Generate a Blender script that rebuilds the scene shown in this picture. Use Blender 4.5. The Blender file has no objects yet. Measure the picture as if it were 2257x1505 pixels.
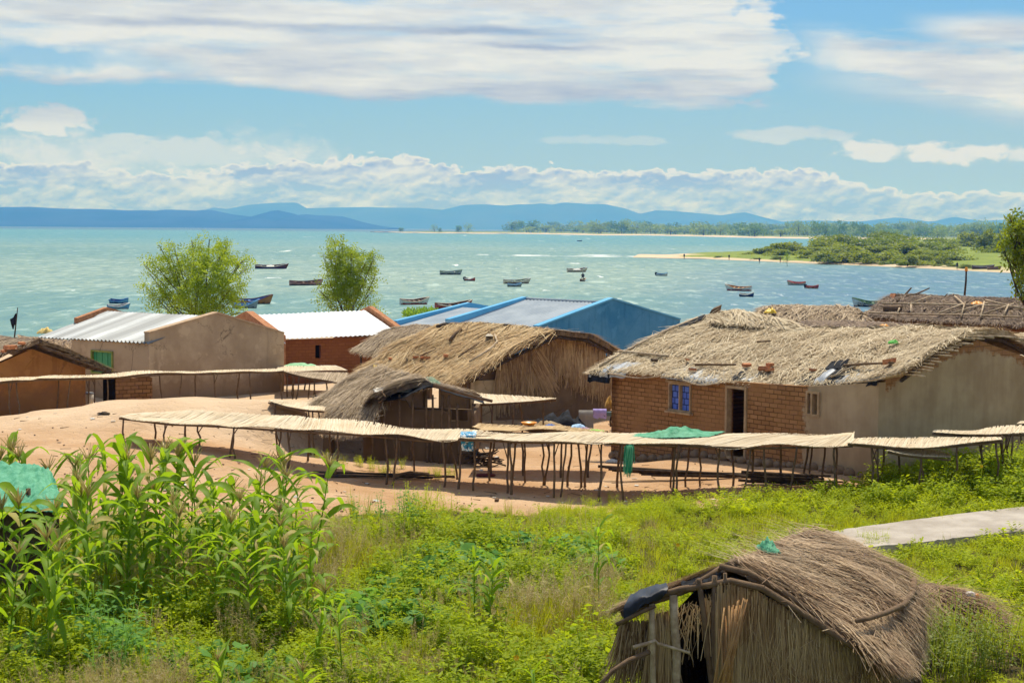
import bpy, math, random
import numpy as np
from mathutils import Vector, Matrix, noise
R = math.radians
V = Vector
scene = bpy.context.scene
COL = scene.collection

# ------------------------------------------------------------------ camera
FPX = 3800.0
cam_d = bpy.data.cameras.new('camera'); cam = bpy.data.objects.new('camera', cam_d); COL.objects.link(cam)
cam_d.sensor_width = 36.0; cam_d.lens = FPX / 2257 * 36
cam_d.clip_start = 0.3; cam_d.clip_end = 60000
CAMZ = 6.0
ROT = Matrix.Rotation(R(90 - 3.747), 4, 'X') @ Matrix.Rotation(R(0.465), 4, 'Z')
cam.matrix_world = Matrix.Translation((0, 0, CAMZ)) @ ROT
scene.camera = cam
ROT3 = ROT.to_3x3(); ROTI = ROT3.transposed()

def ray(px, py):
    return ROT3 @ V(((px - 1128.5) / FPX, -(py - 752.5) / FPX, -1.0))
def P(px, py, d):                 # world point seen at a photo pixel, d metres in front
    r = ray(px, py); return V((0, 0, CAMZ)) + r * (d / r.y)
def G(px, py, z):                 # where that pixel meets a level
    r = ray(px, py); return V((0, 0, CAMZ)) + r * ((z - CAMZ) / r.z)
def pix(p):
    q = ROTI @ (V(p) - V((0, 0, CAMZ)))
    return (1128.5 + FPX * q.x / -q.z, 752.5 - FPX * q.y / -q.z)

# ------------------------------------------------------------------ light
SUN_EL, SUN_AZ = R(65), R(6)      # azimuth from +Y towards +X
sun_d = bpy.data.lights.new('sun', 'SUN'); sun = bpy.data.objects.new('sun', sun_d); COL.objects.link(sun)
sun_d.energy = 4.8; sun_d.angle = R(0.5); sun_d.color = (1.0, 0.92, 0.78)
sdir = V((math.sin(SUN_AZ) * math.cos(SUN_EL), math.cos(SUN_AZ) * math.cos(SUN_EL), math.sin(SUN_EL)))
sun.rotation_euler = (-sdir).to_track_quat('-Z', 'Y').to_euler()
sun.location = (0, 0, 60)
scene.view_settings.view_transform = 'Standard'; scene.view_settings.look = 'None'
scene.view_settings.exposure = 0.12; scene.view_settings.gamma = 1.0
scene.view_settings.use_curve_mapping = False

# ------------------------------------------------------------------ node helper
class X:
    """a shader socket with arithmetic"""
    def __init__(s, nt, sock): s.nt = nt; s.s = sock
    def _m(s, op, *a, clamp=False):
        n = s.nt.nodes.new('ShaderNodeMath'); n.operation = op; n.use_clamp = clamp
        for i, v in enumerate((s,) + a):
            if isinstance(v, X): s.nt.links.new(v.s, n.inputs[i])
            else: n.inputs[i].default_value = v
        return X(s.nt, n.outputs[0])
    def __add__(s, o): return s._m('ADD', o)
    __radd__ = __add__
    def __sub__(s, o): return s._m('SUBTRACT', o)
    def __rsub__(s, o): return (s * -1.0) + o
    def __mul__(s, o): return s._m('MULTIPLY', o)
    __rmul__ = __mul__
    def __truediv__(s, o): return s._m('DIVIDE', o)
    def __rtruediv__(s, o): return s._m('POWER', -1.0) * o
    def pow(s, o): return s._m('POWER', o)
    def max(s, o): return s._m('MAXIMUM', o)
    def min(s, o): return s._m('MINIMUM', o)
    def abs(s): return s._m('ABSOLUTE')
    def sin(s): return s._m('SINE')
    def clamp(s): return s._m('ADD', 0.0, clamp=True)
    def ss(s, a, b, lo=0.0, hi=1.0):
        n = s.nt.nodes.new('ShaderNodeMapRange'); n.interpolation_type = 'SMOOTHSTEP'
        s.nt.links.new(s.s, n.inputs[0])
        for i, v in zip((1, 2, 3, 4), (a, b, lo, hi)): n.inputs[i].default_value = v
        return X(s.nt, n.outputs[0])

def comb(nt, *a):
    n = nt.nodes.new('ShaderNodeCombineXYZ')
    for i, v in enumerate(a):
        if isinstance(v, X): nt.links.new(v.s, n.inputs[i])
        else: n.inputs[i].default_value = v
    return X(nt, n.outputs[0])
def sep(nt, v):
    n = nt.nodes.new('ShaderNodeSeparateXYZ'); nt.links.new(v.s if isinstance(v, X) else v, n.inputs[0])
    return [X(nt, o) for o in n.outputs]
def nz(nt, vec, scale, detail=4.0, rough=0.55, dist=0.0):
    n = nt.nodes.new('ShaderNodeTexNoise'); n.inputs['Scale'].default_value = scale
    n.inputs['Detail'].default_value = detail; n.inputs['Roughness'].default_value = rough
    n.inputs['Distortion'].default_value = dist
    if vec is not None: nt.links.new(vec.s, n.inputs['Vector'])
    return X(nt, n.outputs[0])
def mixc(nt, f, a, b, blend='MIX'):
    n = nt.nodes.new('ShaderNodeMix'); n.data_type = 'RGBA'; n.blend_type = blend
    for k, v in ((0, f), (6, a), (7, b)):
        if isinstance(v, X): nt.links.new(v.s, n.inputs[k])
        elif k == 0: n.inputs[0].default_value = v
        else: n.inputs[k].default_value = (*v, 1) if len(v) == 3 else v
    return X(nt, n.outputs[2])
def geo(nt, what='Position'):
    return X(nt, nt.nodes.new('ShaderNodeNewGeometry').outputs[what])
def objco(nt):
    return X(nt, nt.nodes.new('ShaderNodeTexCoord').outputs['Object'])
def vscale(nt, v, sx, sy, sz):
    n = nt.nodes.new('ShaderNodeMapping'); n.inputs['Scale'].default_value = (sx, sy, sz)
    nt.links.new(v.s, n.inputs['Vector']); return X(nt, n.outputs[0])

# ------------------------------------------------------------------ sky: Nishita with cloud layers
world = bpy.data.worlds.new('World'); scene.world = world; world.use_nodes = True
wt = world.node_tree; wt.nodes.clear()
def build_world():
    nt = wt
    out = nt.nodes.new('ShaderNodeOutputWorld'); bg = nt.nodes.new('ShaderNodeBackground')
    sk = nt.nodes.new('ShaderNodeTexSky'); sk.sky_type = 'NISHITA'; sk.sun_disc = False
    sk.sun_elevation = SUN_EL; sk.sun_rotation = SUN_AZ; sk.air_density = 1.0; sk.dust_density = 0.6; sk.ozone_density = 1.6
    d = X(nt, nt.nodes.new('ShaderNodeTexCoord').outputs['Generated'])
    x, y, z = sep(nt, d)
    az = x._m('ARCTAN2', y)
    el = z._m('ARCSINE')
    k = FPX / 100.0
    u0 = az * k; v0 = el * k                       # degrees-like angular units: 1 = 1.5 degrees
    u = u0; v = v0 + u0 * 0.0081
    uv = comb(nt, u, v, 0.0)
    def field(su, sv, off, sc, det=5, ro=0.55, dist=0.0, du=0.0, dv=0.0):
        return nz(nt, comb(nt, (u + du) * su + off, (v + dv) * sv, off * 1.7), sc, det, ro, dist)
    wob = field(0.35, 0.9, 11.0, 1.0, 4) - 0.5
    wob2 = field(1.3, 2.2, 5.0, 1.0, 4) - 0.5
    # --- high sheet, upper left to centre
    n1 = field(0.15, 1.25, 3.0, 1.0, 7, 0.58, 0.2)
    n2 = field(0.55, 2.9, 7.0, 1.0, 6, 0.62, 0.2)
    edge_r = (u + wob * 6.5 + wob2 * 4.5 + (n2 - 0.5) * 5.0 - (v - 4.0).abs() * 0.35).ss(4.2, 6.6, 1.0, 0.0)
    edge_b = (v + wob * 0.8 + wob2 * 0.2 + u * 0.02).ss(2.55, 3.0)
    deck = edge_r * edge_b
    d1 = n1 * 0.85 + n2 * 0.4 + deck * 0.42 - 0.42
    c1 = d1.ss(0.30, 0.66) * (deck * 1.6).clamp()
    slot = (v + wob2 * 0.6 - 3.45).abs().ss(0.05, 0.36, 1.0, 0.0) * (u + wob * 5).ss(-9.5, -6.0, 1.0, 0.0)
    corner = ((v + wob2 * 0.4 - 4.95).abs().ss(0.05, 0.25, 1.0, 0.0) * (u + wob * 3).ss(-10.4, -9.6, 1.0, 0.0))
    c1 = c1 * (1.0 - slot * 0.85) * (1.0 - corner)
    # --- right hand streak, dropping to the right
    w = v - (5.05 - u * 0.165) + wob * 0.5 + wob2 * 0.25
    c2 = (w.abs() - (u - 6.0) * 0.06 + (n2 - 0.5) * 1.1).ss(0.05, 0.62, 1.0, 0.0) * (u + wob2).ss(5.6, 7.6)
    w3 = v - (4.75 - u * 0.045) + wob * 0.4
    c3 = w3.abs().ss(0.05, 0.5, 1.0, 0.0) * (u + wob * 2).ss(8.2, 10.0)
    w4 = v - (4.5 - u * 0.165) + wob * 0.4
    c4 = w4.abs().ss(0.05, 0.6, 1.0, 0.0) * (u + wob2).ss(5.5, 8.5) * 0.55
    # --- low cumulus bank with a crisp billowed top
    def vor(su, sv, off, du=0.0, dv=0.0, det=2.0, warp=0.35):
        n = nt.nodes.new('ShaderNodeTexVoronoi'); n.voronoi_dimensions = '2D'; n.feature = 'F1'
        n.inputs['Scale'].default_value = 1.0; n.inputs['Detail'].default_value = det; n.inputs['Roughness'].default_value = 0.55
        n.normalize = True
        ww = field(1.6, 2.6, off + 2.0, 1.0, 3) - 0.5
        nt.links.new(comb(nt, (u + du + ww * warp) * su + off, (v + dv + ww * warp * 0.5) * sv, 0.0).s, n.inputs['Vector'])
        return 1.0 - X(nt, n.outputs['Distance'])
    b1 = vor(1.9, 2.9, 21.0, det=2.0, warp=0.5); b1s = field(2.5, 4.0, 23.0, 1.0, 4, 0.6) - 0.5
    b2 = field(0.30, 0.3, 27.0, 1.0, 3, 0.5)
    bump = (b2 - 0.5) * 1.9 + (b1 - 0.62) * 0.95 + b1s * 0.22
    top = u.ss(-5.2, -3.4, 1.16, 1.42) * u.ss(6.0, 8.6, 1.0, 0.62)
    hb = top + bump * 0.62 - v
    bank = hb.ss(-0.015, 0.05)
    soft = (u.ss(-5.0, -3.0, 1.85, 1.0) + bump * 1.3 - v).ss(-0.25, 0.5) * u.ss(-4.0, -2.6, 0.8, 0.0)
    puff_n = field(0.95, 1.9, 33.0, 1.0, 6, 0.6, 0.4)
    def blob(bu, bv, ru, rv, s=1.0):
        q = ((u - bu + wob2 * 1.2) * (1.0 / ru)).pow(2.0) + ((v - bv + wob2 * 0.25) * (1.0 / rv)).pow(2.0)
        return (q + (puff_n - 0.5) * 5.5 + (b1 - 0.62) * -1.6).ss(0.25, 1.25, 1.0, 0.0) * s
    pf = blob(-10.0, 2.15, 0.95, 0.30, 0.9)
    for a in ((7.8, 1.83, 0.85, 0.22, 0.9), (9.7, 1.72, 1.15, 0.24, 0.95), (11.4, 1.7, 0.8, 0.2, 0.8), (6.1, 2.12, 1.5, 0.16, 0.55),
              (-7.4, 1.55, 2.2, 0.28, 0.6), (2.0, 1.95, 1.6, 0.1, 0.3), (11.2, 2.6, 0.7, 0.2, 0.45)):
        pf = pf.max(blob(*a))
    soft = soft * (puff_n.ss(0.38, 0.60) * 0.75 + 0.25)
    cov = c1.max(c2).max(c3).max(c4).max(bank).max(soft).max(pf)
    # --- shading
    sh_n = field(0.17, 1.5, 41.0, 1.0, 7, 0.6, 0.1)
    sh_f = field(0.5, 3.4, 44.0, 1.0, 5, 0.6, 0.1)
    def streak(vc, slope, wd, ua, ub, amt):
        return (v + wob * 0.35 + wob2 * 0.12 - vc - u * slope).abs().ss(0.0, wd, amt, 0.0) * u.ss(ua - 1.5, ua + 1.0) * u.ss(ub - 1.0, ub + 1.5, 1.0, 0.0)
    grey = streak(4.24, -0.005, 0.15, -9.5, 0.5, 0.55) + streak(3.95, -0.02, 0.09, -1.0, 1.6, 0.5) + streak(4.6, 0.0, 0.3, -7, -2.0, 0.35) + streak(4.5, 0.02, 0.3, 0.5, 3.5, 0.3)
    s_deck = (0.90 + (sh_n - 0.5) * 2.4 + (sh_f - 0.5) * 1.0 - grey - (v + wob * 0.8 + u * 0.02).ss(2.6, 3.25, 0.55, 0.0)).clamp()
    bs = vor(0.95, 1.9, 51.0, det=2.5, warp=0.7); bs_up = vor(0.95, 1.9, 51.0, -0.08, 0.11, det=2.5, warp=0.7)
    bn = field(0.5, 1.5, 57.0, 1.0, 5, 0.6) - 0.5
    bt = vor(2.7, 4.4, 61.0, det=1.5, warp=0.5); bt_up = vor(2.7, 4.4, 61.0, -0.03, 0.05, det=1.5, warp=0.5)
    s_bank = (0.33 + (bs - bs_up) * 1.9 + (bt - bt_up) * 1.5 + (bs - 0.6) * 0.5 + bn * 2.6 + hb.ss(0.0, 0.17, 1.25, 0.0) + soft * 0.1).clamp()
    low = v.ss(1.9, 2.5, 1.0, 0.0)
    shade = s_bank * low + s_deck * (1.0 - low)
    ccol = mixc(nt, shade, (0.40, 0.46, 0.57), (0.97, 0.975, 0.94))
    # clear sky: Nishita, nudged to the photograph's cyan
    skyc = mixc(nt, 1.0, X(nt, sk.outputs[0]), SKY_TINT, 'MULTIPLY')
    pale = mixc(nt, (v - u * 0.06).ss(0.2, 4.6, 0.92, 0.18), skyc, tuple(c / SKY_STR for c in (0.365, 0.515, 0.57)))
    cl = mixc(nt, 1.0, ccol, mixc(nt, v.ss(0.0, 2.2), tuple(c * CLOUD_GAIN / SKY_STR for c in (0.80, 0.96, 1.36)), tuple(c * CLOUD_GAIN / SKY_STR for c in (0.97, 0.985, 0.97))), 'MULTIPLY')
    bank_fade = v.ss(0.0, 0.5, 0.80, 0.97)
    fin = mixc(nt, (cov * bank_fade).clamp(), pale, cl)
    nt.links.new(fin.s, bg.inputs['Color']); bg.inputs['Strength'].default_value = SKY_STR
    # the sky beside, above and behind: unseen broken cloud, brightened as fill for shaded walls
    bg2 = nt.nodes.new('ShaderNodeBackground'); bg2.inputs['Strength'].default_value = SKY_STR
    hi = nz(nt, vscale(nt, d, 2.2, 2.2, 3.5), 1.6, 3, 0.55).ss(0.42, 0.62) * 0.6
    sky2 = mixc(nt, 1.0, X(nt, sk.outputs[0]), (0.75, 0.92, 1.0), 'MULTIPLY')
    nt.links.new(mixc(nt, hi, sky2, tuple(c / SKY_STR for c in (0.98, 0.95, 0.90))).s, bg2.inputs['Color'])
    inside = (az.abs()._m('LESS_THAN', R(27))) * (el._m('LESS_THAN', R(9.0))) * (el._m('GREATER_THAN', R(-0.5)))
    ms = nt.nodes.new('ShaderNodeMixShader'); nt.links.new(inside.s, ms.inputs[0])
    nt.links.new(bg2.outputs[0], ms.inputs[1]); nt.links.new(bg.outputs[0], ms.inputs[2])
    nt.links.new(ms.outputs[0], out.inputs['Surface'])
    world.cycles.sampling_method = 'MANUAL'; world.cycles.sample_map_resolution = 512
SKY_STR = 0.12; CLOUD_GAIN = 0.80; SKY_TINT = (0.30, 0.57, 0.84)
build_world()

# ------------------------------------------------------------------ object helpers
ORG = {}
def tag(o, label=None, cat=None, group=None, kind=None):
    if label: o['label'] = label
    if cat: o['category'] = cat
    if group: o['group'] = group
    if kind: o['kind'] = kind
    return o
def thing(name, loc, label, cat, group=None):
    o = bpy.data.objects.new(name, None); COL.objects.link(o); o.location = loc; o.empty_display_size = 0.2
    ORG[o] = V(loc); return tag(o, label, cat, group)

class MB:
    def __init__(s): s.v = []; s.f = []; s.m = []; s.sm = []
    def add(s, vs, fs, mi=0, smooth=False):
        b = len(s.v); s.v.extend([tuple(p) for p in vs])
        for f in fs: s.f.append(tuple(b + i for i in f)); s.m.append(mi); s.sm.append(smooth)
    def quad(s, a, b, c, d, mi=0): s.add((a, b, c, d), ((0, 1, 2, 3),), mi)
    def box(s, c, sx, sy, sz, rot=None, mi=0):
        c = V(c); vs = []
        for k in (-1, 1):
            for j in (-1, 1):
                for i in (-1, 1):
                    p = V((i * sx / 2, j * sy / 2, k * sz / 2)); vs.append(c + (rot @ p if rot else p))
        s.add(vs, ((0, 2, 3, 1), (4, 5, 7, 6), (0, 1, 5, 4), (2, 6, 7, 3), (0, 4, 6, 2), (1, 3, 7, 5)), mi)
    def prism(s, poly, off, mi=0):
        n = len(poly); vs = [V(p) for p in poly] + [V(p) + V(off) for p in poly]
        s.add(vs, [tuple(range(n)), tuple(range(2 * n - 1, n - 1, -1))] + [(i, n + i, n + (i + 1) % n, (i + 1) % n)[::-1] for i in range(n)], mi)
    def tube(s, pts, r0, r1=None, n=6, mi=0, cap=True):
        pts = [V(p) for p in pts]; r1 = r0 if r1 is None else r1; m = len(pts); vs = []
        for i, p in enumerate(pts):
            t = (pts[min(i + 1, m - 1)] - pts[max(i - 1, 0)]).normalized()
            a = t.cross(V((0, 0, 1)) if abs(t.z) < 0.9 else V((1, 0, 0))).normalized(); b = t.cross(a)
            r = r0 + (r1 - r0) * i / max(1, m - 1)
            for k in range(n):
                th = 2 * math.pi * k / n; vs.append(p + a * (math.cos(th) * r) + b * (math.sin(th) * r))
        fs = [(i * n + k, i * n + (k + 1) % n, (i + 1) * n + (k + 1) % n, (i + 1) * n + k) for i in range(m - 1) for k in range(n)]
        if cap: fs += [tuple(range(n))[::-1], tuple(range((m - 1) * n, m * n))]
        s.add(vs, fs, mi, True)
    def grid(s, g, mi=0, smooth=True):
        nv, nu = len(g), len(g[0])
        s.add([p for row in g for p in row], [(j * nu + i, j * nu + i + 1, (j + 1) * nu + i + 1, (j + 1) * nu + i) for j in range(nv - 1) for i in range(nu - 1)], mi, smooth)
    def blade(s, p, d, side, n, length, width, droop=0.0, segs=2, mi=0, tip=0.25):
        """thin leaf or straw strip starting at p along d"""
        vs = []
        for i in range(segs + 1):
            t = i / segs; c = p + d * (length * t) + n * (-droop * length * t * t)
            w = width * 0.5 * (1.0 - (1 - tip) * t)
            vs.append(c - side * w); vs.append(c + side * w)
        s.add(vs, [(2 * i, 2 * i + 1, 2 * i + 3, 2 * i + 2) for i in range(segs)], mi, False)
    def mesh(s, name, mats, org=(0, 0, 0)):
        me = bpy.data.meshes.new(name)
        o = V(org)
        me.from_pydata([(x - o.x, y - o.y, z - o.z) for x, y, z in s.v], [], s.f)
        if not isinstance(mats, (list, tuple)): mats = [mats]
        for m in mats: me.materials.append(m)
        me.polygons.foreach_set('material_index', s.m); me.polygons.foreach_set('use_smooth', s.sm)
        me.update(); return me
    def build(s, name, mats, parent=None, org=None):
        base = ORG[parent] if parent else (V(org) if org is not None else V((0, 0, 0)))
        o = bpy.data.objects.new(name, s.mesh(name, mats, base)); COL.objects.link(o)
        if parent: o.parent = parent
        else: o.location = base
        ORG[o] = base.copy(); return o

def cr(pts, t):                      # catmull-rom through points, t in 0..1
    n = len(pts) - 1
    if n == 1: return pts[0].lerp(pts[1], t)
    f = min(max(t * n, 0), n - 1e-6); i = int(f); u = f - i
    p0 = pts[max(i - 1, 0)]; p1 = pts[i]; p2 = pts[i + 1]; p3 = pts[min(i + 2, n)]
    if i == 0: p0 = p1 * 2 - p2
    if i + 2 > n: p3 = p2 * 2 - p1
    return 0.5 * ((2 * p1) + (p2 - p0) * u + (2 * p0 - 5 * p1 + 4 * p2 - p3) * (u * u) + (3 * p1 - p0 - 3 * p2 + p3) * (u ** 3))
def loft(rows, a, b): return cr([cr(r, a) for r in rows], b)
def crook(a, b, n=5, amp=0.03, rng=random):
    a, b = V(a), V(b); L = (b - a).length; off = V((0, 0, 0)); out = []
    for i in range(n):
        t = i / (n - 1)
        if 0 < i: off += V((rng.gauss(0, amp), rng.gauss(0, amp), 0)) * (1 if i < n - 1 else 0.3)
        out.append(a.lerp(b, t) + off * (1 if i < n else 0))
    return out
# ------------------------------------------------------------------ materials
MATS = {}
def newmat(name):
    m = bpy.data.materials.new(name); m.use_nodes = True; nt = m.node_tree
    b = nt.nodes['Principled BSDF']; b.inputs['Specular IOR Level'].default_value = 0.25
    MATS[name] = m; return m, nt, b
def setc(nt, b, c, rough=0.9):
    nt.links.new(c.s, b.inputs['Base Color']) if isinstance(c, X) else b.inputs['Base Color'].__setattr__('default_value', (*c, 1))
    b.inputs['Roughness'].default_value = rough
def bump(nt, b, h, strength=0.5, dist=0.02):
    n = nt.nodes.new('ShaderNodeBump'); n.inputs['Strength'].default_value = strength; n.inputs['Distance'].default_value = dist
    nt.links.new(h.s, n.inputs['Height']); nt.links.new(n.outputs[0], b.inputs['Normal'])
def mottled(name, c1, c2, scale=3.0, rough=0.9, bs=0.4, bd=0.01, bscale=30, spec=0.2, metal=0.0, isl=0.0):
    m, nt, b = newmat(name); p = geo(nt); f = nz(nt, p, scale, 6, 0.62).ss(0.3, 0.7)
    if isl: f = (f * (1 - isl) + geo(nt, 'Random Per Island') * isl).clamp()
    setc(nt, b, mixc(nt, f, c1, c2), rough); b.inputs['Specular IOR Level'].default_value = spec; b.inputs['Metallic'].default_value = metal
    if bs: bump(nt, b, nz(nt, p, bscale, 4), bs, bd)
    return m
def straw(name, dark, mid, light, trans=0.15):
    """single straws: every strip its own tone"""
    m, nt, b = newmat(name); r = geo(nt, 'Random Per Island')
    big = nz(nt, geo(nt), 1.3, 3).ss(0.35, 0.65)
    c = mixc(nt, r.ss(0.0, 0.55), dark, mid); c = mixc(nt, r.ss(0.55, 1.0), c, light)
    pat = nz(nt, geo(nt), 2.6, 5, 0.65); c = mixc(nt, pat.ss(0.50, 0.68) * 0.55, c, dark); c = mixc(nt, big.ss(0.5, 0.8) * 0.35, c, light)
    setc(nt, b, c, 0.75); b.inputs['Specular IOR Level'].default_value = 0.3
    t = nt.nodes.new('ShaderNodeBsdfTranslucent'); nt.links.new(c.s, t.inputs[0])
    x = nt.nodes.new('ShaderNodeMixShader'); x.inputs[0].default_value = trans
    nt.links.new(b.outputs[0], x.inputs[1]); nt.links.new(t.outputs[0], x.inputs[2])
    nt.links.new(x.outputs[0], nt.nodes['Material Output'].inputs[0]); return m
def leaf(name, c1, c2, tcol, trans=0.4, rough=0.5, spec=0.35, inst=True, sere=None):
    m, nt, b = newmat(name); r = geo(nt, 'Random Per Island')
    if inst:
        oi = X(nt, nt.nodes.new('ShaderNodeObjectInfo').outputs['Random']); r = (r * 0.6 + oi * 0.4)
    c = mixc(nt, r, c1, c2)
    if sere: c = mixc(nt, geo(nt, 'Random Per Island').ss(0.86, 0.93), c, sere)
    setc(nt, b, c, rough); b.inputs['Specular IOR Level'].default_value = spec
    t = nt.nodes.new('ShaderNodeBsdfTranslucent'); tc = mixc(nt, r, tuple(k * 0.7 for k in tcol), tcol); nt.links.new(tc.s, t.inputs[0])
    x = nt.nodes.new('ShaderNodeMixShader'); x.inputs[0].default_value = trans
    nt.links.new(b.outputs[0], x.inputs[1]); nt.links.new(t.outputs[0], x.inputs[2])
    nt.links.new(x.outputs[0], nt.nodes['Material Output'].inputs[0]); return m
def plain(name, c, rough=0.6, spec=0.3, metal=0.0): 
    m = mottled(name, tuple(k * 0.82 for k in c), c, 4.0, rough, 0.15, 0.004, 40, spec, metal); return m
def masonry(name, udir, c1, c2, mortar, bw=0.24, bh=0.098, plaster=None, mask=None, org=(0, 0, 0), raised=0.5):
    """bricks laid along udir; optional plaster coat where mask(nt,u,z) is 1"""
    m, nt, b = newmat(name); x, y, z = sep(nt, geo(nt))
    u = (x - org[0]) * udir[0] + (y - org[1]) * udir[1]
    wu = nz(nt, geo(nt), 2.5, 3) - 0.5
    t = nt.nodes.new('ShaderNodeTexBrick'); nt.links.new(comb(nt, u + wu * 0.05, z + wu * 0.035, 0.0).s, t.inputs['Vector'])
    for k, v in (('Color1', (*c1, 1)), ('Color2', (*c2, 1)), ('Mortar', (*mortar, 1))): t.inputs[k].default_value = v
    t.inputs['Scale'].default_value = 1.0; t.inputs['Mortar Size'].default_value = 0.011; t.inputs['Mortar Smooth'].default_value = 0.35
    t.inputs['Bias'].default_value = 0.0; t.inputs['Brick Width'].default_value = bw; t.inputs['Row Height'].default_value = bh
    n1 = nz(nt, geo(nt), 1.1, 5, 0.6); n2 = nz(nt, geo(nt), 9.0, 5, 0.65)
    smear = n1.ss(0.44, 0.66) * 0.8
    col = mixc(nt, smear, X(nt, t.outputs['Color']), tuple((p + q) / 2.1 for p, q in zip(c1, c2)))
    col = mixc(nt, (n2 - 0.5).abs() * 0.9, col, tuple(k * 0.55 for k in c1))
    hgt = (1.0 - X(nt, t.outputs['Fac'])) * (1.0 - smear) * raised + n2 * 0.4
    if plaster:
        mk = mask(nt, u, z, n1, n2).clamp()
        st = nz(nt, comb(nt, u * 3.0, z * 0.35, 3.0), 1.0, 4, 0.6)
        pc = mixc(nt, (n1 * 0.6 + st * 0.4).ss(0.36, 0.64), plaster[0], plaster[1])
        col = mixc(nt, mk, col, pc); hgt = hgt * (1.0 - mk) + (n2 * 0.25 + 0.85) * mk
    setc(nt, b, col, 0.95); b.inputs['Specular IOR Level'].default_value = 0.12
    bump(nt, b, hgt, 0.9, 0.02); return m

M_straw_pale = straw('pale straw', (0.35, 0.255, 0.145), (0.57, 0.455, 0.29), (0.78, 0.67, 0.47))
M_straw_gold = straw('golden grass', (0.33, 0.20, 0.085), (0.58, 0.40, 0.195), (0.78, 0.60, 0.34))
M_straw_grey = straw('weathered grass', (0.20, 0.138, 0.08), (0.40, 0.295, 0.18), (0.64, 0.51, 0.35))
M_straw_brown = straw('old brown grass', (0.14, 0.077, 0.035), (0.35, 0.225, 0.125), (0.64, 0.48, 0.30))
M_straw_dark = straw('sooty brown grass', (0.09, 0.056, 0.036), (0.20, 0.135, 0.09), (0.33, 0.24, 0.16))
M_straw_wall = straw('reed wall stems', (0.25, 0.15, 0.07), (0.44, 0.29, 0.15), (0.66, 0.50, 0.28))
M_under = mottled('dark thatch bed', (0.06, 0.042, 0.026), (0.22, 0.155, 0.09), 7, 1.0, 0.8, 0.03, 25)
M_under_pale = mottled('pale thatch bed', (0.24, 0.17, 0.095), (0.47, 0.36, 0.22), 7, 1.0, 0.8, 0.03, 25)
M_under_grey = mottled('grey thatch bed', (0.12, 0.085, 0.06), (0.29, 0.215, 0.15), 7, 1.0, 0.8, 0.03, 25)
M_reed = straw('rack reeds', (0.57, 0.44, 0.275), (0.70, 0.575, 0.39), (0.80, 0.70, 0.52), 0.1)
M_pole = mottled('rough pole wood', (0.085, 0.052, 0.030), (0.22, 0.145, 0.085), 9, 0.9, 0.5, 0.01, 60, isl=0.4)
M_pole_pale = mottled('peeled pole wood', (0.30, 0.21, 0.13), (0.55, 0.44, 0.30), 9, 0.85, 0.4, 0.008, 60)
M_pole_dark = mottled('dark rafter wood', (0.035, 0.024, 0.016), (0.10, 0.066, 0.042), 9, 0.9, 0.5, 0.01, 60)
M_frame = mottled('planed timber', (0.33, 0.22, 0.12), (0.48, 0.34, 0.20), 8, 0.8, 0.3, 0.004, 60)
M_black = mottled('black plastic sheet', (0.010, 0.011, 0.014), (0.03, 0.032, 0.038), 4, 0.75, 0.5, 0.03, 12, 0.06)
M_grey_pl = mottled('worn silver plastic sheet', (0.22, 0.24, 0.27), (0.50, 0.52, 0.53), 5, 0.42, 0.5, 0.03, 14, 0.5)
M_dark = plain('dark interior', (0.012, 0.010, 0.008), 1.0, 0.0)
M_brickbit = mottled('fired brick', (0.36, 0.13, 0.055), (0.56, 0.24, 0.11), 12, 0.9, 0.4, 0.01, 40)
M_greennet = straw('green fishing net', (0.02, 0.30, 0.16), (0.05, 0.46, 0.27), (0.25, 0.64, 0.43), 0.35)
M_greensheet = mottled('green net sheet', (0.035, 0.23, 0.115), (0.13, 0.40, 0.24), 6, 0.6, 0.7, 0.03, 22)
M_greendoor = plain('green painted board', (0.035, 0.30, 0.12), 0.5, 0.4)
M_yellow = plain('yellow plastic', (0.80, 0.52, 0.02), 0.4, 0.5)
M_orange = plain('orange plastic', (0.85, 0.33, 0.03), 0.4, 0.5)
M_white = plain('white plastic', (0.78, 0.77, 0.72), 0.4, 0.5)
M_rag = mottled('grey rag', (0.45, 0.43, 0.38), (0.72, 0.70, 0.64), 14, 0.95, 0.6, 0.02, 30)
M_stone = mottled('foundation stone', (0.16, 0.105, 0.065), (0.33, 0.235, 0.15), 7, 0.95, 0.6, 0.02, 20, isl=0.5)
M_tinseam = None

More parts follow.
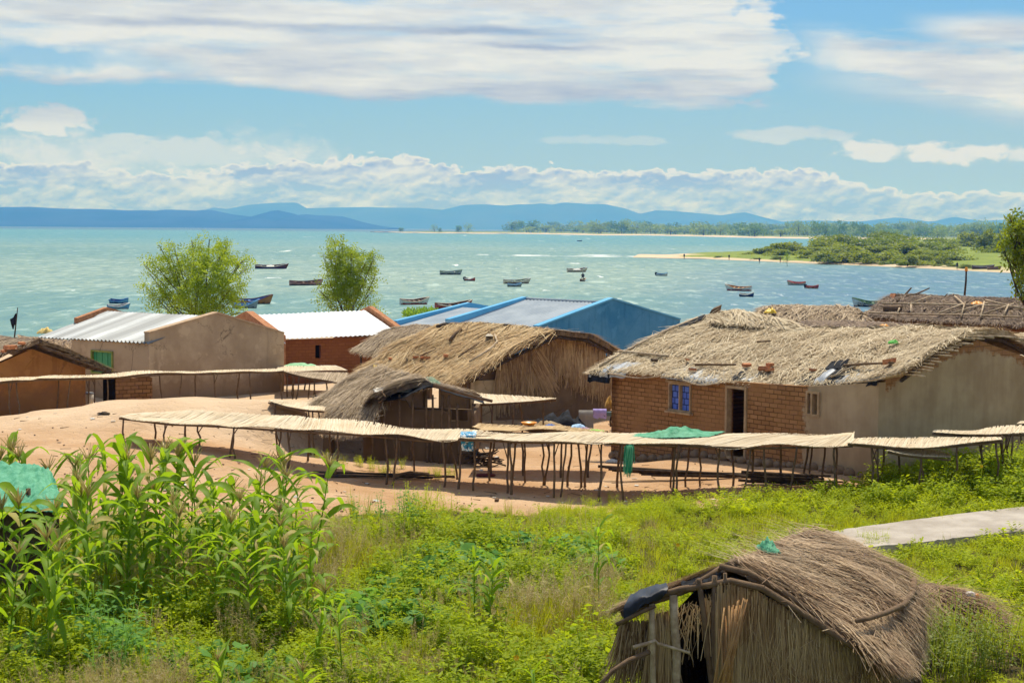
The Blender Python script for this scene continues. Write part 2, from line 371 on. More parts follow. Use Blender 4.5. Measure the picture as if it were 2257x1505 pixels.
def corrugated(name, udir, c1, c2, pitch=0.19, rough=0.4, metal=0.0, band=0.0, spec=0.5):
    m, nt, b = newmat(name); x, y, z = sep(nt, geo(nt)); u = x * udir[0] + y * udir[1]
    n1 = nz(nt, geo(nt), 0.9, 5, 0.6)
    sheet = nz(nt, comb(nt, u * 1.05, 0.0, 0.0), 1.0, 1).ss(0.40, 0.60) * band
    c = mixc(nt, n1.ss(0.35, 0.7), c1, c2); c = mixc(nt, sheet.clamp(), c, tuple(k * 0.55 for k in c1))
    dirt = nz(nt, geo(nt), 14, 6, 0.7).ss(0.58, 0.75) * 0.3
    c = mixc(nt, dirt, c, (0.32, 0.27, 0.22)); setc(nt, b, c, rough); b.inputs['Metallic'].default_value = metal; b.inputs['Specular IOR Level'].default_value = spec
    return m
def plaster(name, c1, c2, zb=.35, crack=1.0):
    m, nt, b = newmat(name); p = geo(nt); x, y, z = sep(nt, p)
    n1 = nz(nt, p, 0.8, 5, 0.6); n2 = nz(nt, p, 6.0, 5, 0.65); st = nz(nt, vscale(nt, p, 3.2, 3.2, 0.28), 1.0, 5, 0.65)
    c = mixc(nt, n1.ss(0.34, 0.66), c1, c2); c = mixc(nt, st.ss(0.52, 0.72) * 0.45, c, tuple(k * .62 for k in c1)); c = mixc(nt, nz(nt, p, 2.1, 3).ss(0.62, 0.66) * 0.35, c, tuple(min(1, k * 1.25) for k in c2))
    splash = (z - zb + (n2 - 0.5) * 0.9 + (n1 - 0.5) * 0.5).ss(0.0, 0.45, 0.55, 0.0); c = mixc(nt, splash, c, (0.20, 0.115, 0.06))
    v = nt.nodes.new('ShaderNodeTexVoronoi'); v.feature = 'DISTANCE_TO_EDGE'; v.inputs['Scale'].default_value = 0.55; w = nz(nt, p, 1.6, 5, 0.7) - 0.5
    nt.links.new(comb(nt, x + w * 0.9, y + w * 0.9, z + w * 1.2).s, v.inputs['Vector']); cr_ = X(nt, v.outputs['Distance']).ss(0.002, 0.010, 1.0, 0.0) * n1.ss(0.46, 0.54) * crack
    c = mixc(nt, cr_ * 0.7, c, tuple(k * .35 for k in c1)); setc(nt, b, c, 0.95); b.inputs['Specular IOR Level'].default_value = 0.12
    bump(nt, b, n2 * 0.5 + n1 - cr_ * 0.6, 0.5, 0.03); return m
def ground_mat():
    m, nt, b = newmat('sand ground'); p = geo(nt); x, y, z = sep(nt, p)
    at = nt.nodes.new('ShaderNodeAttribute'); at.attribute_name = 'veg'; veg = X(nt, at.outputs['Fac'])
    n1 = nz(nt, p, 0.45, 6, 0.6); n2 = nz(nt, p, 6.0, 6, 0.65); n3 = nz(nt, p, 45, 4, 0.7)
    c = mixc(nt, n1.ss(0.34, 0.66), (0.43, 0.255, 0.13), (0.56, 0.38, 0.23))
    c = mixc(nt, n2.ss(0.5, 0.72) * 0.45, c, (0.40, 0.235, 0.135))
    c = mixc(nt, n3.ss(0.62, 0.72) * 0.5, c, (0.68, 0.53, 0.38))
    c = mixc(nt, nz(nt, p, 21, 3, 0.6).ss(0.66, 0.71) * 0.65, c, (0.17, 0.105, 0.06))
    c = mixc(nt, y.ss(40.5, 44.0) * x.ss(-3.0, 1.0, 1.0, 0.0) * 0.75, c, mixc(nt, n1.ss(0.3, 0.7), (0.56, 0.41, 0.265), (0.64, 0.485, 0.33)))
    soil = mixc(nt, n2.ss(0.35, 0.65), (0.04, 0.036, 0.014), (0.11, 0.085, 0.035))
    c = mixc(nt, (veg + (n2 - 0.5) * 0.5).ss(0.35, 0.65), c, soil)
    setc(nt, b, c, 0.97); b.inputs['Specular IOR Level'].default_value = 0.1
    bump(nt, b, n2 * 0.8 + n3 * 0.3 + nz(nt, p, 2.2, 4) * 1.2 + nz(nt, p, 3.6, 2).ss(0.5, 0.62) * -0.4, 0.9, 0.05); return m
def shore_mat(name, sand1, sand2, g1, g2, bias):
    m, nt, b = newmat(name); p = geo(nt); x, y, z = sep(nt, p)
    n1 = nz(nt, vscale(nt, p, 1.0, 0.4, 1.0), 0.03, 6, 0.6); n2 = nz(nt, p, 0.3, 5, 0.6)
    sand = mixc(nt, n2, sand1, sand2); gr = mixc(nt, n2.ss(0.3, 0.7), g1, g2)
    f = (z + (n1 - 0.5) * 1.6).ss(bias - 0.12, bias + 0.25)
    wet = (z + 3.0).ss(0.02, 0.14, 1.0, 0.0); sand = mixc(nt, wet * 0.6, sand, (0.20, 0.15, 0.06))
    setc(nt, b, mixc(nt, f, sand, gr), 0.97); return m
def water_mat():
    m, nt, b = newmat('lake water'); p = geo(nt); x, y, z = sep(nt, p)
    w1 = nz(nt, vscale(nt, p, 0.011, 0.006, 1), 1.0, 4, 0.6) - 0.5
    band = nz(nt, vscale(nt, p, 0.0012, 0.0042, 1), 1.0, 5, 0.6)
    dist = y
    inv = 1000.0 / y.max(20.0)                       # 1000 m -> 1
    green = mixc(nt, band.ss(0.36, 0.62), (0.115, 0.235, 0.21), (0.225, 0.315, 0.25))
    turq = (0.045, 0.215, 0.25)
    c = mixc(nt, (inv + w1 * 0.7).ss(0.55, 1.7, 1.0, 0.0), green, turq)
    c = mixc(nt, (inv + w1 * 0.05).ss(0.20, 0.36, 1.0, 0.0), c, (0.0, 0.06, 0.13))
    # deep blue-grey channel to the right, inside the sand spit
    ang = x / y.max(20.0)
    ch2 = (ang + w1 * 0.12).ss(0.06, 0.19) * (y + w1 * 60.0).ss(330.0, 560.0, 1.0, 0.0)
    c = mixc(nt, ch2 * 0.9, c, (0.06, 0.145, 0.235))
    streak = nz(nt, vscale(nt, p, 0.02, 0.09, 1), 1.0, 5, 0.65, 0.4)
    c = mixc(nt, streak.ss(0.42, 0.68) * 0.34, c, (0.11, 0.24, 0.25))  # darker streaks stand for cloud shadow, put into the water colour
    rip = nz(nt, vscale(nt, p, 0.36, 0.10, 1), 1.0, 6, 0.74, 0.8)
    c = mixc(nt, rip.ss(0.52, 0.66) * 0.6, c, (0.46, 0.58, 0.50))
    c = mixc(nt, rip.ss(0.50, 0.38) * 0.7, c, (0.075, 0.185, 0.195))
    cap = nz(nt, vscale(nt, p, 0.32, 0.065, 1), 1.0, 4, 0.62, 0.8).ss(0.675, 0.72)
    cap2 = nz(nt, vscale(nt, p, 0.075, 0.013, 1), 1.0, 4, 0.62, 0.8).ss(0.675, 0.72) * (y).ss(350.0, 700.0)
    c = mixc(nt, cap.max(cap2).clamp() * 0.9, c, (0.82, 0.85, 0.82))
    fn = nz(nt, vscale(nt, p, 0.09, 0.035, 1), 1.0, 5, 0.65)
    bar = (y - 584.0 + x * 0.25 + (w1 * 40.0)).abs().ss(3.0, 17.0, 1.0, 0.0) * x.ss(-16.0, -9.0) * x.ss(50.0, 66.0, 1.0, 0.0) * fn.ss(0.44, 0.56)
    bar2 = (y - 612.0 + x * 0.2).abs().ss(2.0, 10.0, 1.0, 0.0) * x.ss(18.0, 30.0) * x.ss(70.0, 90.0, 1.0, 0.0) * fn.ss(0.46, 0.58)
    c = mixc(nt, bar.max(bar2).clamp(), c, (0.85, 0.86, 0.83))
    setc(nt, b, c, 0.42); b.inputs['Specular IOR Level'].default_value = 0.22; b.inputs['IOR'].default_value = 1.33
    hh = nz(nt, vscale(nt, p, 0.9, 0.35, 1), 1.0, 5, 0.6, 0.4) + rip
    bump(nt, b, hh, 0.7, 0.35); return m
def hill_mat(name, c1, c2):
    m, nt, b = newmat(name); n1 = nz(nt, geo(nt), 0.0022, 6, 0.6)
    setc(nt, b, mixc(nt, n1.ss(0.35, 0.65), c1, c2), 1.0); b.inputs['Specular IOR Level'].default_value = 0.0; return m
def curtain_mat():
    m, nt, b = newmat('blue patterned curtain'); p = geo(nt); x, y, z = sep(nt, p)
    u = x * -0.607 + y * 0.795
    t = nt.nodes.new('ShaderNodeTexBrick'); nt.links.new(comb(nt, u, z, 0.0).s, t.inputs['Vector'])
    t.inputs['Color1'].default_value = (0.10, 0.17, 0.62, 1); t.inputs['Color2'].default_value = (0.16, 0.26, 0.75, 1); t.inputs['Mortar'].default_value = (0.02, 0.04, 0.16, 1)
    t.inputs['Scale'].default_value = 1; t.inputs['Brick Width'].default_value = 0.17; t.inputs['Row Height'].default_value = 0.15; t.inputs['Mortar Size'].default_value = 0.012
    setc(nt, b, X(nt, t.outputs['Color']), 0.8); return m
M_curtain = curtain_mat()
M_concrete = mottled('worn concrete path', (0.33, 0.285, 0.235), (0.47, 0.42, 0.355), 1.6, 0.95, 0.5, 0.012, 18)
# leaves
L_maize = leaf('maize leaf', (0.10, 0.21, 0.006), (0.26, 0.39, 0.015), (0.46, 0.68, 0.02), 0.46, 0.55, 0.2, True, (0.52, 0.40, 0.13))
L_tassel = leaf('maize tassel', (0.40, 0.30, 0.10), (0.60, 0.48, 0.18), (0.5, 0.38, 0.12), 0.25)
L_weed = leaf('broad weed leaf', (0.16, 0.245, 0.004), (0.39, 0.455, 0.012), (0.57, 0.68, 0.02), 0.46, 0.55, 0.14)
L_lime = leaf('bright weed leaf', (0.25, 0.34, 0.004), (0.49, 0.535, 0.010), (0.64, 0.72, 0.015), 0.48, 0.55, 0.14)
L_vine = leaf('blue green vine leaf', (0.07, 0.21, 0.035), (0.20, 0.38, 0.08), (0.32, 0.58, 0.07), 0.42, 0.55, 0.14)
L_grass = leaf('grass blade', (0.27, 0.31, 0.004), (0.52, 0.50, 0.02), (0.63, 0.66, 0.02), 0.48, 0.55, 0.14)
L_dry = leaf('dry seeding grass', (0.34, 0.27, 0.09), (0.56, 0.45, 0.20), (0.60, 0.46, 0.18), 0.4)
L_tree = leaf('feathery tree leaf', (0.07, 0.19, 0.006), (0.24, 0.39, 0.015), (0.56, 0.66, 0.04), 0.48)
L_dark = leaf('dark glossy leaf', (0.06, 0.13, 0.006), (0.26, 0.34, 0.015), (0.48, 0.58, 0.02), 0.38, 0.4, 0.5)
L_bush = leaf('shore bush leaf', (0.10, 0.17, 0.010), (0.27, 0.33, 0.025), (0.46, 0.52, 0.03), 0.4)
L_far1 = leaf('far tree dark leaf', (0.05, 0.15, 0.006), (0.12, 0.25, 0.012), (0.28, 0.46, 0.015), 0.3)
L_far2 = leaf('far tree olive leaf', (0.15, 0.27, 0.010), (0.30, 0.42, 0.02), (0.46, 0.58, 0.02), 0.3)
L_flower = plain('yellow flower petal', (0.85, 0.55, 0.02), 0.6)
HAZE_D = 1.7e-4; HAZE_COL = (0.07, 0.29, 1.0, 1)
# ------------------------------------------------------------------ terrain
WZ = -3.0
CTRL = []
def gp(px, py, d, dz=0.0): p = P(px, py, d); CTRL.append((p.x, p.y, p.z + dz))
for a in ((1350,1006,43.4),(1620,1022,39.5),(1790,1040,37.6),(1940,1057,36.5),(1385,1104,35.2),(1225,1100,35.2),(1120,1092,35.5),(1015,1078,36.2),(868,1066,37),(742,1050,37.6),
          (629,1031,38.3),(518,1008,38.7),(442,994,39),(300,985,39.5),(190,990,39),(40,1000,38.5),
          (400,879,45),(250,885,45),(100,906,45),(-20,928,45),(550,882,45.2),(700,892,48.5),(620,885,46.5),(-200,950,45),
          (1040,1021,42),(820,1010,42.5),(705,1004,42.8),(1040,928,50.5),(1340,930,51),
          (1690,1092,34.8),(1915,1074,34.8)): gp(*a)
for a in ((1800,1180,29.3),(1860,1166,29.9),(1960,1152,30.4),(2080,1136,30.9),(2180,1124,31.4),(2300,1112,31.9),(1790,1212,27.9),(1870,1208,28.1),(1990,1198,28.5),(2150,1180,29.2),(2300,1164,29.8),(2450,1098,32.4),(2450,1147,30.4)): gp(*a, -.16); gp(*a, -.16)
for x, y, z in ((-14,49,.45),(-18,48,.4),(-10,52,.35),(-12,55,.35),(-8,58,.35),(-16,56,.35),(-6,62,.3),(-10,64,.2),(0,58,.3),(4,62,.2),(9,62,.2),(12,55,.4),(6,50,.35),
                (10.4,34.6,1.0),(12.5,35,1.2),(9,33,.85),(6,32,.62),(3,31,.5),(0,30,.5),(-4,30,.52),(-8,30,.6),(-12,30,.6),(-6,33,.55),(-2,33,.5),(-10,34,.65),
                (5.6,29.8,.78),(9.2,30.8,.88),(9,27,.8),(6,26,.65),(2,26,.5),(-3,26,.5),(-8,25,.55),(7,22,.6),(4.5,20,.42),(2,18.5,.35),(0,20,.42),(-5,20,.45),(3,15,.3),(-2,15,.35),(-5,15,.4),(8,17,.5),
                (0,8,1.2),(-5,8,1.3),(6,8,1.3),(0,0,3.9),(10,0,3.9),(-10,0,3.9),(13,42,.7),(15,48,.6),(16,30,1.3),(16,22,1.0),(-16,22,.7),(-18,30,.7),(-20,40,.8)): CTRL.append((x, y, z))
CA = np.array(CTRL)
def hgrid(x, y):
    x = np.asarray(x, float); y = np.asarray(y, float); sh = x.shape; xf = x.ravel(); yf = y.ravel(); out = np.empty(xf.size)
    for s in range(0, xf.size, 20000):
        e = slice(s, s + 20000)
        d2 = (xf[e, None] - CA[None, :, 0]) ** 2 + (yf[e, None] - CA[None, :, 1]) ** 2 + 0.35
        w = d2 ** -1.9; out[e] = (w * CA[None, :, 2]).sum(1) / w.sum(1)
    far = np.clip((yf - 72.0) / 45.0, 0, 1); far = far * far * (3 - 2 * far)
    # a tongue of beach reaching further out left of centre
    shore = 45.0 + 75.0 * np.exp(-((xf + 9.5) / 8.0) ** 2)
    far = np.clip((yf - 72.0) / shore, 0, 1.4); far = np.where(far < 1, far * far * (3 - 2 * far), 1 + (far - 1) * 0.6)
    side = np.clip((np.abs(xf) - 20) / 30, 0, 1)
    base = out * (1 - side) + side * 0.6
    land = base * (1 - far) + (-3.25) * far
    back = np.clip((3.0 - yf) / 20, 0, 1); land = land * (1 - back) + 3.9 * back
    deep = np.clip((yf - 120) / 400, 0, 1) * 4.5
    return (land - deep).reshape(sh)
def hz(x, y): return float(hgrid([x], [y])[0])
VEG_B = [(-900,1170),(0,1150),(350,1168),(560,1165),(700,1140),(860,1133),(1000,1122),(1130,1136),(1250,1140),(1395,1142),(1425,1112),(1560,1112),(1750,1097),(1900,1078),(1990,1046),(2100,1034),(2257,1022),(3000,1000)]
PATH = []
def vegval(x, y):
    if y < 9: return 1.0
    if y > 44: return 0.0
    px, py = pix((x, y, hz(x, y)))
    for (a, b), (c, d) in zip(VEG_B, VEG_B[1:]):
        if a <= px < c: yb = b + (d - b) * (px - a) / (c - a); break
    else: yb = 1170
    return min(1, max(0, (py - yb + 12) / 24 + (noise.noise((x * 0.9, y * 0.9, 2)) * 0.8)))
def build_ground():
    xs = np.concatenate([-np.geomspace(9000, 26, 26), np.arange(-25, 25.01, 0.25), np.geomspace(26, 9000, 26)])
    ys = np.concatenate([-np.geomspace(1500, 6, 14), np.arange(-5, 12, 1.0), np.arange(12, 72, 0.25), np.geomspace(72.4, 15800, 60)])
    Xg, Yg = np.meshgrid(xs, ys); Z = hgrid(Xg, Yg)
    nzv = np.zeros_like(Z); vg = np.zeros_like(Z)
    for j in range(len(ys)):
        for i in range(len(xs)):
            x, y = xs[i], ys[j]
            if abs(x) < 26 and 10 < y < 75:
                nzv[j, i] = noise.fractal((x * 0.8, y * 0.8, 0), 1.0, 2.0, 4) * 0.035 + noise.noise((x * 0.25, y * 0.25, 5)) * 0.05
                vg[j, i] = vegval(x, y)
            elif y < 12: vg[j, i] = 1
    Z = Z + nzv - 0.01
    nv, nu = Z.shape
    vs = np.stack([Xg, Yg, Z], -1).reshape(-1, 3)
    me = bpy.data.meshes.new('ground')
    idx = np.arange(nv * nu).reshape(nv, nu)
    f = np.stack([idx[:-1, :-1], idx[:-1, 1:], idx[1:, 1:], idx[1:, :-1]], -1).reshape(-1, 4)
    me.from_pydata(vs.tolist(), [], f.tolist())
    at = me.attributes.new('veg', 'FLOAT', 'POINT'); at.data.foreach_set('value', vg.ravel().astype(np.float32))
    me.polygons.foreach_set('use_smooth', [True] * len(me.polygons))
    me.materials.append(ground_mat()); o = bpy.data.objects.new('ground', me); COL.objects.link(o); tag(o, 'bare sandy village ground running down to the lake', None, None, 'structure')
build_ground()

wm = MB(); wm.quad((-9000, 74, WZ), (9000, 74, WZ), (9000, 15700, WZ), (-9000, 15700, WZ))
o = wm.build('water', water_mat()); tag(o, 'choppy turquoise lake water', None, None, 'structure')

def ridge(name, pts, d, depth, mat, label, seed):
    """a range of hills: crest traced at its own distance, with real slopes in front and behind"""
    pv = [P(x, y, d) for x, y in pts]
    m = MB(); N = 220; g = []
    for k, (t, dy) in enumerate(((0, -1), (.18, -.75), (.45, -.5), (.72, -.25), (.9, -.1), (1, 0), (.85, .25), (.5, .6), (0, 1))):
        row = []
        for i in range(N):
            a = i / (N - 1) * (len(pv) - 1); j = min(int(a), len(pv) - 2); p = pv[j].lerp(pv[j + 1], a - j)
            hgt = max(p.z - WZ, 4); n = noise.fractal((p.x * 0.0012, dy * 2.0 + seed, seed), 1.0, 2.0, 4)
            n2 = noise.fractal((p.x * 0.004, seed, 1.3), 1.0, 2.0, 3)
            row.append((p.x, p.y + dy * depth + n * depth * 0.1 * (1 - t), WZ - 2 + (hgt + 2) * max(0, t * (1 + (n * 0.28 if 0 < t < 1 else 0))) + (n2 * hgt * 0.018 if t == 1 else 0)))
        g.append(row)
    m.grid(g, 0, True); o = m.build(name, mat); tag(o, label, None, None, 'structure'); return o
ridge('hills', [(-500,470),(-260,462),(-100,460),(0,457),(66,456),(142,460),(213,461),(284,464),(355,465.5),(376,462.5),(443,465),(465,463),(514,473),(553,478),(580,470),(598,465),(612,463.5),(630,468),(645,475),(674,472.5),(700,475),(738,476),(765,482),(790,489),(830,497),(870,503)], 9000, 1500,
      hill_mat('near hill forest with painted haze', (0.030, 0.075, 0.15), (0.045, 0.095, 0.19)), 'long low wooded hills beyond the lake on the left', 1.0)  # forest tone shifted to blue: part of the haze is in the colour
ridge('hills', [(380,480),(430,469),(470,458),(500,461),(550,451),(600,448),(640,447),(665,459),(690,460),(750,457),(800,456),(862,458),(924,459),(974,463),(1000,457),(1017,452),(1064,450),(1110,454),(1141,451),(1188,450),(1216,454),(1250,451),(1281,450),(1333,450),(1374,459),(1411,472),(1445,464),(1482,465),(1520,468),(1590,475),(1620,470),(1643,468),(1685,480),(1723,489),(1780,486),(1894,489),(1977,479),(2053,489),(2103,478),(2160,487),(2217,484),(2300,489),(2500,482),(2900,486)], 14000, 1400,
      hill_mat('far hill forest with painted haze', (0.05, 0.11, 0.20), (0.07, 0.13, 0.24)), 'higher mountains far beyond the lake', 4.0)  # paler and bluer still, distance haze painted into the forest tone

def landmass(name, front, back, hfun, mat, label, n=160, rows=10):
    m = MB(); g = []
    fv = [G(x, y, WZ) for x, y in front]; bv = [V(p) for p in back]
    def at(L, t):
        a = t * (len(L) - 1); i = min(int(a), len(L) - 2); return L[i].lerp(L[i + 1], a - i)
    for j in range(rows + 1):
        tv = (j / rows) ** 2.0; row = []
        for i in range(n):
            t = i / (n - 1); p = at(fv, t).lerp(at(bv, t), tv)
            wig = noise.fractal((p.x * 0.02, p.y * 0.008, 0), 1.0, 2.0, 4)
            row.append((p.x, p.y + wig * p.y * 0.004 * (1 if j == 0 else 0.3), hfun(t, tv, p) if j else WZ - 0.6))
        g.append(row)
    m.grid(g, 0, True); o = m.build(name, mat); tag(o, label, None, None, 'structure'); return o
def far_back(x, y, d): return P(x, y, d).xy.to_3d() + V((0, 0, WZ))
FAR_FRONT = [(815,511.6),(850,512.5),(900,513.5),(960,514.5),(1060,515.5),(1150,515.5),(1250,517.5),(1330,519),(1420,519),(1540,521.5),(1650,524.5),(1780,526.5),(1930,528.5),(2100,531),(2257,534),(2600,540),(3200,548)]
far_land = landmass('far_shore', FAR_FRONT,
    [far_back(x, 505, d) for x, d in ((830,3050),(900,3100),(1060,3300),(1250,4200),(1420,5200),(1650,5600),(1930,6000),(2257,6000),(2600,6000),(3200,6000))],
    lambda t, tv, p: WZ + 0.3 + min(1, tv * 25) * 1.6 * min(1, 0.35 + t * 5) + tv * 4 * t + noise.noise((p.x * 0.01, p.y * 0.01, 0)) * 0.3,
    shore_mat('far shore', (0.52, 0.42, 0.31), (0.62, 0.52, 0.40), (0.12, 0.17, 0.04), (0.24, 0.28, 0.08), -1.55), 'low green far shore with a sandy edge', 200, 14)
SPIT_FRONT = [(1395,567.5),(1480,570),(1560,571.5),(1660,575.5),(1760,580),(1850,583.5),(1950,588),(2050,592.5),(2150,598.5),(2260,604),(2500,622),(3200,668)]
spit = landmass('sand_spit', SPIT_FRONT,
    [far_back(x, 520, d) for x, d in ((1410,600),(1480,610),(1560,640),(1680,680),(1790,760),(1900,950),(2000,1250),(2100,1500),(2257,1700),(2400,1700),(2800,1700),(3300,1700))],
    lambda t, tv, p: WZ + 0.12 + min(1, tv * 9) * (0.25 + 1.75 * min(1, max(0, t - 0.08) * 2.4)) + tv * 4 * max(0, t - 0.3) + noise.noise((p.x * 0.06, p.y * 0.03, 0)) * 0.25,
    shore_mat('sand spit', (0.56, 0.42, 0.27), (0.66, 0.52, 0.36), (0.13, 0.18, 0.015), (0.24, 0.29, 0.04), -2.55), 'sandy spit with grass running out into the lake', 200, 22)

# haze: closed box of air round everything up to the hills
hm = bpy.data.materials.new('haze'); hm.use_nodes = True; hn = hm.node_tree; hn.nodes.clear()
ho = hn.nodes.new('ShaderNodeOutputMaterial'); hv = hn.nodes.new('ShaderNodeVolumePrincipled')
hv.inputs['Color'].default_value = HAZE_COL; hv.inputs['Density'].default_value = HAZE_D; hv.inputs['Anisotropy'].default_value = 0.35; hv.inputs['Absorption Color'].default_value = (1, 1, 1, 1)
hn.links.new(hv.outputs[0], ho.inputs['Volume'])
if HAZE_D > 0:
    hb = MB(); hb.box((0, 7200, 165), 18400, 17800, 370); o = hb.build('haze', hm); tag(o, 'pale blue haze over the lake', None, None, 'stuff')
# ------------------------------------------------------------------ buildings
def thatch(name, parent, rows, mats, n=2500, length=0.6, width=0.02, spread=0.25, thick=0.14, nu=36, nv=12, bumpy=0.05, lift=0.04, seed=1, hang=0.18, stray=0.05, edge=0.25, fscale=0.9, clump=0.0, droop=0.12, kind='roof'):
    """a layer of grass: a bumpy slab plus loose straws combed down the slope. rows run ridge -> eave."""
    rng = random.Random(seed); m = MB(); g = []; N = []
    def S(a, b): return loft(rows, a, b)
    for j in range(nv + 1):
        row = []
        for i in range(nu + 1):
            a, b = i / nu, j / nv; p = S(a, b)
            du = S(min(a + .01, 1), b) - S(max(a - .01, 0), b); dv = S(a, min(b + .01, 1)) - S(a, max(b - .01, 0))
            nn = du.cross(dv).normalized(); nn = nn if nn.z > 0 else -nn
            amp = bumpy * (noise.fractal(p * 1.7 + V((seed, 0, 0)), 1.0, 2.0, 3) * 0.9 + (noise.noise(V((a * nu * fscale, b * 1.5, seed))) * 0.5))
            row.append(p + nn * amp); N.append(nn)
        g.append(row)
    up = [[p + N[j * (nu + 1) + i] * thick for i, p in enumerate(r)] for j, r in enumerate(g)]
    m.grid(up, 0); m.grid([r[::-1] for r in g], 0)
    for A, B in ((g[-1], up[-1]), (up[0], g[0])): m.grid([A, B], 0, False)
    m.grid([[r[0] for r in up], [r[0] for r in g]], 0, False); m.grid([[r[-1] for r in g], [r[-1] for r in up]], 0, False)
    def top(a, b):
        fa, fb = min(max(a, 0), .9999) * nu, min(max(b, 0), .9999) * nv; i, j = int(fa), int(fb); u, v = fa - i, fb - j
        return (up[j][i] * (1 - u) + up[j][i + 1] * u) * (1 - v) + (up[j + 1][i] * (1 - u) + up[j + 1][i + 1] * u) * v
    for k in range(n):
        a = rng.random(); r = rng.random()
        b = rng.random() if r > edge else 1 - abs(rng.gauss(0, 0.08))
        if rng.random() < 0.12: a = abs(rng.gauss(0, .02)) if rng.random() < .5 else 1 - abs(rng.gauss(0, .02))
        a = min(max(a, 0), 1); b = min(max(b, 0), 1)
        p = top(a, b); d = (S(a, min(b + .03, 1.0)) - S(a, max(b - .03, 0.0))).normalized()
        t = (S(min(a + .02, 1), b) - S(max(a - .02, 0), b)).normalized(); nn = d.cross(t).normalized(); nn = nn if nn.z > 0 else -nn
        sp = rng.gauss(0, spread) + (clump * noise.noise(V((a * 9, b * 4, seed))) if clump else 0)
        if rng.random() < stray: sp = rng.uniform(-2.5, 2.5)
        dd = (d * math.cos(sp) + t * math.sin(sp) + nn * rng.gauss(0.02, 0.05)).normalized()
        L = length * rng.uniform(0.45, 1.2); room = (1 - b) * (rows_len(rows, a))
        if abs(sp) < 0.8: L = min(L, room + hang * rng.uniform(0.2, 1.3) + 0.04)
        if abs(sp) >= 0.8: L *= 0.6
        side = dd.cross(nn).normalized()
        m.blade(p + nn * (lift * rng.random() - 0.008), dd, side, nn, L, width * rng.uniform(0.6, 1.3), rng.uniform(0.0, droop), 2, 1, 0.4)
    return m.build(kind if name is None else name, mats, parent)
def rows_len(rows, a): return (cr(rows[-1], a) - cr(rows[0], a)).length
def mirror_rows(rows, drop=0.0):
    """the slope on the far side of the ridge"""
    r0 = rows[0]; out = [r0]
    for r in rows[1:]:
        o = []
        for k in range(len(r0)):
            a = k / (len(r0) - 1); q = cr(r, a); c = r0[k]; o.append(V((2 * c.x - q.x, 2 * c.y - q.y, q.z + drop)))
        out.append(o)
    return out
def wall_cells(m, A, ud, L, nd, z0, ztop, holes, thick=0.22, step=0.5, mi=0):
    """straight wall from A along ud, with true openings (u0,u1,z0,z1)"""
    us = sorted(set([0, L] + [h[i] for h in holes for i in (0, 1)] + list(np.arange(step, L, step))))
    for u0, u1 in zip(us, us[1:]):
        if u1 - u0 < 1e-4: continue
        um = (u0 + u1) / 2; cuts = [(h[2], h[3]) for h in holes if h[0] - 1e-4 <= um <= h[1] + 1e-4]
        zs = z0
        segs = []
        for c, d in sorted(cuts): segs.append((zs, zs, c, c)); zs = d
        segs.append((zs, zs, ztop(u0), ztop(u1)))
        for a, b, c, d in segs:
            if c - a < 0.01: continue
            p0 = A + ud * u0; p1 = A + ud * u1
            poly = [V((p0.x, p0.y, a)), V((p1.x, p1.y, b)), V((p1.x, p1.y, d)), V((p0.x, p0.y, c))]
            m.prism(poly, nd * thick, mi)
def xy(v): return V((v.x, v.y, 0))

def stick(name, pts, r0, r1, mat, parent=None, label=None, cat=None, group=None, n=6):
    m = MB(); m.tube(pts, r0, r1, n)
    o = m.build(name, mat, parent, None if parent else pts[0])
    if label: tag(o, label, cat, group)
    return o
def rag(name, c, sx, sy, hgt, mat, label, cat, seed, group=None, drape=0.0, rot=0.0, thick=0.012):
    """crumpled cloth or sheet lying on something"""
    rng = random.Random(seed); m = MB(); n = 12; g = []; ca, sa = math.cos(rot), math.sin(rot)
    for j in range(n + 1):
        row = []
        for i in range(n + 1):
            a, b = i / n * 2 - 1, j / n * 2 - 1; rr = 1 + 0.22 * noise.noise(V((math.atan2(b, a) * 1.3, seed, 0)))
            x, y = a * sx / 2 * rr, b * sy / 2 * rr
            z = hgt * max(0, (1 - max(abs(a), abs(b)) ** 2)) * (0.45 + 0.9 * abs(noise.noise(V((a * 1.9, b * 1.9, seed))))) + 0.25 * hgt * noise.noise(V((a * 5, b * 5, seed)))
            z -= drape * max(0, -b) ** 2
            row.append(V((c.x + x * ca - y * sa, c.y + x * sa + y * ca, c.z + z + 0.015)))
        g.append(row)
    m.grid(g); m.grid([[p - V((0, 0, thick)) for p in r][::-1] for r in g])
    o = m.build(name, mat, None, c); tag(o, label, cat, group); return o

# ============ 1. brick house, right of centre
BH_C = V((7.80, 36.5, 0)); BH_L = V((2.53, 43.4, 0)); bd = (BH_L - BH_C).normalized(); bp = V((-bd.y, bd.x, 0)); bp = bp if bp.y > 0 else -bp
BHL = (BH_L - BH_C).length; BHW = 6.6
house = thing('brick_house', (BH_L.x, BH_L.y, 0.3), 'large mud brick house with ragged pale thatch, blue curtained window and open dark doorway', 'house')
def u_of(px, zg=1.2):         # distance along the front wall, from the left corner, of a photo column
    lo, hi = 0.0, BHL
    for _ in range(40):
        mid = (lo + hi) / 2; p = BH_L - bd * mid
        if pix((p.x, p.y, zg))[0] < px: lo = mid
        else: hi = mid
    return lo
def z_of(px, py):
    p = BH_L - bd * u_of(px); return P(px, py, p.y).z
def eave_z(u): t = u / BHL; return cr([V((0, 0, z)) for z in (2.52, 2.50, 2.50, 2.56, 2.80)], t).z
win = (u_of(1474), u_of(1523), z_of(1500, 907), z_of(1500, 845)); dor = (u_of(1600), u_of(1646), z_of(1620, 1012), z_of(1620, 851)); win2 = (u_of(1777), u_of(1806), z_of(1790, 917), z_of(1790, 862))
uP = u_of(1790)
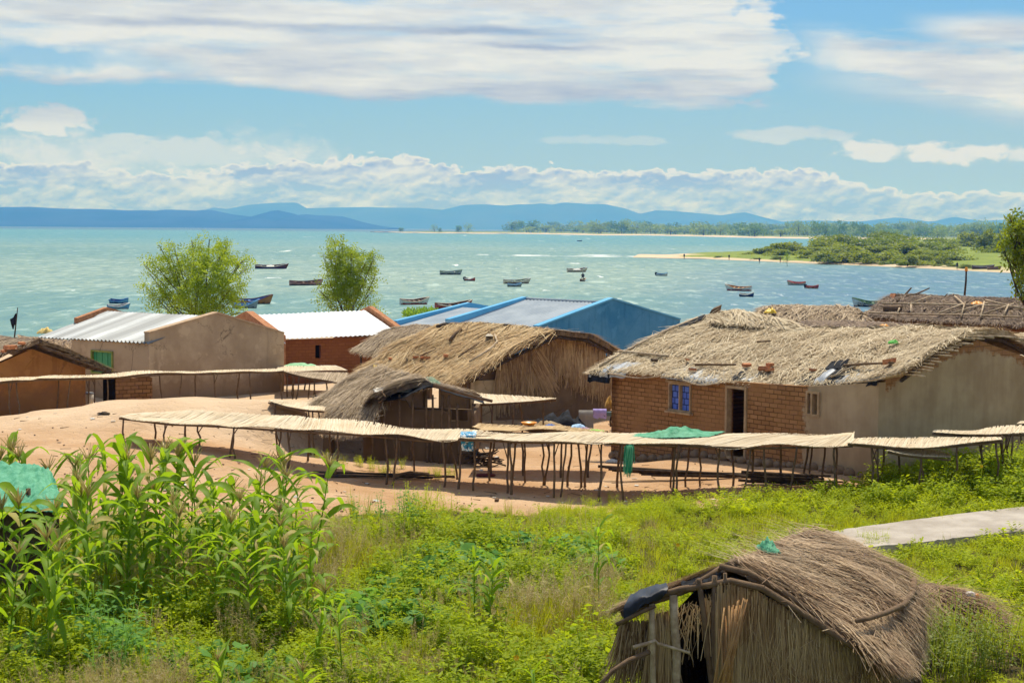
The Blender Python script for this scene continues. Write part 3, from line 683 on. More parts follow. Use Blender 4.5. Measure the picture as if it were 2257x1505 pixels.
def pl_mask(nt, u, z, n1, n2):
    uu = u + (n1 - 0.5) * 0.9 + (n2 - 0.5) * 0.35
    return uu.ss(uP - 0.28, uP - 0.18) 
M_bw = masonry('mud brick wall', -bd, (0.30, 0.150, 0.060), (0.42, 0.220, 0.090), (0.12, 0.060, 0.026), 0.25, 0.105,
               ((0.35, 0.25, 0.15), (0.47, 0.355, 0.225)), lambda nt, u, z, n1, n2: (pl_mask(nt, u, z, n1, n2) * (z + (n2 - 0.5) * 0.9).ss(0.62, 0.85)).max((u).ss(uP + 0.9, uP + 1.0) * 0 + pl_mask(nt, u, z, n1, n2) * (z).ss(0.5, 0.62)), (BH_L.x, BH_L.y))
M_gable = masonry('plastered gable wall', bp, (0.30, 0.15, 0.065), (0.38, 0.20, 0.09), (0.20, 0.11, 0.05), 0.27, 0.115,
               ((0.34, 0.24, 0.145), (0.47, 0.355, 0.225)), lambda nt, u, z, n1, n2: (3.40 - z + (n1 - 0.5) * 0.7 + (n2 - 0.5) * 0.3 - ((u - 3.3) * 0.245).abs()).ss(-0.05, 0.06), (BH_C.x, BH_C.y))
m = MB(); wall_cells(m, BH_L, -bd, BHL, bp, -0.3, eave_z, [win, dor, win2]); m.build('wall', M_bw, house)
m = MB(); gz = 3.60
g0 = BH_C; g1 = BH_C + bp * BHW
g0 = BH_C + bp * .22
m.prism([V((g0.x, g0.y, -.2)), V((g1.x, g1.y, -.2)), V((g1.x, g1.y, 2.75)), V((BH_C.x + bp.x * BHW / 2, BH_C.y + bp.y * BHW / 2, gz)), V((g0.x, g0.y, 2.85))], bd * 0.22)
gw = m.build('wall', M_gable, house); gw['label'] = 'plain plastered gable wall'
m = MB(); g0 = BH_L; g1 = BH_L + bp * BHW
m.prism([V((g0.x, g0.y, -.2)), V((g1.x, g1.y, -.2)), V((g1.x, g1.y, 2.5)), V((g0.x + bp.x * BHW / 2, g0.y + bp.y * BHW / 2, 3.55)), V((g0.x, g0.y, 2.5))], -bd * 0.22); m.build('wall', M_bw, house)
m = MB(); m.prism([BH_C + bp * BHW + V((0, 0, -.2)), BH_L + bp * BHW + V((0, 0, -.2)), BH_L + bp * BHW + V((0, 0, 2.5)), BH_C + bp * BHW + V((0, 0, 2.6))], -bp * 0.2); m.build('wall', M_gable, house)
# windows, door
def opening_frame(parent, name, o, mull, depth=0.10, fw=0.055, mat=None, sill=True, inset=0.05):
    m = MB(); a, b, z0, z1 = o; rot = Matrix(((-bd.x, bp.x, 0), (-bd.y, bp.y, 0), (0, 0, 1)))
    def bx(u0, u1, za, zb, off=0.0, dep=depth):
        c = BH_L - bd * ((u0 + u1) / 2) + bp * (inset + off); m.box((c.x, c.y, (za + zb) / 2), u1 - u0, dep, zb - za, rot)
    bx(a, a + fw, z0, z1); bx(b - fw, b, z0, z1); bx(a + fw, b - fw, z1 - fw, z1); bx(a + fw, b - fw, z0, z0 + fw)
    for q in mull: bx(a + (b - a) * q - fw / 2, a + (b - a) * q + fw / 2, z0 + fw, z1 - fw)
    return m.build(name, mat or M_frame, parent)
w1 = opening_frame(house, 'window', win, (0.5,), 0.12, 0.038, inset=0.02)
m = MB(); a, b, z0, z1 = win; ws = (b - a)
for q0, q1 in ((0.06, 0.47), (0.53, 0.94)):
    g = [[BH_L - bd * (a + ws * (q0 + (q1 - q0) * i / 14)) + bp * (0.055 + 0.010 * math.sin(i * 1.7)) + V((0, 0, z0 + 0.03 + (z1 - z0 - 0.06) * j)) for i in range(15)] for j in (0, 1)]
    m.grid(g)
m.build('curtain', M_curtain, w1)
m = MB(); lp = BH_L - bd * (a - 0.05) + bp * -0.05
m.prism([BH_L - bd * (a - .06) + bp * -.10 + V((0, 0, z0 - .05)), BH_L - bd * (b + .06) + bp * -.10 + V((0, 0, z0 - .05)), BH_L - bd * (b + .06) + bp * .03 + V((0, 0, z0 - .05)), BH_L - bd * (a - .06) + bp * .03 + V((0, 0, z0 - .05))], V((0, 0, .047))); m.build('sill', M_frame, w1)
m = MB(); m.prism([BH_L - bd * (a - .09) + bp * -.05 + V((0, 0, z1 + .002)), BH_L - bd * (b + .05) + bp * -.05 + V((0, 0, z1 + .002)), BH_L - bd * (b + .05) + bp * .05 + V((0, 0, z1 + .002)), BH_L - bd * (a - .09) + bp * .05 + V((0, 0, z1 + .002))], V((0, 0, .05))); m.build('lintel', M_frame, w1)
df = opening_frame(house, 'door_frame', (dor[0], dor[1], dor[2], dor[3]), (), 0.16, 0.06, inset=0.03)
# door leaf swung inwards on the right, half height plank leaning in the frame
m = MB(); hb_ = BH_L - bd * (dor[1] - 0.07) + bp * 0.12; into = (bp * 0.93 + bd * 0.36).normalized()
m.prism([hb_ + V((0, 0, dor[2] + .05)), hb_ + into * 0.75 + V((0, 0, dor[2] + .05)), hb_ + into * 0.75 + V((0, 0, dor[3] - .08)), hb_ + V((0, 0, dor[3] - .08))], bd * 0.035); m.build('door', M_frame, house)
w2 = opening_frame(house, 'window', win2, (0.42,), 0.16, 0.05, inset=0.03)
m = MB(); q = BH_L - bd * (win2[0] + (win2[1] - win2[0]) * 0.5) + bp * 0.10
m.prism([q + V((0, 0, win2[2] + .06)), q - bd * (win2[1] - win2[0]) * .42 + V((0, 0, win2[2] + .06)), q - bd * (win2[1] - win2[0]) * .42 + V((0, 0, win2[3] - .06)), q + V((0, 0, win2[3] - .06))], bp * 0.03); m.build('shutter', M_pole_pale, w2)
# dark floor and foundation stones
rng = random.Random(5); u = 0.15
while u < BHL - 0.1:
    p = BH_L - bd * u; z = hz(p.x, p.y); rr = rng.uniform(0.09, 0.17); m = MB(); bmv = []
    for j in range(5):
        row = []
        for i in range(8):
            th = 2 * math.pi * i / 7; ph = -1.2 + 2.5 * j / 4
            q = V((math.cos(th) * math.cos(ph), math.sin(th) * math.cos(ph) * 0.7, math.sin(ph) * 0.75)) * rr * (1 + 0.25 * noise.noise(V((th, ph, u))))
            row.append(p - bp * 0.05 + V((0, 0, z + rr * 0.4)) + q)
        for k in (0,): row[7] = row[0]
        bmv.append(row)
    m.grid(bmv); m.build('foundation_stone', M_stone, house); u += rr * rng.uniform(1.7, 2.3)
# roof: front slope, back slope
ev = [P(1304,826,43.7), P(1395,829,42.5), P(1480,834,41.5), P(1560,846,40.6), P(1640,848,39.9), P(1722,857,39.1), P(1800,852,38.3), P(1870,846,37.5), P(1935,840,36.6), P(1995,826,35.85)]
rd = [P(1556,704,45.5), P(1640,718,44.1), P(1740,728,42.9), P(1840,731,41.7), P(1940,731,40.5), P(2050,730,39.4), P(2148,738,38.35)]
md = [cr(rd, k / 6).lerp(cr(ev, k / 6), 0.5) + V((0, 0, 0.10 - 0.06 * (k in (2, 3)))) for k in range(7)]
roof = thatch(None, house, [rd, md, ev], [M_under_pale, M_straw_pale], 15000, 0.55, 0.022, 0.75, 0.08, 48, 16, 0.07, 0.07, 3, 0.14, 0.22, 0.14, droop=0.05)
bk = mirror_rows([rd, md, ev], 0.15)
thatch(None, house, bk, [M_under_pale, M_straw_pale], 2600, 0.55, 0.022, 0.5, 0.13, 30, 10, 0.05, 0.06, 4, 0.14, 0.12)
# purlin ends showing along both rakes, plastic along the eave, poles
rng = random.Random(8)
for rows_, a in (([rd, md, ev], 1.0), (bk, 1.0), ([rd, md, ev], 0.0)):
    out = (-bd if a == 1.0 else bd)
    for k in range(19):
        b = 0.03 + k / 18 * 0.94; p = loft(rows_, a, b) - V((0, 0, 0.02)); L = rng.uniform(0.22, 0.48) if a == 1 else rng.uniform(0.1, 0.42)
        stick('purlin', [p - out * 0.25, p + out * L + V((0, 0, rng.gauss(0, .02)))], 0.022, 0.018, M_pole_pale, house, n=5)
m = MB()
for rows_ in ([rd, md, ev], bk): m.tube([loft(rows_, 0.985, b) - V((0, 0, 0.10)) for b in (0, .25, .5, .75, 1)], 0.05, 0.045, 6)
m.build('rafter', M_pole_dark, house)
m = MB(); m.tube([loft([rd, md, ev], 0.012, b) + V((0, 0, 0.17)) for b in (.1, .35, .6, .97)], 0.04, 0.035, 6); m.build('rake_pole', M_pole_pale, house)
def eave_sheet(a0, a1, b0, b1, seed, mat, hang=0.10, parent=house, lift=0.02):
    m = MB(); n = 16; g = []
    for j in range(6):
        row = []
        for i in range(n + 1):
            a = a0 + (a1 - a0) * i / n; b = b0 + (b1 - b0) * j / 5; p = loft([rd, md, ev], a, min(b, 1))
            if b > 1: p = p + V((-bp.x * .03, -bp.y * .03, -(b - 1) * 3.2))
            q = noise.noise(V((a * 40, b * 6, seed))); p = p + V((0, 0, 0.075 + lift + 0.07 * abs(q))) - bp * (0.10 * max(0, b - 0.9) * 6) 
            row.append(p)
        g.append(row)
    m.grid(g); return m.build('plastic_sheet', mat, parent)
eave_sheet(0.20, 0.37, 0.86, 1.035, 1, M_grey_pl); eave_sheet(0.36, 0.47, 0.84, 1.0, 2, M_grey_pl); eave_sheet(0.60, 0.76, 0.80, 1.04, 3, M_black, lift=.04); eave_sheet(0.665, 0.70, 0.84, 1.03, 33, M_grey_pl, lift=.075); eave_sheet(0.74, 0.93, 0.93, 1.03, 4, M_grey_pl)
eave_sheet(0.0, 0.10, 0.86, 1.05, 5, M_grey_pl); eave_sheet(-0.0, 0.06, 0.95, 1.09, 6, M_black); eave_sheet(0.41, 0.435, 0.80, 1.0, 7, M_black, lift=.05); eave_sheet(0.66, 0.72, 0.74, 0.86, 8, M_black, lift=.1); eave_sheet(0.005, 0.035, 0.03, 0.30, 9, M_black, lift=.07); eave_sheet(0.78, 0.90, 0.985, 1.05, 10, M_black, lift=-.02)
# wavering edge pole of split reed along the eave
m = MB(); rng = random.Random(2)
m.tube([loft([rd, md, ev], a, 1.0) - bp * (0.15 + .04 * math.sin(a * 23)) + V((0, 0, 0.02 + 0.045 * math.sin(a * 34))) for a in np.linspace(0.06, 0.66, 40)], 0.020, 0.018, 5); m.tube([loft([rd, md, ev], a, 1.0) - bp * 0.15 + V((0, 0, 0.03)) for a in np.linspace(0.78, 1.0, 10)], 0.02, 0.014, 5); m.build('edge_pole', M_pole_pale, house)
RF = [rd, md, ev]
def on_roof(a, b, up=0.16): return loft(RF, a, b) + V((0, 0, up))
GP = 'poles weighing down the thatch of the brick house'
for a0, b0, a1, b1, r, lab in ((0.0, 0.76, 0.145, 0.80, 0.05, 'long pale pole on the left end of the brick house thatch'), (0.26, 0.87, 0.37, 0.80, 0.035, 'crooked brown branch above the brick house doorway'), (0.33, 0.40, 0.385, 0.37, 0.022, 'short thin brown stick in the middle of the pale thatch'),
                         (0.72, 0.83, 0.93, 0.88, 0.035, 'long brown branch along the right part of the pale thatch'), (0.715, 1.06, 0.80, 0.80, 0.03, 'bundle of pale reeds slanting off the eave above the small window')):
    stick('pole', crook(on_roof(a0, b0, 0.19), on_roof(a1, b1, 0.2), 6, 0.03, rng), r, r * 0.7, M_pole_pale if r > 0.04 or 'reeds' in lab else M_pole, None, lab, 'pole', GP)
def bit(name, c, s, mat, lab, cat, grp, seed):
    rng = random.Random(seed); m = MB(); 
    m.box((0, 0, 0), s, s * 0.5, s * 0.32, Matrix.Rotation(rng.uniform(0, 3), 3, 'Z') @ Matrix.Rotation(rng.uniform(-.3, .3), 3, 'X'))
    m.v = [tuple(V(p) * (1 + 0.2 * noise.noise(V(p) * 9 + V((seed, 0, 0)))) + c + V((0, 0, s * 0.22))) for p in m.v]
    o = m.build(name, mat, None, c); tag(o, lab, cat, grp); return o
GB = 'bricks holding down the thatch of the brick house'
for i, (px, py, s, lab) in enumerate(((1527,812,.17,'small orange brick on the thatch left of the doorway'),(1645,804,.21,'flat orange brick above the doorway'),(1686,814,.27,'orange brick lying lowest of the cluster by the eave sheet'),(1700,807,.20,'orange brick on top of the cluster by the eave sheet'),(1697,812,.2,'orange brick between two others near the eave'),(1515,796,.12,'tiny orange brick chip high on the left thatch'),(1793,813,.16,'orange brick beside the black plastic bundle'),(1960,799,.34,'round red brown brick lump on the right of the pale thatch'),(1445,793,.17,'dark clod beside the long pale pole'))):
    for b in np.linspace(0, 1, 200):
        pass
    best = min(((a, b) for a in np.linspace(0, 1, 60) for b in np.linspace(0, 1, 40)), key=lambda ab: (lambda q: (q[0] - px) ** 2 + (q[1] - py) ** 2)(pix(on_roof(ab[0], ab[1], .2))))
    bit('brick', on_roof(best[0], best[1], .17), s, M_brickbit if 'dark' not in lab else M_pole_dark, lab, 'brick', GB, i)
best = min(((a, b) for a in np.linspace(0, 1, 60) for b in np.linspace(0, 1, 40)), key=lambda ab: (lambda q: (q[0] - 1968) ** 2 + (q[1] - 757) ** 2)(pix(on_roof(ab[0], ab[1], .2))))
rag('bag', on_roof(*best, .17), .22, .16, .12, plain('green plastic', (0.08, 0.45, 0.05)), 'small green plastic bag on the pale thatch', 'bag', 5)
# straw cap spilling over the left of the ridge, with a bent sheet
cap = [[P(1560,704,45.2), P(1610,690,44.6), P(1660,697,44.2), P(1730,716,43.3)], [P(1575,722,44.2), P(1640,724,43.5), P(1710,734,42.9), P(1770,735,42.3)]]
thatch('ridge_cap', house, cap, [M_under_pale, M_straw_pale], 1500, 0.6, 0.03, 0.35, 0.12, 16, 6, 0.04, 0.05, 9, 0.1)
m = MB(); a_, b_, c_, d_ = P(1560,697,45), P(1582,692,45), P(1585,676,45), P(1568,683,45); m.prism([a_, b_, c_, d_], V((0.1, 0.25, 0.05))); m.build('ridge_board', M_pole, house)
# ============ 2. reed walled thatched house in the middle
mh = thing('thatched_house', (-0.5, 51, 0.4), 'big thatched house with golden grass roof and reed screens on its gable', 'house')
rd2 = [P(968,716,53.8), P(1040,712,52.8), P(1110,716,52.0), P(1180,724,51.2), P(1228,730,50.6)]
ev2 = [P(798,826,52.9), P(850,833,52.1), P(905,838,51.3), P(970,842,50.1), P(1035,842,49.1)]
md2 = [cr(rd2, k / 4).lerp(cr(ev2, k / 4), 0.5) + V((0, 0, 0.12)) for k in range(5)]
rd2 = [p - V((0, 0, .13)) for p in rd2]; md2 = [p - V((0, 0, .10)) for p in md2]
R2 = [rd2, md2, ev2]
thatch(None, mh, R2, [M_under, M_straw_gold], 16000, 0.8, 0.024, 0.22, 0.16, 44, 16, 0.09, 0.07, 11, 0.46, 0.02, 0.26, clump=1.1, droop=0.22)
ev2b = [P(968,716,53.8) + V((2.0, 2.0, -0.8)), P(1180,790,55), P(1362,782,52.8)]
bk2 = [rd2, [P(1010,726,54.8), P(1190,742,53), P(1300,748,51.7)], [P(1080,760,56.2), P(1250,775,54.6), P(1360,781,52.9)]]
thatch(None, mh, bk2, [M_under, M_straw_gold], 2600, 0.6, 0.022, 0.25, 0.15, 24, 10, 0.05, 0.05, 12, 0.2, 0.03)
# gable: mud corner plus hung reed screens
A2 = P(1036,930,50.2); B2 = P(1100,930,50.3); C2 = P(1346,922,52.8)
gd = xy(C2 - A2).normalized(); gn = V((gd.y, -gd.x, 0)); gL = xy(C2 - A2).length
def gtop(u):
    t = u / gL; ap = (1228 - 1036) / (1346 - 1036)
    return (1.72 + (2.93 - 1.72) * t / ap) if t < ap else (2.93 + (2.15 - 2.93) * (t - ap) / (1 - ap))
M_mudw = plaster('pale mud plaster', (0.38, 0.29, 0.16), (0.58, 0.47, 0.30), .55)
M_mudd = plaster('brown mud plaster', (0.115, 0.075, 0.042), (0.20, 0.138, 0.082), .4, .5)
m = MB(); wall_cells(m, xy(A2), gd, gL, -gn, -0.2, lambda u: gtop(u) - 0.10, [], 0.18, 0.35); m.build('wall', M_mudd, mh)
m = MB(); wall_cells(m, xy(A2) + gn * 0.004, gd, 0.85, gn, 0.1, lambda u: min(1.55, gtop(u) - 0.16), [], 0.05, 0.85); m.build('wall_plaster', M_mudw, mh)
fa = xy(A2); fb = xy(ev2[0]) + V((0.35, 0.35, 0)); fd = (fb - fa).normalized()
m = MB(); wall_cells(m, fa, fd, (fb - fa).length, V((fd.y, -fd.x, 0)) * -1, -0.2, lambda u: 1.72, [(1.2, 1.9, .4, 1.5)], 0.15, 0.8); m.build('wall', M_mudd, mh)
m = MB(); rng = random.Random(21)
for k in range(3600):
    u = 0.85 + rng.random() * (gL - 0.85); zt = gtop(u) - rng.uniform(0.0, 0.55); L = rng.uniform(0.5, 1.25)
    if zt - L < 0.42: L = max(0.2, zt - 0.42)
    p = xy(A2) + gd * u + gn * rng.uniform(0.02, 0.12) + V((0, 0, zt)); s = rng.gauss(0, 0.10) + (rng.uniform(-.7, .7) if rng.random() < .06 else 0)
    d = (V((0, 0, -1)) + gd * s + gn * rng.uniform(-.02, .06)).normalized(); m.blade(p, d, gd, gn, L, rng.uniform(.014, .03), 0.03, 2, 0, .5)
for k in range(420):       # slanting loose sheaf
    u = gL * 0.40 + rng.random() * .35; p = xy(A2) + gd * u + gn * rng.uniform(.10, .18) + V((0, 0, 2.25 + rng.uniform(-.35, .2)))
    d = (V((0, 0, -1)) + gd * rng.gauss(0.62, 0.14)).normalized(); m.blade(p, d, gd, gn, rng.uniform(.7, 1.25), .02, .03, 2, 0, .5)
m.build('reed_screen', M_straw_wall, mh)
m = MB(); m.tube([R2_ + V((0, 0, -0.06)) for R2_ in (loft(R2, .985, b) for b in (0, .3, .6, .95))], .05, .04, 6); m.tube([loft(bk2, .985, b) - V((0, 0, .05)) for b in (0, .5, 1)], .05, .04, 6); m.build('rafter', M_pole_dark, mh)
def near_on(rows, px, py, up=0.2): 
    ab = min(((a, b) for a in np.linspace(0, 1, 50) for b in np.linspace(0, 1, 40)), key=lambda t: (lambda q: (q[0] - px) ** 2 + (q[1] - py) ** 2)(pix(loft(rows, t[0], t[1]) + V((0, 0, up)))))
    return loft(rows, *ab) + V((0, 0, up))
G2 = 'branches lying on the golden thatch'
for pts, r, lab, mt in ((((1033,798),(1062,782),(1085,768),(1097,752),(1092,738)), .045, 'long pale forked branch on the right of the golden thatch', M_pole_pale), (((992,752),(1000,735),(1020,726)), .06, 'short thick grey branch near the ridge of the golden thatch', M_pole), (((925,784),(960,768)), .025, 'thin dark stick in the middle of the golden thatch', M_pole), (((1010,785),(1040,764),(1065,750)), .022, 'thin dark stick beside the forked pale branch', M_pole)):
    stick('branch', [near_on(R2, x, y, .30) for x, y in pts], r, r * .6, mt, None, lab, 'branch', G2)
stick('hollow_log', [near_on(R2, 962, 722, .22), near_on(R2, 982, 717, .24)], .09, .08, M_pole_dark, None, 'short dark hollow log on the left end of the golden ridge', 'log', None, 10)
for i, (x, y, s, lab) in enumerate(((930,793,.2,'leftmost orange brick on the golden thatch'),(918,792,.18,'orange brick piece at the left edge of the brick row'),(942,791,.22,'broad orange brick in the row on the golden thatch'),(982,789,.24,'orange brick at the right end of the row'),(859,792,.18,'pale red brick far left near the golden eave'),(897,792,.17,'whitish brick in the row on the golden thatch'))):
    bit('brick', near_on(R2, x, y, .26), s, M_brickbit if 'whitish' not in lab else M_mudw, lab, 'brick', 'bricks in a row on the golden thatch', 30 + i)
rag('rag', near_on(R2, 1078, 742, .24), .22, .7, .07, mottled('greyed sacking', (.34,.29,.22), (.52,.46,.36), 9), 'frayed pale sack caught on the forked branch', 'sack', 7)

# ============ 3. low shack in front
sh = thing('shack', (-2.2, 42.3, 0.3), 'low leaning shack with grey thatch, black plastic roof edge and mud front', 'shack')
sr = [P(950,850,42.0), P(915,836,43.4), P(870,826,44.6), P(838,816,46.2)]
se = [P(838,886,41.8), P(815,905,42.6), P(770,900,43.2), P(704,894,44.2)]
sm_ = [cr(sr, k / 3).lerp(cr(se, k / 3), .5) + V((0, 0, .12)) for k in range(4)]
thatch(None, sh, [sr, sm_, se], [M_under_grey, M_straw_grey], 7000, .85, .024, .34, .12, 26, 12, .10, .10, 13, .3, .08, .15, clump=1.3, droop=.15)
low_r = [P(868,868,42.4), P(820,868,43.0), P(775,872,43.6)]; low_e = [P(815,945,41.3), P(770,950,41.9), P(722,938,42.9)]
thatch(None, sh, [low_r, [(p + q) / 2 + V((0, 0, .1)) for p, q in zip(low_r, low_e)], low_e], [M_under_grey, M_straw_grey], 3600, .8, .02, .3, .1, 18, 10, .07, .08, 14, .28, .08, .2, droop=.2)
sback = [sr, [P(1000,862,42.6), P(975,850,44), P(930,842,45.4), P(890,832,46.6)], [P(1056,878,43.2), P(1030,868,44.6), P(985,858,46), P(950,850,47.2)]]
thatch(None, sh, sback, [M_under_grey, M_straw_grey], 900, .6, .02, .4, .08, 16, 8, .05, .05, 15, .12, .1)
def sheet(parent, name, rows, mat, seed, amp=.05, n=18, k=8, thick=.01):
    m = MB(); g = []
    for j in range(k + 1):
        g.append([loft(rows, i / n, j / k) + V((0, 0, amp * noise.noise(V((i * .45, j * .5, seed))) + amp * .5 * noise.noise(V((i * 1.3, j * 1.1, seed + 3))))) for i in range(n + 1)])
    m.grid(g); m.grid([[p - V((0, 0, thick)) for p in r][::-1] for r in g]); return m.build(name, mat, parent)
sheet(sh, 'plastic_sheet', [[P(832,876,42.6), P(890,862,42.5), P(950,848,42.3), P(1000,857,42.3), P(1062,874,42.4)], [P(838,884,41.5), P(890,876,41.5), P(945,852,41.5), P(1000,868,41.6), P(1068,888,41.8)]], M_black, 2, .07)
stick('edge_pole', [P(955,848,41.5), P(990,858,41.5), P(1050,876,41.6), P(1085,884,41.7)], .05, .04, M_pole, sh)
stick('edge_pole', [P(835,888,41.5), P(850,876,41.5), P(842,862,41.6)], .035, .03, M_pole, sh)
sa, sb = xy(P(818,1005,42.0)), xy(P(1044,1020,41.9)); sd = (sb - sa).normalized(); sL = (sb - sa).length; sn = V((-sd.y, sd.x, 0))
def usx(px): return (px - 818) / (1044 - 818) * sL
zc = lambda py: P(930, py, 42).z
m = MB(); wall_cells(m, sa, sd, sL, sn, -.2, lambda u: zc(893) - .12 * (u < usx(902)) * -1 - (.10 + .10 * noise.noise((u * 3, 0, 1))) * (u > usx(905)), [(usx(994), usx(1030), zc(926), zc(880))], .12, .14); m.build('wall', M_mudd, sh)
for px in (822,853,882,905,941,950,966,991,1013,1046):
    stick('post', crook(xy(P(px,1010,41.85)) + V((0, 0, .15)), xy(P(px + rng.uniform(-4, 4),880,41.8)) + V((0, 0, zc(868 if 880 < px < 1000 else 886))), 4, .02, rng), .035, .03, M_pole, sh)
la, lb = xy(P(712,1000,43.6)), xy(P(818,1005,42.0))
m = MB(); ld = (lb - la).normalized(); wall_cells(m, la, ld, (lb - la).length, V((-ld.y, ld.x, 0)), -.2, lambda u: 1.15, [(.35, 1.75, .15, 1.05)], .12, 3); m.build('wall', M_mudd, sh)
m = MB(); ra, rb = sb, sb + sn * 3.6; wall_cells(m, ra, sn, 3.6, -sd, -.2, lambda u: 1.45, [], .1, 4); m.build('wall', M_mudd, sh)
m = MB(); ra = la; wall_cells(m, ra, sn, 3.2, sd, -.2, lambda u: 1.1, [], .1, 4); m.build('wall', M_mudd, sh)
m = MB(); wall_cells(m, la + sn * 3.2, (sb + sn * 3.6 - la - sn * 3.2).normalized(), (sb + sn * 3.6 - la - sn * 3.2).length, -sn, -.2, lambda u: 1.2, [], .1, 9); m.build('wall', M_mudd, sh)
rag('sack', P(872,862,42.4), 1.0, .7, .18, M_rag, 'heap of dirty white sacking on the front of the shack roof', 'sack', 3, rot=.2)
rag('net_bundle', P(898,854,42.5), .45, .45, .16, M_greensheet, 'faded green net bundle beside the white sacking on the shack roof', 'net', 4)
rag('net_bundle', P(946,846,42.5), .55, .4, .18, mottled('grey green net', (.12,.20,.13), (.32,.38,.27), 15), 'grey green net bundle at the peak of the shack roof', 'net', 6)
rag('plastic_bag', P(826,826,45.6), .2, .25, .32, M_yellow, 'yellow plastic bag caught in the grey shack thatch', 'bag', 8)

# ============ 4. blue building
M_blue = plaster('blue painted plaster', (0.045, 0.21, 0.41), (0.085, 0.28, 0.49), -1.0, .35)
M_bluel = mottled('blue parapet with painted sunlight', (0.09, 0.35, 0.60), (0.14, 0.42, 0.66), 1.0, 0.75, 0.25, 0.01, 30)  # paler copy of the wall blue, sunlight put into the colour
bb = thing('blue_building', (2, 66, 0.2), 'long bright blue building with stepped gable parapets and grey metal roof', 'building')
rdir = V((-.71, .70, 0)); ndir = V((.70, .71, 0))
apR = P(1350,660,64.0); W4 = 4.0; L4 = 4.47
def gable_at(ap, zeL, zeR, wL, wR, thick, parent, mat, name='gable_wall', capm=None):
    l = xy(ap) - ndir * wL; r = xy(ap) + ndir * wR; m = MB()
    m.prism([V((l.x, l.y, -.2)), V((r.x, r.y, -.2)), V((r.x, r.y, zeR)), V((ap.x, ap.y, ap.z)), V((l.x, l.y, zeL))], rdir * thick)
    o = m.build(name, mat, parent)
    if capm:
        m = MB()
        for e, ze in ((l, zeL), (r, zeR)):
            m.prism([V((ap.x, ap.y, ap.z + .003)) - rdir * .04, V((e.x, e.y, ze + .003)) - rdir * .04, V((e.x, e.y, ze + .06)) - rdir * .04, V((ap.x, ap.y, ap.z + .063)) - rdir * .04], rdir * (thick + .08))
        m.build('coping', capm, o)
    return o
zE = P(1500,705,66.9).z
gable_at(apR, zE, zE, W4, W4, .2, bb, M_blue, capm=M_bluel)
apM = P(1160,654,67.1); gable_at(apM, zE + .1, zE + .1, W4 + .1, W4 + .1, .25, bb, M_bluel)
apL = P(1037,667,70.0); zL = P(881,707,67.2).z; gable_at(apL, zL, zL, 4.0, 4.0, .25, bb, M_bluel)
M_roofg = corrugated('grey corrugated roof', rdir, (0.27, 0.32, 0.37), (0.37, 0.42, 0.46), 0.19, 0.7, 0.0, spec=.1)
def tin_roof(parent, rid, eav, mat, pitch=.19, amp=.022, name='roof', nv=4, thick=.02):
    L = (rid[1] - rid[0]).length; n = int(L / pitch * 6); m = MB(); g = []
    nn = (rid[1] - rid[0]).cross(eav[0] - rid[0]).normalized(); nn = nn if nn.z > 0 else -nn
    for j in range(nv + 1):
        row = []
        for i in range(n + 1):
            a = i / n; p = rid[0].lerp(rid[1], a).lerp(eav[0].lerp(eav[1], a), j / nv); row.append(p + nn * (amp * math.sin(2 * math.pi * a * L / pitch) + .01 * noise.noise(V((a * 6, j * .7, L)))))
        g.append(row)
    m.grid(g); m.grid([[p - nn * thick for p in r][::-1] for r in g]); return m.build(name, mat, parent)
def slope(ap, d0, d1, w, drop_r, ze, side):
    a = xy(ap) + rdir * d0; b = xy(ap) + rdir * d1; e = ndir * (w * side)
    return [a + V((0, 0, drop_r)), b + V((0, 0, drop_r))], [a + e + V((0, 0, ze)), b + e + V((0, 0, ze))]
zr = P(1240,664,65.5).z
for s in (-1, 1):
    r_, e_ = slope(apR, .22, L4 - .02, W4 + .3, zr, zE - .22, s); tin_roof(bb, r_, e_, M_roofg)
m = MB(); m.tube([xy(apR) + rdir * .22 + V((0, 0, zr + .02)), xy(apR) + rdir * (L4 - .02) + V((0, 0, zr + .02))], .06, .06, 6); m.build('ridge_cap', M_roofg, bb)
zr2 = P(1060,680,69).z; L5 = (xy(apL) - xy(apM)).dot(rdir)
for s in (-1, 1):
    r_, e_ = slope(apM, .28, L5 - .02, 3.9 + .35, zr2, zL - .35, s); tin_roof(bb, r_, e_, M_roofg)
for d0, d1 in ((.2, L4), (L4 + .25, L4 + L5)):
    for s in (-1, 1):
        A = xy(apR) + rdir * d0 + ndir * (3.75 * s); m = MB(); wall_cells(m, A, rdir, d1 - d0, -ndir * s, -.2, lambda u: zE - .42, [(1.2, 2.1, 1.0, 1.9)] if s < 0 else [], .2, 9); m.build('wall', M_blue, bb)

# ============ 5. tin house on the left, 6. white roofed house behind it
M_plas = plaster('smoothed tan plaster', (0.36, 0.26, 0.165), (0.49, 0.37, 0.245), .75)
M_redcap = mottled('raw brick parapet', (0.34, 0.14, 0.06), (0.50, 0.24, 0.12), 7, 0.95, 0.6, 0.02, 20)
th = thing('tin_house', (-11, 57, .3), 'tan plastered house with shiny pale corrugated roof and green shuttered window', 'house')
tl, ta, tr_ = P(328,735,54.7), P(480,691,57.0), P(626,735,59.3); tdir = V((-.78, .62, 0)).normalized(); tn = (xy(tr_) - xy(tl)).normalized()
def pent(l, a, r, off, parent, mat, name='gable_wall', z0=-.2):
    m = MB(); m.prism([V((l.x, l.y, z0)), V((r.x, r.y, z0)), r, a, l], off); return m.build(name, mat, parent)
gg = pent(tl, ta, tr_, tdir * .22, th, M_plas)
m = MB(); 
for e in (tl, tr_): m.prism([ta + V((0, 0, .003)) - tdir * .03, e + V((0, 0, .003)) - tdir * .03, e + V((0, 0, .05)) - tdir * .03, ta + V((0, 0, .053)) - tdir * .03], tdir * .28)
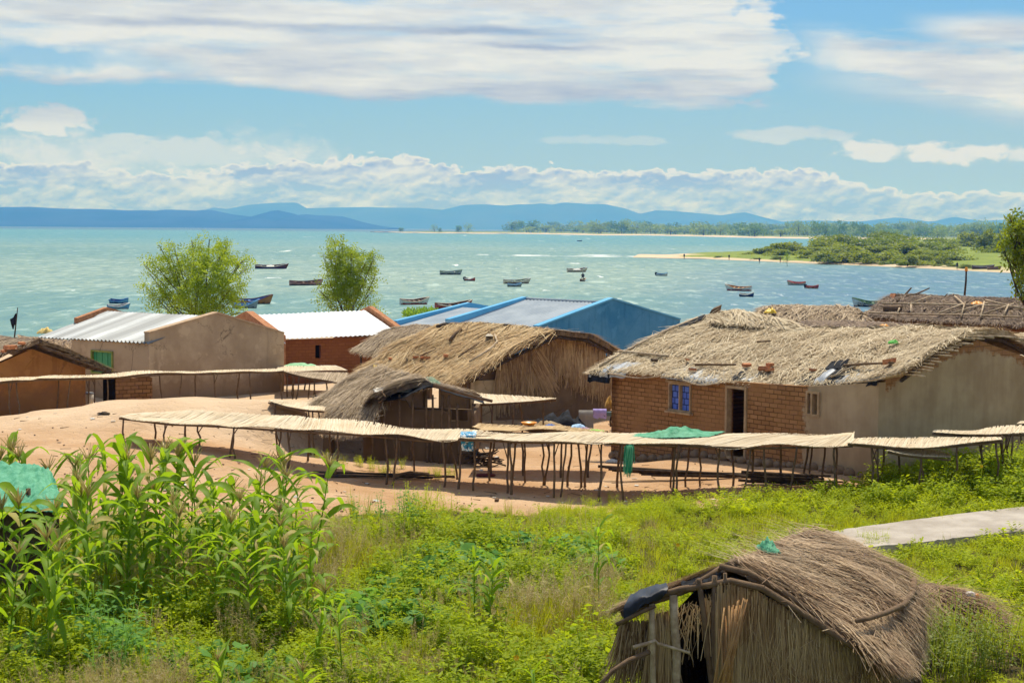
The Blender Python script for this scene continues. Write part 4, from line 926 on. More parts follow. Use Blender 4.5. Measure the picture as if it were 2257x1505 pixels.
m.build('coping', mottled('pale mortar coping', (.40, .27, .16), (.52, .38, .25), 6), gg)
LT = 5.75; o_ = tdir * LT
fl = P(172,701,59.3); fa = P(238,677,60.6); fr = fa + (tr_ - ta)
pent(fl, fa, fr, tdir * .22, th, M_redcap, 'gable_parapet')
M_tin = corrugated('bright corrugated iron', tdir, (0.40, 0.43, 0.44), (0.56, 0.59, 0.59), 0.19, 0.5, 0.0, band=1.2, spec=.2)
rl, rr_ = P(236,686,60.5), P(470,697,57.15); el, er = P(82,743,58.3), P(326,756,54.55)
tin_roof(th, [rl, rr_], [el, er], M_tin, .19, .024)
tin_roof(th, [rl + V((0, 0, .004)), rr_ + V((0, 0, .004))], [rl + (tr_ - ta) + V((.3, .3, -.25)), rr_ + (tr_ - ta) + V((.2, .25, -.25))], M_tin, .19, .024)
wl = xy(tl); 
def tzf(px, py, D): return P(px, py, D).z
ulen = 3.95
gw0, gw1 = (328 - 257) / (328 - 172) * ulen * .985, (328 - 214) / (328 - 172) * ulen
m = MB(); wall_cells(m, wl + tdir * .22, tdir, ulen - .22, tn, -.2, lambda u: tzf(328, 753, 54.7) - .02 * u, [(gw0 - .22, gw1 - .22, tzf(236, 822, 56.5), tzf(236, 771, 56.5))], .22, 9); m.build('wall', M_plas, th)
m = MB(); wall_cells(m, wl + tdir * ulen, tn, 5.6, -tdir, -.2, lambda u: 1.95, [], .2, 9); m.build('wall', M_plas, th)
m = MB(); wall_cells(m, xy(tr_), tdir, LT, -tn, -.2, lambda u: 2.3, [], .2, 9); m.build('wall', M_plas, th)
za, zb = tzf(236, 822, 56.5), tzf(236, 771, 56.5); p0 = wl + tdir * gw0; p1 = wl + tdir * gw1
m = MB(); rot = Matrix(((tdir.x, tn.x, 0), (tdir.y, tn.y, 0), (0, 0, 1)))
def fb(u0, u1, a, b, off, dep): c = wl + tdir * ((u0 + u1) / 2) + tn * off; m.box((c.x, c.y, (a + b) / 2), u1 - u0, dep, b - a, rot)
fb(gw0, gw0 + .05, za, zb, .02, .14); fb(gw1 - .05, gw1, za, zb, .02, .14); fb(gw0 + .05, gw1 - .05, zb - .05, zb, .02, .14); fb(gw0 + .05, gw1 - .05, za, za + .05, .02, .14)
wnd = m.build('window', mottled('yellow green frame', (.20, .24, .05), (.30, .32, .08), 6), th)
m = MB(); nb = 7
for k in range(nb): fb(gw0 + .055 + (gw1 - gw0 - .11) * k / nb, gw0 + .045 + (gw1 - gw0 - .11) * (k + 1) / nb, za + .055, zb - .055, .05 + .012 * (k % 2), .03)
m.build('shutter', M_greendoor, wnd)
stick('post', [P(103,752,58) - V((0, 0, 1.9)), P(103,752,58)], .05, .05, M_pole_dark, th)
rag('palm_bundle', P(100,735,59.5), .5, .4, .28, mottled('yellow dry leaves', (.5,.36,.10), (.70,.56,.24), 14), 'small yellow dry bundle at the far left corner of the tin roof', 'bundle', 4)

wh = thing('white_roof_house', (-6.5, 64, .2), 'red mud house with blinding white metal roof and a small dark slit window', 'house')
M_white_roof = corrugated('white metal sheet', V((.92, .39, 0)), (0.86, 0.88, 0.89), (0.92, 0.93, 0.93), .19, .45)
rl, rr_, el, er = P(548,695,64.9), P(806,684,66.9), P(620,747,62.2), P(880,735,64.8)
tin_roof(wh, [rl, rr_], [el, er], M_white_roof, .19, .018)
wd = xy(er - el).normalized(); wn = V((-wd.y, wd.x, 0))
tin_roof(wh, [rl, rr_], [rl + wn * 3 + V((0, 0, -.8)), rr_ + wn * 3 + V((0, 0, -.8))], M_white_roof, .19, .018)
M_redw = masonry('red mud wall', wd, (0.25, 0.088, 0.030), (0.30, 0.115, 0.042), (0.20, 0.072, 0.026), .27, .115)
wA = xy(el) + wn * .3 + wd * .05; wlen = xy(er - el).length
def wux(px): 
    lo, hi = 0, wlen
    for _ in range(30):
        mid = (lo + hi) / 2; q = wA + wd * mid
        lo, hi = (mid, hi) if pix((q.x, q.y, 1.5))[0] < px else (lo, mid)
    return lo
zt = P(700,762,63).z; zb2 = P(700,791,63).z
m = MB(); wall_cells(m, wA, wd, wlen, wn, -.2, lambda u: el.z - .06, [(wux(695), wux(707), zb2, zt)], .2, 9); m.build('wall', M_redw, wh)
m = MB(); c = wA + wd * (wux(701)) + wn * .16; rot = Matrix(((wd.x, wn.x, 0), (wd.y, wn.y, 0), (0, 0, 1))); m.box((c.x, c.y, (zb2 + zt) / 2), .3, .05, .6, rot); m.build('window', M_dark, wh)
for base, top_, e2 in ((el - wd * .12, rl - wd * .12, rl - wd * .12 + wn * 3), (er + wd * .1, rr_ + wd * .1, rr_ + wd * .1 + wn * 3)):
    pent(V((base.x, base.y, base.z + .12)), V((top_.x, top_.y, top_.z + .16)), V((e2.x, e2.y, base.z + .1)), wd * (.3 if base.x < -6 else .22), wh, M_redcap, 'gable_parapet')

# ============ 7. orange hut at the left edge and roofs behind
oh = thing('mud_hut', (-13.5, 50.5, .4), 'orange mud hut with brown thatch at the left edge of the village', 'hut')
oa = P(70,757,50); od = V((-.7, .714, 0)); on = V((.714, .7, 0))
M_or = plaster('orange mud plaster', (0.36, 0.15, 0.045), (0.50, 0.235, 0.075), .95, .6)
m = MB(); l = xy(oa) - on * 2.2; r = xy(oa) + on * 1.75
m.prism([V((l.x, l.y, -.1)), V((r.x, r.y, -.1)), V((r.x, r.y, 1.75)), V((oa.x, oa.y, oa.z - .16)), V((l.x, l.y, 1.6))], od * .2); m.build('gable_wall', M_or, oh)
for A, sgn in ((r, -1), (l, 1)):
    m = MB(); wall_cells(m, A + od * .2, od, 4, on * sgn, -.1, lambda u: 1.6, [], .2, 9); m.build('wall', M_or, oh)
o1 = [oa - od * .45 + V((0, 0, .04)), oa + od * 2 + V((0, 0, .02)), oa + od * 4.3]
oe1 = [p - on * 2.75 + V((0, 0, -1.02)) for p in o1]; oe2 = [p + on * 2.35 + V((0, 0, -.98)) for p in o1]
thatch(None, oh, [o1, [(p + q) / 2 + V((0, 0, .05)) for p, q in zip(o1, oe1)], oe1], [M_under_grey, M_straw_grey], 2600, .5, .03, .5, .1, 18, 10, .06, .05, 16, .12, .12)
thatch(None, oh, [o1, [(p + q) / 2 + V((0, 0, .05)) for p, q in zip(o1, oe2)], oe2], [M_under, M_straw_brown], 1200, .5, .03, .4, .1, 18, 10, .05, .05, 17, .12, .12)
m = MB()
for k in range(10):
    b = k / 9; p = o1[0].lerp(oe2[0], b); m.tube([p + od * .5 - V((0, 0, .05)), p - od * rng.uniform(.1, .45) + V((0, 0, rng.gauss(-.06, .05)))], .03, .02, 5)
m.tube([o1[0] - V((0, 0, .08)), oe2[0] + on * .1 - V((0, 0, .06))], .05, .04, 6); m.tube([o1[0] + V((0, 0, .13)), oe1[0].lerp(o1[0], .55) + V((0, 0, .13))], .045, .04, 6); m.build('rafter', M_pole, oh)
for i, (x, y, s, lab) in enumerate(((28,779,.34,'long orange brick on the brown thatch at the left edge'),(10,784,.22,'dark red brick lowest on the thatch at the left edge'),(50,768,.2,'brown brick nearest the peak at the left edge'))):
    bit('brick', near_on([o1, oe1], x, y, .18), s, M_brickbit, lab, 'brick', 'bricks on the left edge thatch', 60 + i)
bh = thing('rear_hut', (-14.5, 59, .3), 'low hut with dull brown thatch between the orange hut and the tin house', 'hut')
q1 = [P(40,746,63), P(120,754,62), P(215,757,61)]; q2 = [P(60,806,58), P(130,806,57.5), P(230,806,57)]
thatch(None, bh, [q1, q2], [M_under_grey, M_straw_brown], 1500, .8, .03, .35, .12, 16, 8, .06, .05, 18, .1, .1)
m = MB(); qd = xy(q2[2] - q2[0]).normalized(); wall_cells(m, xy(q2[0]) + V((0, .4, 0)), qd, xy(q2[2] - q2[0]).length, V((-qd.y, qd.x, 0)), -.1, lambda u: 1.3, [], .2, 9); m.build('wall', M_or, bh)
tag(stick('flag_pole', [P(30,760,60), P(35,715,60), P(39,678,60)], .03, .015, M_pole_dark), 'thin pole with a black rag tied near its top beyond the left hut', 'flag pole')
m = MB(); fp = P(36,690,60); m.grid([[fp + V((-.055 * i * (1 - .1 * j), .03 * math.sin(i + j), -.085 * j - .06 * i + .03 * math.sin(2 * i + j))) for i in range(5)] for j in range(5)]); fl_ = m.build('flag', M_black, bpy.data.objects['flag_pole'])
# small thatched eave hut between white house and golden thatch
eh = thing('grass_hut', (-4.3, 58, .3), 'small grey thatched hut tucked behind the golden roof', 'hut')
e1 = [P(882,728,59.5), P(930,722,59), P(975,728,58.5)]; e2 = [P(786,776,57.8), P(850,792,57.0), P(920,800,56.4)]
thatch(None, eh, [e1, [(p + q) / 2 + V((0, 0, .12)) for p, q in zip(e1, e2)], e2], [M_under_grey, M_straw_grey], 2200, .6, .022, .25, .14, 18, 10, .06, .05, 19, .25, .06)
m = MB(); ed = xy(e2[2] - e2[0]).normalized(); wall_cells(m, xy(e2[0]) + V((.5, .5, 0)), ed, 2.4, V((-ed.y, ed.x, 0)), -.1, lambda u: 1.35, [], .15, 9); m.build('wall', M_mudd, eh)
stick('post', crook(P(797,778,57.6) - V((0, 0, 1.5)), P(797,778,57.6), 4, .02, rng), .04, .03, M_pole_dark, eh)
stick('edge_pole', [P(785,777,57.7), P(840,781,57.2)], .03, .02, M_pole, eh)

# ============ 8. thatched buildings behind the brick house
rh = thing('long_thatched_house', (17, 62, .3), 'long dark brown thatched house with pale ropes and sticks laid over its roof', 'house')
r1 = [P(1985,650,68), P(2080,652,67), P(2180,657,66), P(2330,662,65)]; r2 = [P(1908,702,63), P(2020,708,62.4), P(2140,713,61.8), P(2300,720,61)]
r1 = [p - V((0, 0, .17)) for p in r1]; r2 = [p - V((0, 0, .10)) for p in r2]
RR = [r1, [p.lerp(q, .45) + V((0, 0, .22)) for p, q in zip(r1, r2)], r2]
thatch(None, rh, RR, [M_under, M_straw_dark], 6500, .6, .035, .35, .2, 36, 14, .08, .05, 20, .35, .05, .25)
m = MB(); wd8 = xy(r2[3] - r2[0]).normalized(); A8 = xy(r2[0]) + wd8 * .5 + V((.1, .35, 0)); M_redb = masonry('dark brick wall', wd8, (0.22, 0.095, 0.045), (0.28, 0.125, 0.06), (0.14, 0.06, 0.03), .27, .11)
wall_cells(m, A8, wd8, 9.5, V((-wd8.y, wd8.x, 0)), -.1, lambda u: r2[0].z + .02, [(2.6, 3.5, .2, 2.0)], .2, 2); m.build('wall', M_redb, rh)
lw = V((-wd8.y, wd8.x, 0)); m = MB(); wall_cells(m, A8, lw, 5.5, wd8, -.1, lambda u: r2[0].z + .02 + .9 * (1 - abs(u - 3.2) / 3.2), [], .2, .8); m.build('wall', M_redb, rh)
# end slope towards the left
e8 = [P(1985,650,68), P(1985,650,68) + V((-.2, .6, -.2))]; 
thatch(None, rh, [[r1[0], r1[0] + V((.3, .6, -.05))], [P(1908,702,63), P(1900,700,66), P(1960,690,70)]], [M_under, M_straw_brown], 600, .5, .035, .3, .15, 10, 8, .05, .05, 22, .2)
m = MB(); rp = [r1, r2]
def rline(pts, r=.036, up=.33): m.tube([near_on(RR, x, y, up) for x, y in pts], r, r, 5)
for pts in (((1912,690),(1970,690),(2050,694),(2140,696),(2250,698)), ((1940,668),(2030,671),(2140,673),(2250,675)), ((2000,671),(2050,652)), ((2105,654),(2128,672),(2118,698)), ((2160,698),(2170,665)), ((2060,693),(2130,668)), ((2175,663),(2257,682)), ((2165,692),(2230,668)), ((2210,695),(2225,672)), ((2010,690),(2006,670)), ((1980,690),(1986,675)), ((2100,690),(2180,668))): rline(pts)
m.build('tie_pole', M_pole_pale, rh)
G8 = 'branches on the long dark thatch'
stick('branch', [near_on(RR, 1978, 664, .25), P(1993,652,67.3), P(2009,634,67.2)], .06, .03, M_pole, None, 'thick forked branch jutting up from the left end of the dark thatch', 'branch', G8)
stick('branch', [near_on(RR, 1998, 653, .2), P(2020,648,67.3), P(2049,635,67.2)], .05, .025, M_pole, None, 'curved branch jutting right off the dark thatch ridge', 'branch', G8)
stick('branch', [near_on(RR, 2038, 686, .25), P(2066,668,65.2), P(2088,648,65.5)], .04, .02, M_pole_dark, None, 'thin dark stick leaning in the middle of the dark thatch', 'branch', G8)
stick('log', [near_on(RR, 1947, 681, .30), near_on(RR, 1990, 680, .30)], .12, .11, M_pole, None, 'short thick log lying on the left of the dark thatch', 'log', None, 10)
rag('cloth_scrap', near_on(RR, 2150, 670, .22), .45, .3, .14, M_orange, 'orange cloth scrap on the long dark thatch', 'cloth', 8)
t9 = thing('patched_hut', (12.3, 58, .3), 'half hidden hut with straw and torn black plastic roof behind the brick house', 'hut')
a1 = [P(1700,682,60.5), P(1780,682,60), P(1870,684,59.5), P(1900,705,59.2)]; a2 = [P(1640,735,56), P(1730,738,56), P(1830,738,56), P(1905,738,56)]
A9 = [a1, [p.lerp(q, .5) + V((0, 0, .2)) for p, q in zip(a1, a2)], a2]
thatch(None, t9, A9, [M_under_grey, M_straw_grey], 3200, .9, .035, .22, .15, 24, 10, .08, .06, 24, .2, .05, clump=.4)
sheet(t9, 'plastic_sheet', [[P(1705,692,60.0), P(1735,684,60.0), P(1762,690,59.9)], [P(1725,712,57.9), P(1750,712,57.6), P(1772,726,57.4)]], M_black, 4, .12)
sheet(t9, 'plastic_sheet', [[P(1800,683,60.2), P(1840,680,60.1), P(1880,686,60.0)], [P(1805,690,59.3), P(1840,688,59.3), P(1880,694,59.2)]], M_black, 6, .06)
m = MB(); m.prism([xy(a2[0]) + V((0, .4, -.2)), xy(a2[3]) + V((0, .4, -.2)), xy(a2[3]) + V((0, .4, a2[3].z)), xy(a2[0]) + V((0, .4, a2[0].z))], V((0, .2, 0))); m.build('wall', M_redb, t9)
rag('bag', near_on(A9, 1697, 690, .25), .4, .3, .2, M_yellow, 'yellow plastic bag on the patched straw roof', 'bag', 9)
t10 = thing('low_hut', (15, 50, .5), 'low grey brown thatched roof directly behind the brick house ridge', 'hut')
b1 = [P(1765,716,56), P(1880,716,54.8), P(1985,722,53.6), P(2040,730,53)]; b2 = [P(1760,760,51), P(1880,760,50), P(1990,760,49), P(2055,757,48.6)]
thatch(None, t10, [b1, b2], [M_under_grey, M_straw_dark], 2600, .5, .03, .4, .14, 24, 8, .05, .05, 25, .1, .08)
m = MB(); m.prism([xy(b2[0]) + V((0, .5, -.2)), xy(b2[3]) + V((0, .5, -.2)), xy(b2[3]) + V((0, .5, b2[3].z)), xy(b2[0]) + V((0, .5, b2[0].z))], V((0, .2, 0))); m.build('wall', M_mudd, t10)
rag('cloth_scrap', near_on([b1, b2], 1946, 723, .2), .36, .22, .12, M_orange, 'orange cloth scrap on the low roof behind the brick house', 'cloth', 18)
t11 = thing('straw_hut', (17, 47, .5), 'straw roofed hut at the right edge behind the brick house gable', 'hut')
c1 = [P(2185,746,50), P(2257,744,49.5), P(2340,744,49)]; c2 = [P(2190,800,46.5), P(2257,806,46), P(2340,812,45.5)]
thatch(None, t11, [c1, c2], [M_under_pale, M_straw_pale], 1500, .5, .025, .5, .14, 14, 8, .05, .05, 26, .12, .1)
m = MB(); m.prism([xy(c2[0]) + V((0, .4, -.2)), xy(c2[2]) + V((0, .4, -.2)), xy(c2[2]) + V((0, .4, 1.9)), xy(c2[0]) + V((0, .4, 1.9))], V((0, .2, 0))); m.build('wall', M_redb, t11)
# ------------------------------------------------------------------ drying racks
def rack(label, front, back, legs, seed, group='reed drying racks', reed=0.012, over=0.04, leg_r=0.025, mat=None, poles=True, skew=0.0, back_legs=(), wave=0.0):
    """table of reeds laid across poles on crooked legs; front and back edges are world points"""
    rng = random.Random(seed); base = (front[0] + front[-1]) / 2
    root = thing('drying_rack', (base.x, base.y, hz(base.x, base.y)), label, 'drying rack', group)
    L = sum((b - a).length for a, b in zip(front, front[1:])); n = int(L / (reed * 1.05)); m = MB()
    def S(a, b): return loft([front, back], min(max(a, 0), 1), b)
    for k in range(n):
        a = (k + rng.uniform(-.3, .3)) / n; a2 = a + skew / L + rng.gauss(0, .02) / L * 2
        w0 = rng.uniform(-over, over * .6) ; w1 = 1
        def pt(t):
            q = S(a + (a2 - a) * t, t); return q + V((0, 0, wave * noise.noise(V((a * L * .8, t * 1.3, seed))) + rng.uniform(-.004, .006)))
        p0 = pt(0); p1 = pt(.5); p2 = pt(1); dr = (p2 - p0).normalized(); p0 = p0 + dr * w0; p2 = p2 + dr * rng.uniform(-.04, .07)
        tt = dr.cross(V((0, 0, 1))).normalized(); r = reed * rng.uniform(.6, .9); vs = []
        for p in (p0, p1, p2): vs += [p - tt * r, p + V((0, 0, r * .55)), p + tt * r, p - V((0, 0, r * .6))]
        m.add(vs, [(i * 4 + j, i * 4 + (j + 1) % 4, i * 4 + 4 + (j + 1) % 4, i * 4 + 4 + j) for i in (0, 1) for j in range(4)] + [(3, 2, 1, 0), (8, 9, 10, 11)])
    m.grid([[S(a, b) + V((0, 0, -.012 + wave * noise.noise(V((a * L * .8, b * 1.3, seed))))) for a in np.linspace(0, 1, max(8, int(L * 3)))] for b in (0, .5, .97)])
    m.build('tabletop', mat or M_reed, root)
    for b, dz in ((0.04, -.05), (0.5, -.05), (0.95, -.05)):
        pts = [S(a, b) + V((0, 0, dz + rng.gauss(0, .008))) for a in np.linspace(-.01, 1.01, max(4, int(L / 1.2)))]
        stick('rail', pts, .028, .022, M_pole, root, n=5)
    def leg(px, edge, dy=0.0):
        lo, hi = 0.0, 1.0
        for _ in range(30):
            mid = (lo + hi) / 2
            if pix(S(mid, edge))[0] < px: lo = mid
            else: hi = mid
        t = S(lo, edge) + V((0, 0, -.03)); z = hz(t.x, t.y) - .12
        bx, by = t.x + rng.gauss(0, .05), t.y + rng.gauss(0, .06)
        m = MB(); pts = crook((bx, by, z), t, 6, .022, rng); m.tube(pts, leg_r * rng.uniform(.85, 1.25), leg_r * .8, 7)
        if rng.random() < .5:
            q = pts[4].lerp(pts[3], rng.random()); m.tube([q, q + V((rng.choice((-1, 1)) * rng.uniform(.06, .13), rng.uniform(-.05, .05), t.z - q.z))], leg_r * .6, leg_r * .45, 6)
        m.build('leg', M_pole, root)
    for p in legs: leg(p, 0.05)
    for p in back_legs: leg(p, 0.93)
    return root, S
def ext(pts, zc=None): return [P(*p) for p in pts]
# the long front rack, two lengths meeting at the painted towel
fr1 = ext(((262,917,39.6),(340,929,39.3),(442,934,39.0),(518,938,38.7),(629,944,38.2),(742,951,37.6),(868,962,36.9),(965,968,36.5),(1040,966,36.1)))
bk1 = ext(((290,909,41.3),(400,907,41.0),(480,912,40.7),(560,913,40.3),(640,921,39.9),(720,922,39.4),(850,936,38.7),(970,944,38.1),(1050,950,37.7)))
r1_, S1 = rack('long bleached reed rack crossing the sand from the mound to the shack front', fr1, bk1, (272,366,442,511,519,615,629,743,846,870,980,1015), 1, back_legs=(340,413,604,684,715,912,1000), wave=.10, skew=.25)
fr2 = ext(((1010,964,36.1),(1070,966,35.9),(1120,970,35.6),(1225,972,35.3),(1300,976,35.1),(1345,973,35.0),(1400,981,35.0),(1500,979,34.9),(1560,980,34.9),(1610,990,34.8),(1700,981,34.6),(1790,983,34.5),(1880,977,34.4)))
bk2_ = ext(((1020,949,37.8),(1100,953,37.6),(1220,951,37.4),(1300,951,37.2),(1400,955,37.0),(1500,953,36.8),(1600,951,36.5),(1700,957,36.4),(1780,953,36.2),(1850,951,36.1),(1882,958,36.0)))
r2_, S2 = rack('long bleached reed rack before the brick house, green net spread on it', fr2, bk2_, (1046,1116,1121,1226,1237,1326,1384,1492,1502,1585,1643,1684,1754,1846), 2, back_legs=(1082,1131,1153,1200,1211,1260,1283,1295,1364,1484,1520,1548,1609,1657,1721,1776,1790,1817,1851), wave=.09, skew=.28)
fr3 = ext(((1868,976,34.2),(1950,984,34.0),(2032,986,33.8),(2120,977,33.7),(2210,968,33.6))); bk3 = ext(((1878,966,35.4),(1960,964,35.2),(2046,963,35.0),(2130,963,34.8),(2205,963,34.7)))
rack('short reed rack carrying on to the right past the plastered gable', fr3, bk3, (1920,1936,2034,2104,2190), 3, back_legs=(1944,1985,2175), wave=.05)
fr3b = ext(((1955,992,33.9),(2010,1003,33.8),(2096,1007,33.7))); bk3b = ext(((1990,984,34.7),(2030,986,34.6),(2090,998,34.5)))
rack('small sagging lower mat hung under the rack beside the plastered gable', fr3b, bk3b, (2034,), 4)
fr4 = ext(((2056,952,35.4),(2120,958,35.0),(2190,956,34.7),(2290,953,34.4))); bk4 = ext(((2060,948,36.0),(2140,950,35.7),(2200,940,35.5),(2300,936,35.3)))
rack('ragged reed rack with long loose canes at the right edge', fr4, bk4, (2203,2218,2238), 5, back_legs=(2206,), wave=.06)
fr5 = ext(((2240,934,38),(2300,930,37.8))); bk5 = ext(((2250,928,38.6),(2305,924,38.4)))
rack('corner of a higher reed rack just entering at the right edge', fr5, bk5, (2250,2290), 6)
# racks around the shack
fr6 = ext(((592,883,44.5),(640,896,43.6),(680,903,43.0),(714,904,42.7))); bk6 = ext(((604,880,45.6),(650,885,45.3),(690,886,44.9),(722,886,44.6)))
rack('small sagging white rack left of the shack thatch', fr6, bk6, (606,683,690), 7, back_legs=(700,), wave=.03)
fr7 = ext(((1045,889,44.6),(1100,888,44.8),(1160,884,45.2),(1226,878,45.8))); bk7 = ext(((1050,866,46.6),(1090,869,46.8),(1150,873,46.8),(1225,877,46.7)))
rack('small pale rack between the shack and the reed gable', fr7, bk7, (1085,1125,1200), 8, back_legs=(1150,), wave=.03)
fr8 = ext(((1040,940,38.6),(1090,947,38.4),(1160,950,38.2),(1235,951,38.1),(1330,950,38.0))); bk8 = ext(((1055,935,40.4),(1120,933,40.3),(1200,938,39.9),(1260,940,39.6),(1340,946,39.2)))
r8_, S8 = rack('tan rack carrying the orange basin and washing behind the long front rack', fr8, bk8, (1082,1150,1240,1300), 9, mat=M_straw_gold, wave=.08)
# back racks on the left
fr9 = ext(((-40,845,46.5),(60,836,47.3),(110,833,47.8),(240,832,49.5),(330,823,51),(430,822,52.3),(520,819,53.5),(625,816,55))); bk9 = ext(((-40,836,47.9),(60,831,48.8),(120,828,49.2),(240,824,51),(330,818,52.5),(430,817,53.8),(520,814,55),(625,812,56.5)))
rack('longest rear rack running behind the sand mound past the tin house', fr9, bk9, (20,40,155,235,400,470,548,620), 10, back_legs=(127,198,206,350,433,525), wave=.05)
fr10 = ext(((612,818,57),(690,817,57.6),(767,816,58.2))); bk10 = ext(((612,806,59.5),(690,806,60),(740,805,60.4)))
rack('flat pale rack beside the red mud house', fr10, bk10, (632,650,690,740), 11, back_legs=(673,716), wave=.03)
fr11 = ext(((630,820,55.5),(690,833,55.0),(755,844,54.4))); bk11 = ext(((634,818,56.2),(700,820,56.8),(768,822,57.0)))
rack('tilted grey brown rack drooping towards the shack', fr11, bk11, (644,655,693,719), 12, mat=M_straw_grey, back_legs=(680,), wave=.03)

# ------------------------------------------------------------------ things on and under the racks
def on_rack(S, a, b, up=.03): return S(a, b) + V((0, 0, up))
def rack_a(S, px, b=.5):
    lo, hi = 0.0, 1.0
    for _ in range(30):
        mid = (lo + hi) / 2
        if pix(S(mid, b))[0] < px: lo = mid
        else: hi = mid
    return lo
# green net spread along the rack
m = MB(); g = []; n = 40
for j in range(13):
    row = []
    for i in range(n + 1):
        a = rack_a(S2, 1385 + 185 * i / n, .6); b = .50 + .44 * j / 12; e = math.sin(math.pi * i / n) * math.sin(math.pi * j / 12)
        pk = math.exp(-((i / n - .52) / .26) ** 2)
        row.append(on_rack(S2, a, b, .02 + (.05 + .15 * pk) * e * (.8 + .5 * noise.noise(V((i * .3, j * .5, 2)))) + .02 * noise.noise(V((i * 1.1, j * .9, 5)))))
    g.append(row)
m.grid(g); m.grid([[p - V((0, 0, .01)) for p in r][::-1] for r in g])
o = m.build('fishing_net', M_greensheet, None, on_rack(S2, .4, .5)); tag(o, 'green fishing net spread out on the long rack before the brick house', 'net')
m = MB(); rng = random.Random(4); top = on_rack(S2, rack_a(S2, 1392, .05), .0, -.02)
for k in range(130):
    d = V((rng.gauss(-.05, .05), rng.gauss(0, .04), -1)).normalized(); m.blade(top + V((rng.gauss(0, .04), rng.gauss(-.03, .03), rng.uniform(-.05, .03))), d, V((1, 0, 0)), V((0, -1, 0)), rng.uniform(.25, .62), .016, .02, 3, 0, .6)
o = m.build('hanging_net', M_greennet, None, top); tag(o, 'green net hanging in strands down a leg of the front rack', 'net')
p = on_rack(S1, .985, .1, .05)
m = MB(); g = []
for j in range(15):
    t = j / 14; row = []
    for i in range(9):
        a = i / 8 - .5; fold = .03 * noise.noise(V((i * .8, j * .5, 3)))
        q = P(1016, 950, 36.6) if False else p
        if t < .4: row.append(q + V((a * .34 + .02 * fold, .5 - t * 1.3 + fold, .02 + abs(fold) * 2)))
        else: row.append(q + V((a * (.34 - .12 * (t - .4)) + fold, -.05 + fold - .03 * t, .02 - (t - .4) * .55 + fold)))
    g.append(row)
m.grid(g); m.grid([[q - V((0, .008, .008)) for q in r][::-1] for r in g])
def cloth_mat(name, a, b, c):
    m_, nt, bs = newmat(name); f = nz(nt, geo(nt), 13, 2, .5); cc = mixc(nt, f.ss(.44, .50), a, b); cc = mixc(nt, nz(nt, geo(nt), 19, 2).ss(.56, .60), cc, c); setc(nt, bs, cc, .9); return m_
o = m.build('towel', cloth_mat('printed towel', (.72, .76, .76), (.05, .30, .52), (.03, .12, .20)), None, p); tag(o, 'white towel with blue print hanging over the front edge of the long rack', 'towel')
a8 = rack_a(S8, 1166, .8)
m = MB(); bc = on_rack(S8, a8, .80, .02); g = []
for r, z in ((0, 0), (.12, 0), (.17, .05), (.19, .07), (.175, .07), (.14, .025), (0, .02)): g.append([bc + V((r * math.cos(t), r * math.sin(t), z)) for t in np.linspace(0, 2 * math.pi, 25)])
m.grid(g); o = m.build('basin', M_orange, None, bc); tag(o, 'round orange plastic basin on the tan rack', 'basin')
def cloths():
    for px, py, d, sx, sy, h, mt, lab in ((1213,938,39.6,.36,.25,.10,plain('dark blue cloth', (.10,.16,.38), .9),'crumpled dark blue cloth on the tan rack'),(1274,939,39.4,.42,.3,.14,plain('light blue cloth', (.38,.55,.76), .9),'pale blue garment heaped on the tan rack'),(1288,944,39.0,.34,.2,.09,plain('mauve cloth', (.38,.26,.32), .9),'mauve garment beside the pale blue one'),(1245,941,39.4,.16,.12,.06,plain('grey blue cloth', (.45,.55,.60), .9),'tiny grey blue rag between two garments on the rack'),(1312,948,38.6,.50,.25,.06,plain('lime cloth', (.32,.58,.12), .9),'lime green cloth laid flat at the right end of the tan rack')):
        rag('cloth', P(px, py + 3, d), sx * .75, sy * .75, h * .75, mt, lab, 'cloth', int(px), 'washing on the tan rack')
cloths()
rag('yellow_straw', P(1100, 947, 38.6), .9, .5, .07, M_straw_gold, 'scatter of yellow straw on the left of the tan rack', 'straw', 5)
rag('net_sheet', P(660, 807, 60.2), 1.1, .7, .12, mottled('pale green net', (.20,.42,.22), (.36,.58,.36), 8), 'pale green net on the flat rack by the red mud house', 'net', 15)
# clutter behind, between the reed house and the brick house
def clothing_stack():
    p = P(1312, 930, 49.0)
    m = MB(); 
    for i in range(2): m.tube(crook(P(1290 + 56 * i, 940, 48.8), P(1290 + 56 * i, 905, 48.8), 4, .02), .03, .03, 6)
    m.tube([P(1282, 907, 48.8), P(1352, 912, 48.6)], .03, .03, 6)
    o = m.build('washing_frame', M_pole_dark, None, p); tag(o, 'dark stick frame with washing hung over it beside the brick house', 'washing frame')
    for (px, py, w, h, mt, lab, sd) in ((1292, 908, .42, .62, plain('grey white cloth', (.34,.31,.27), .95), 'large grey sheet hung on the stick frame by the brick house', 1), (1322, 905, .38, .26, plain('lilac cloth', (.45,.36,.70), .95), 'lilac cloth slung over the stick frame by the brick house', 2), (1342, 911, .3, .12, plain('slate cloth', (.12,.17,.16), .95), 'slate grey cloth at the right end of the stick frame', 3)):
        q = P(px, py, 48.6); m = MB(); g = []
        for j in range(9):
            g.append([q + V(((i / 10 - .5) * w, -.05 * (1 if j else -1) + .04 * noise.noise(V((i * .6, j * .4, sd))), .05 - h * j / 8 * (1 + .25 * noise.noise(V((i * .5, sd, 0)))))) for i in range(11)])
        m.grid(g); m.grid([[k_ + V((0, .012, 0)) for k_ in r][::-1] for r in g]); o = m.build('hung_cloth', mt, None, q); tag(o, lab, 'cloth', 'washing on the stick frame')
clothing_stack()
rag('rubbish_heap', P(1230, 945, 48.5) , 1.7, 1.0, .55, M_black, 'dark heap of plastic and rubbish beneath the reed screens', 'heap', 9)
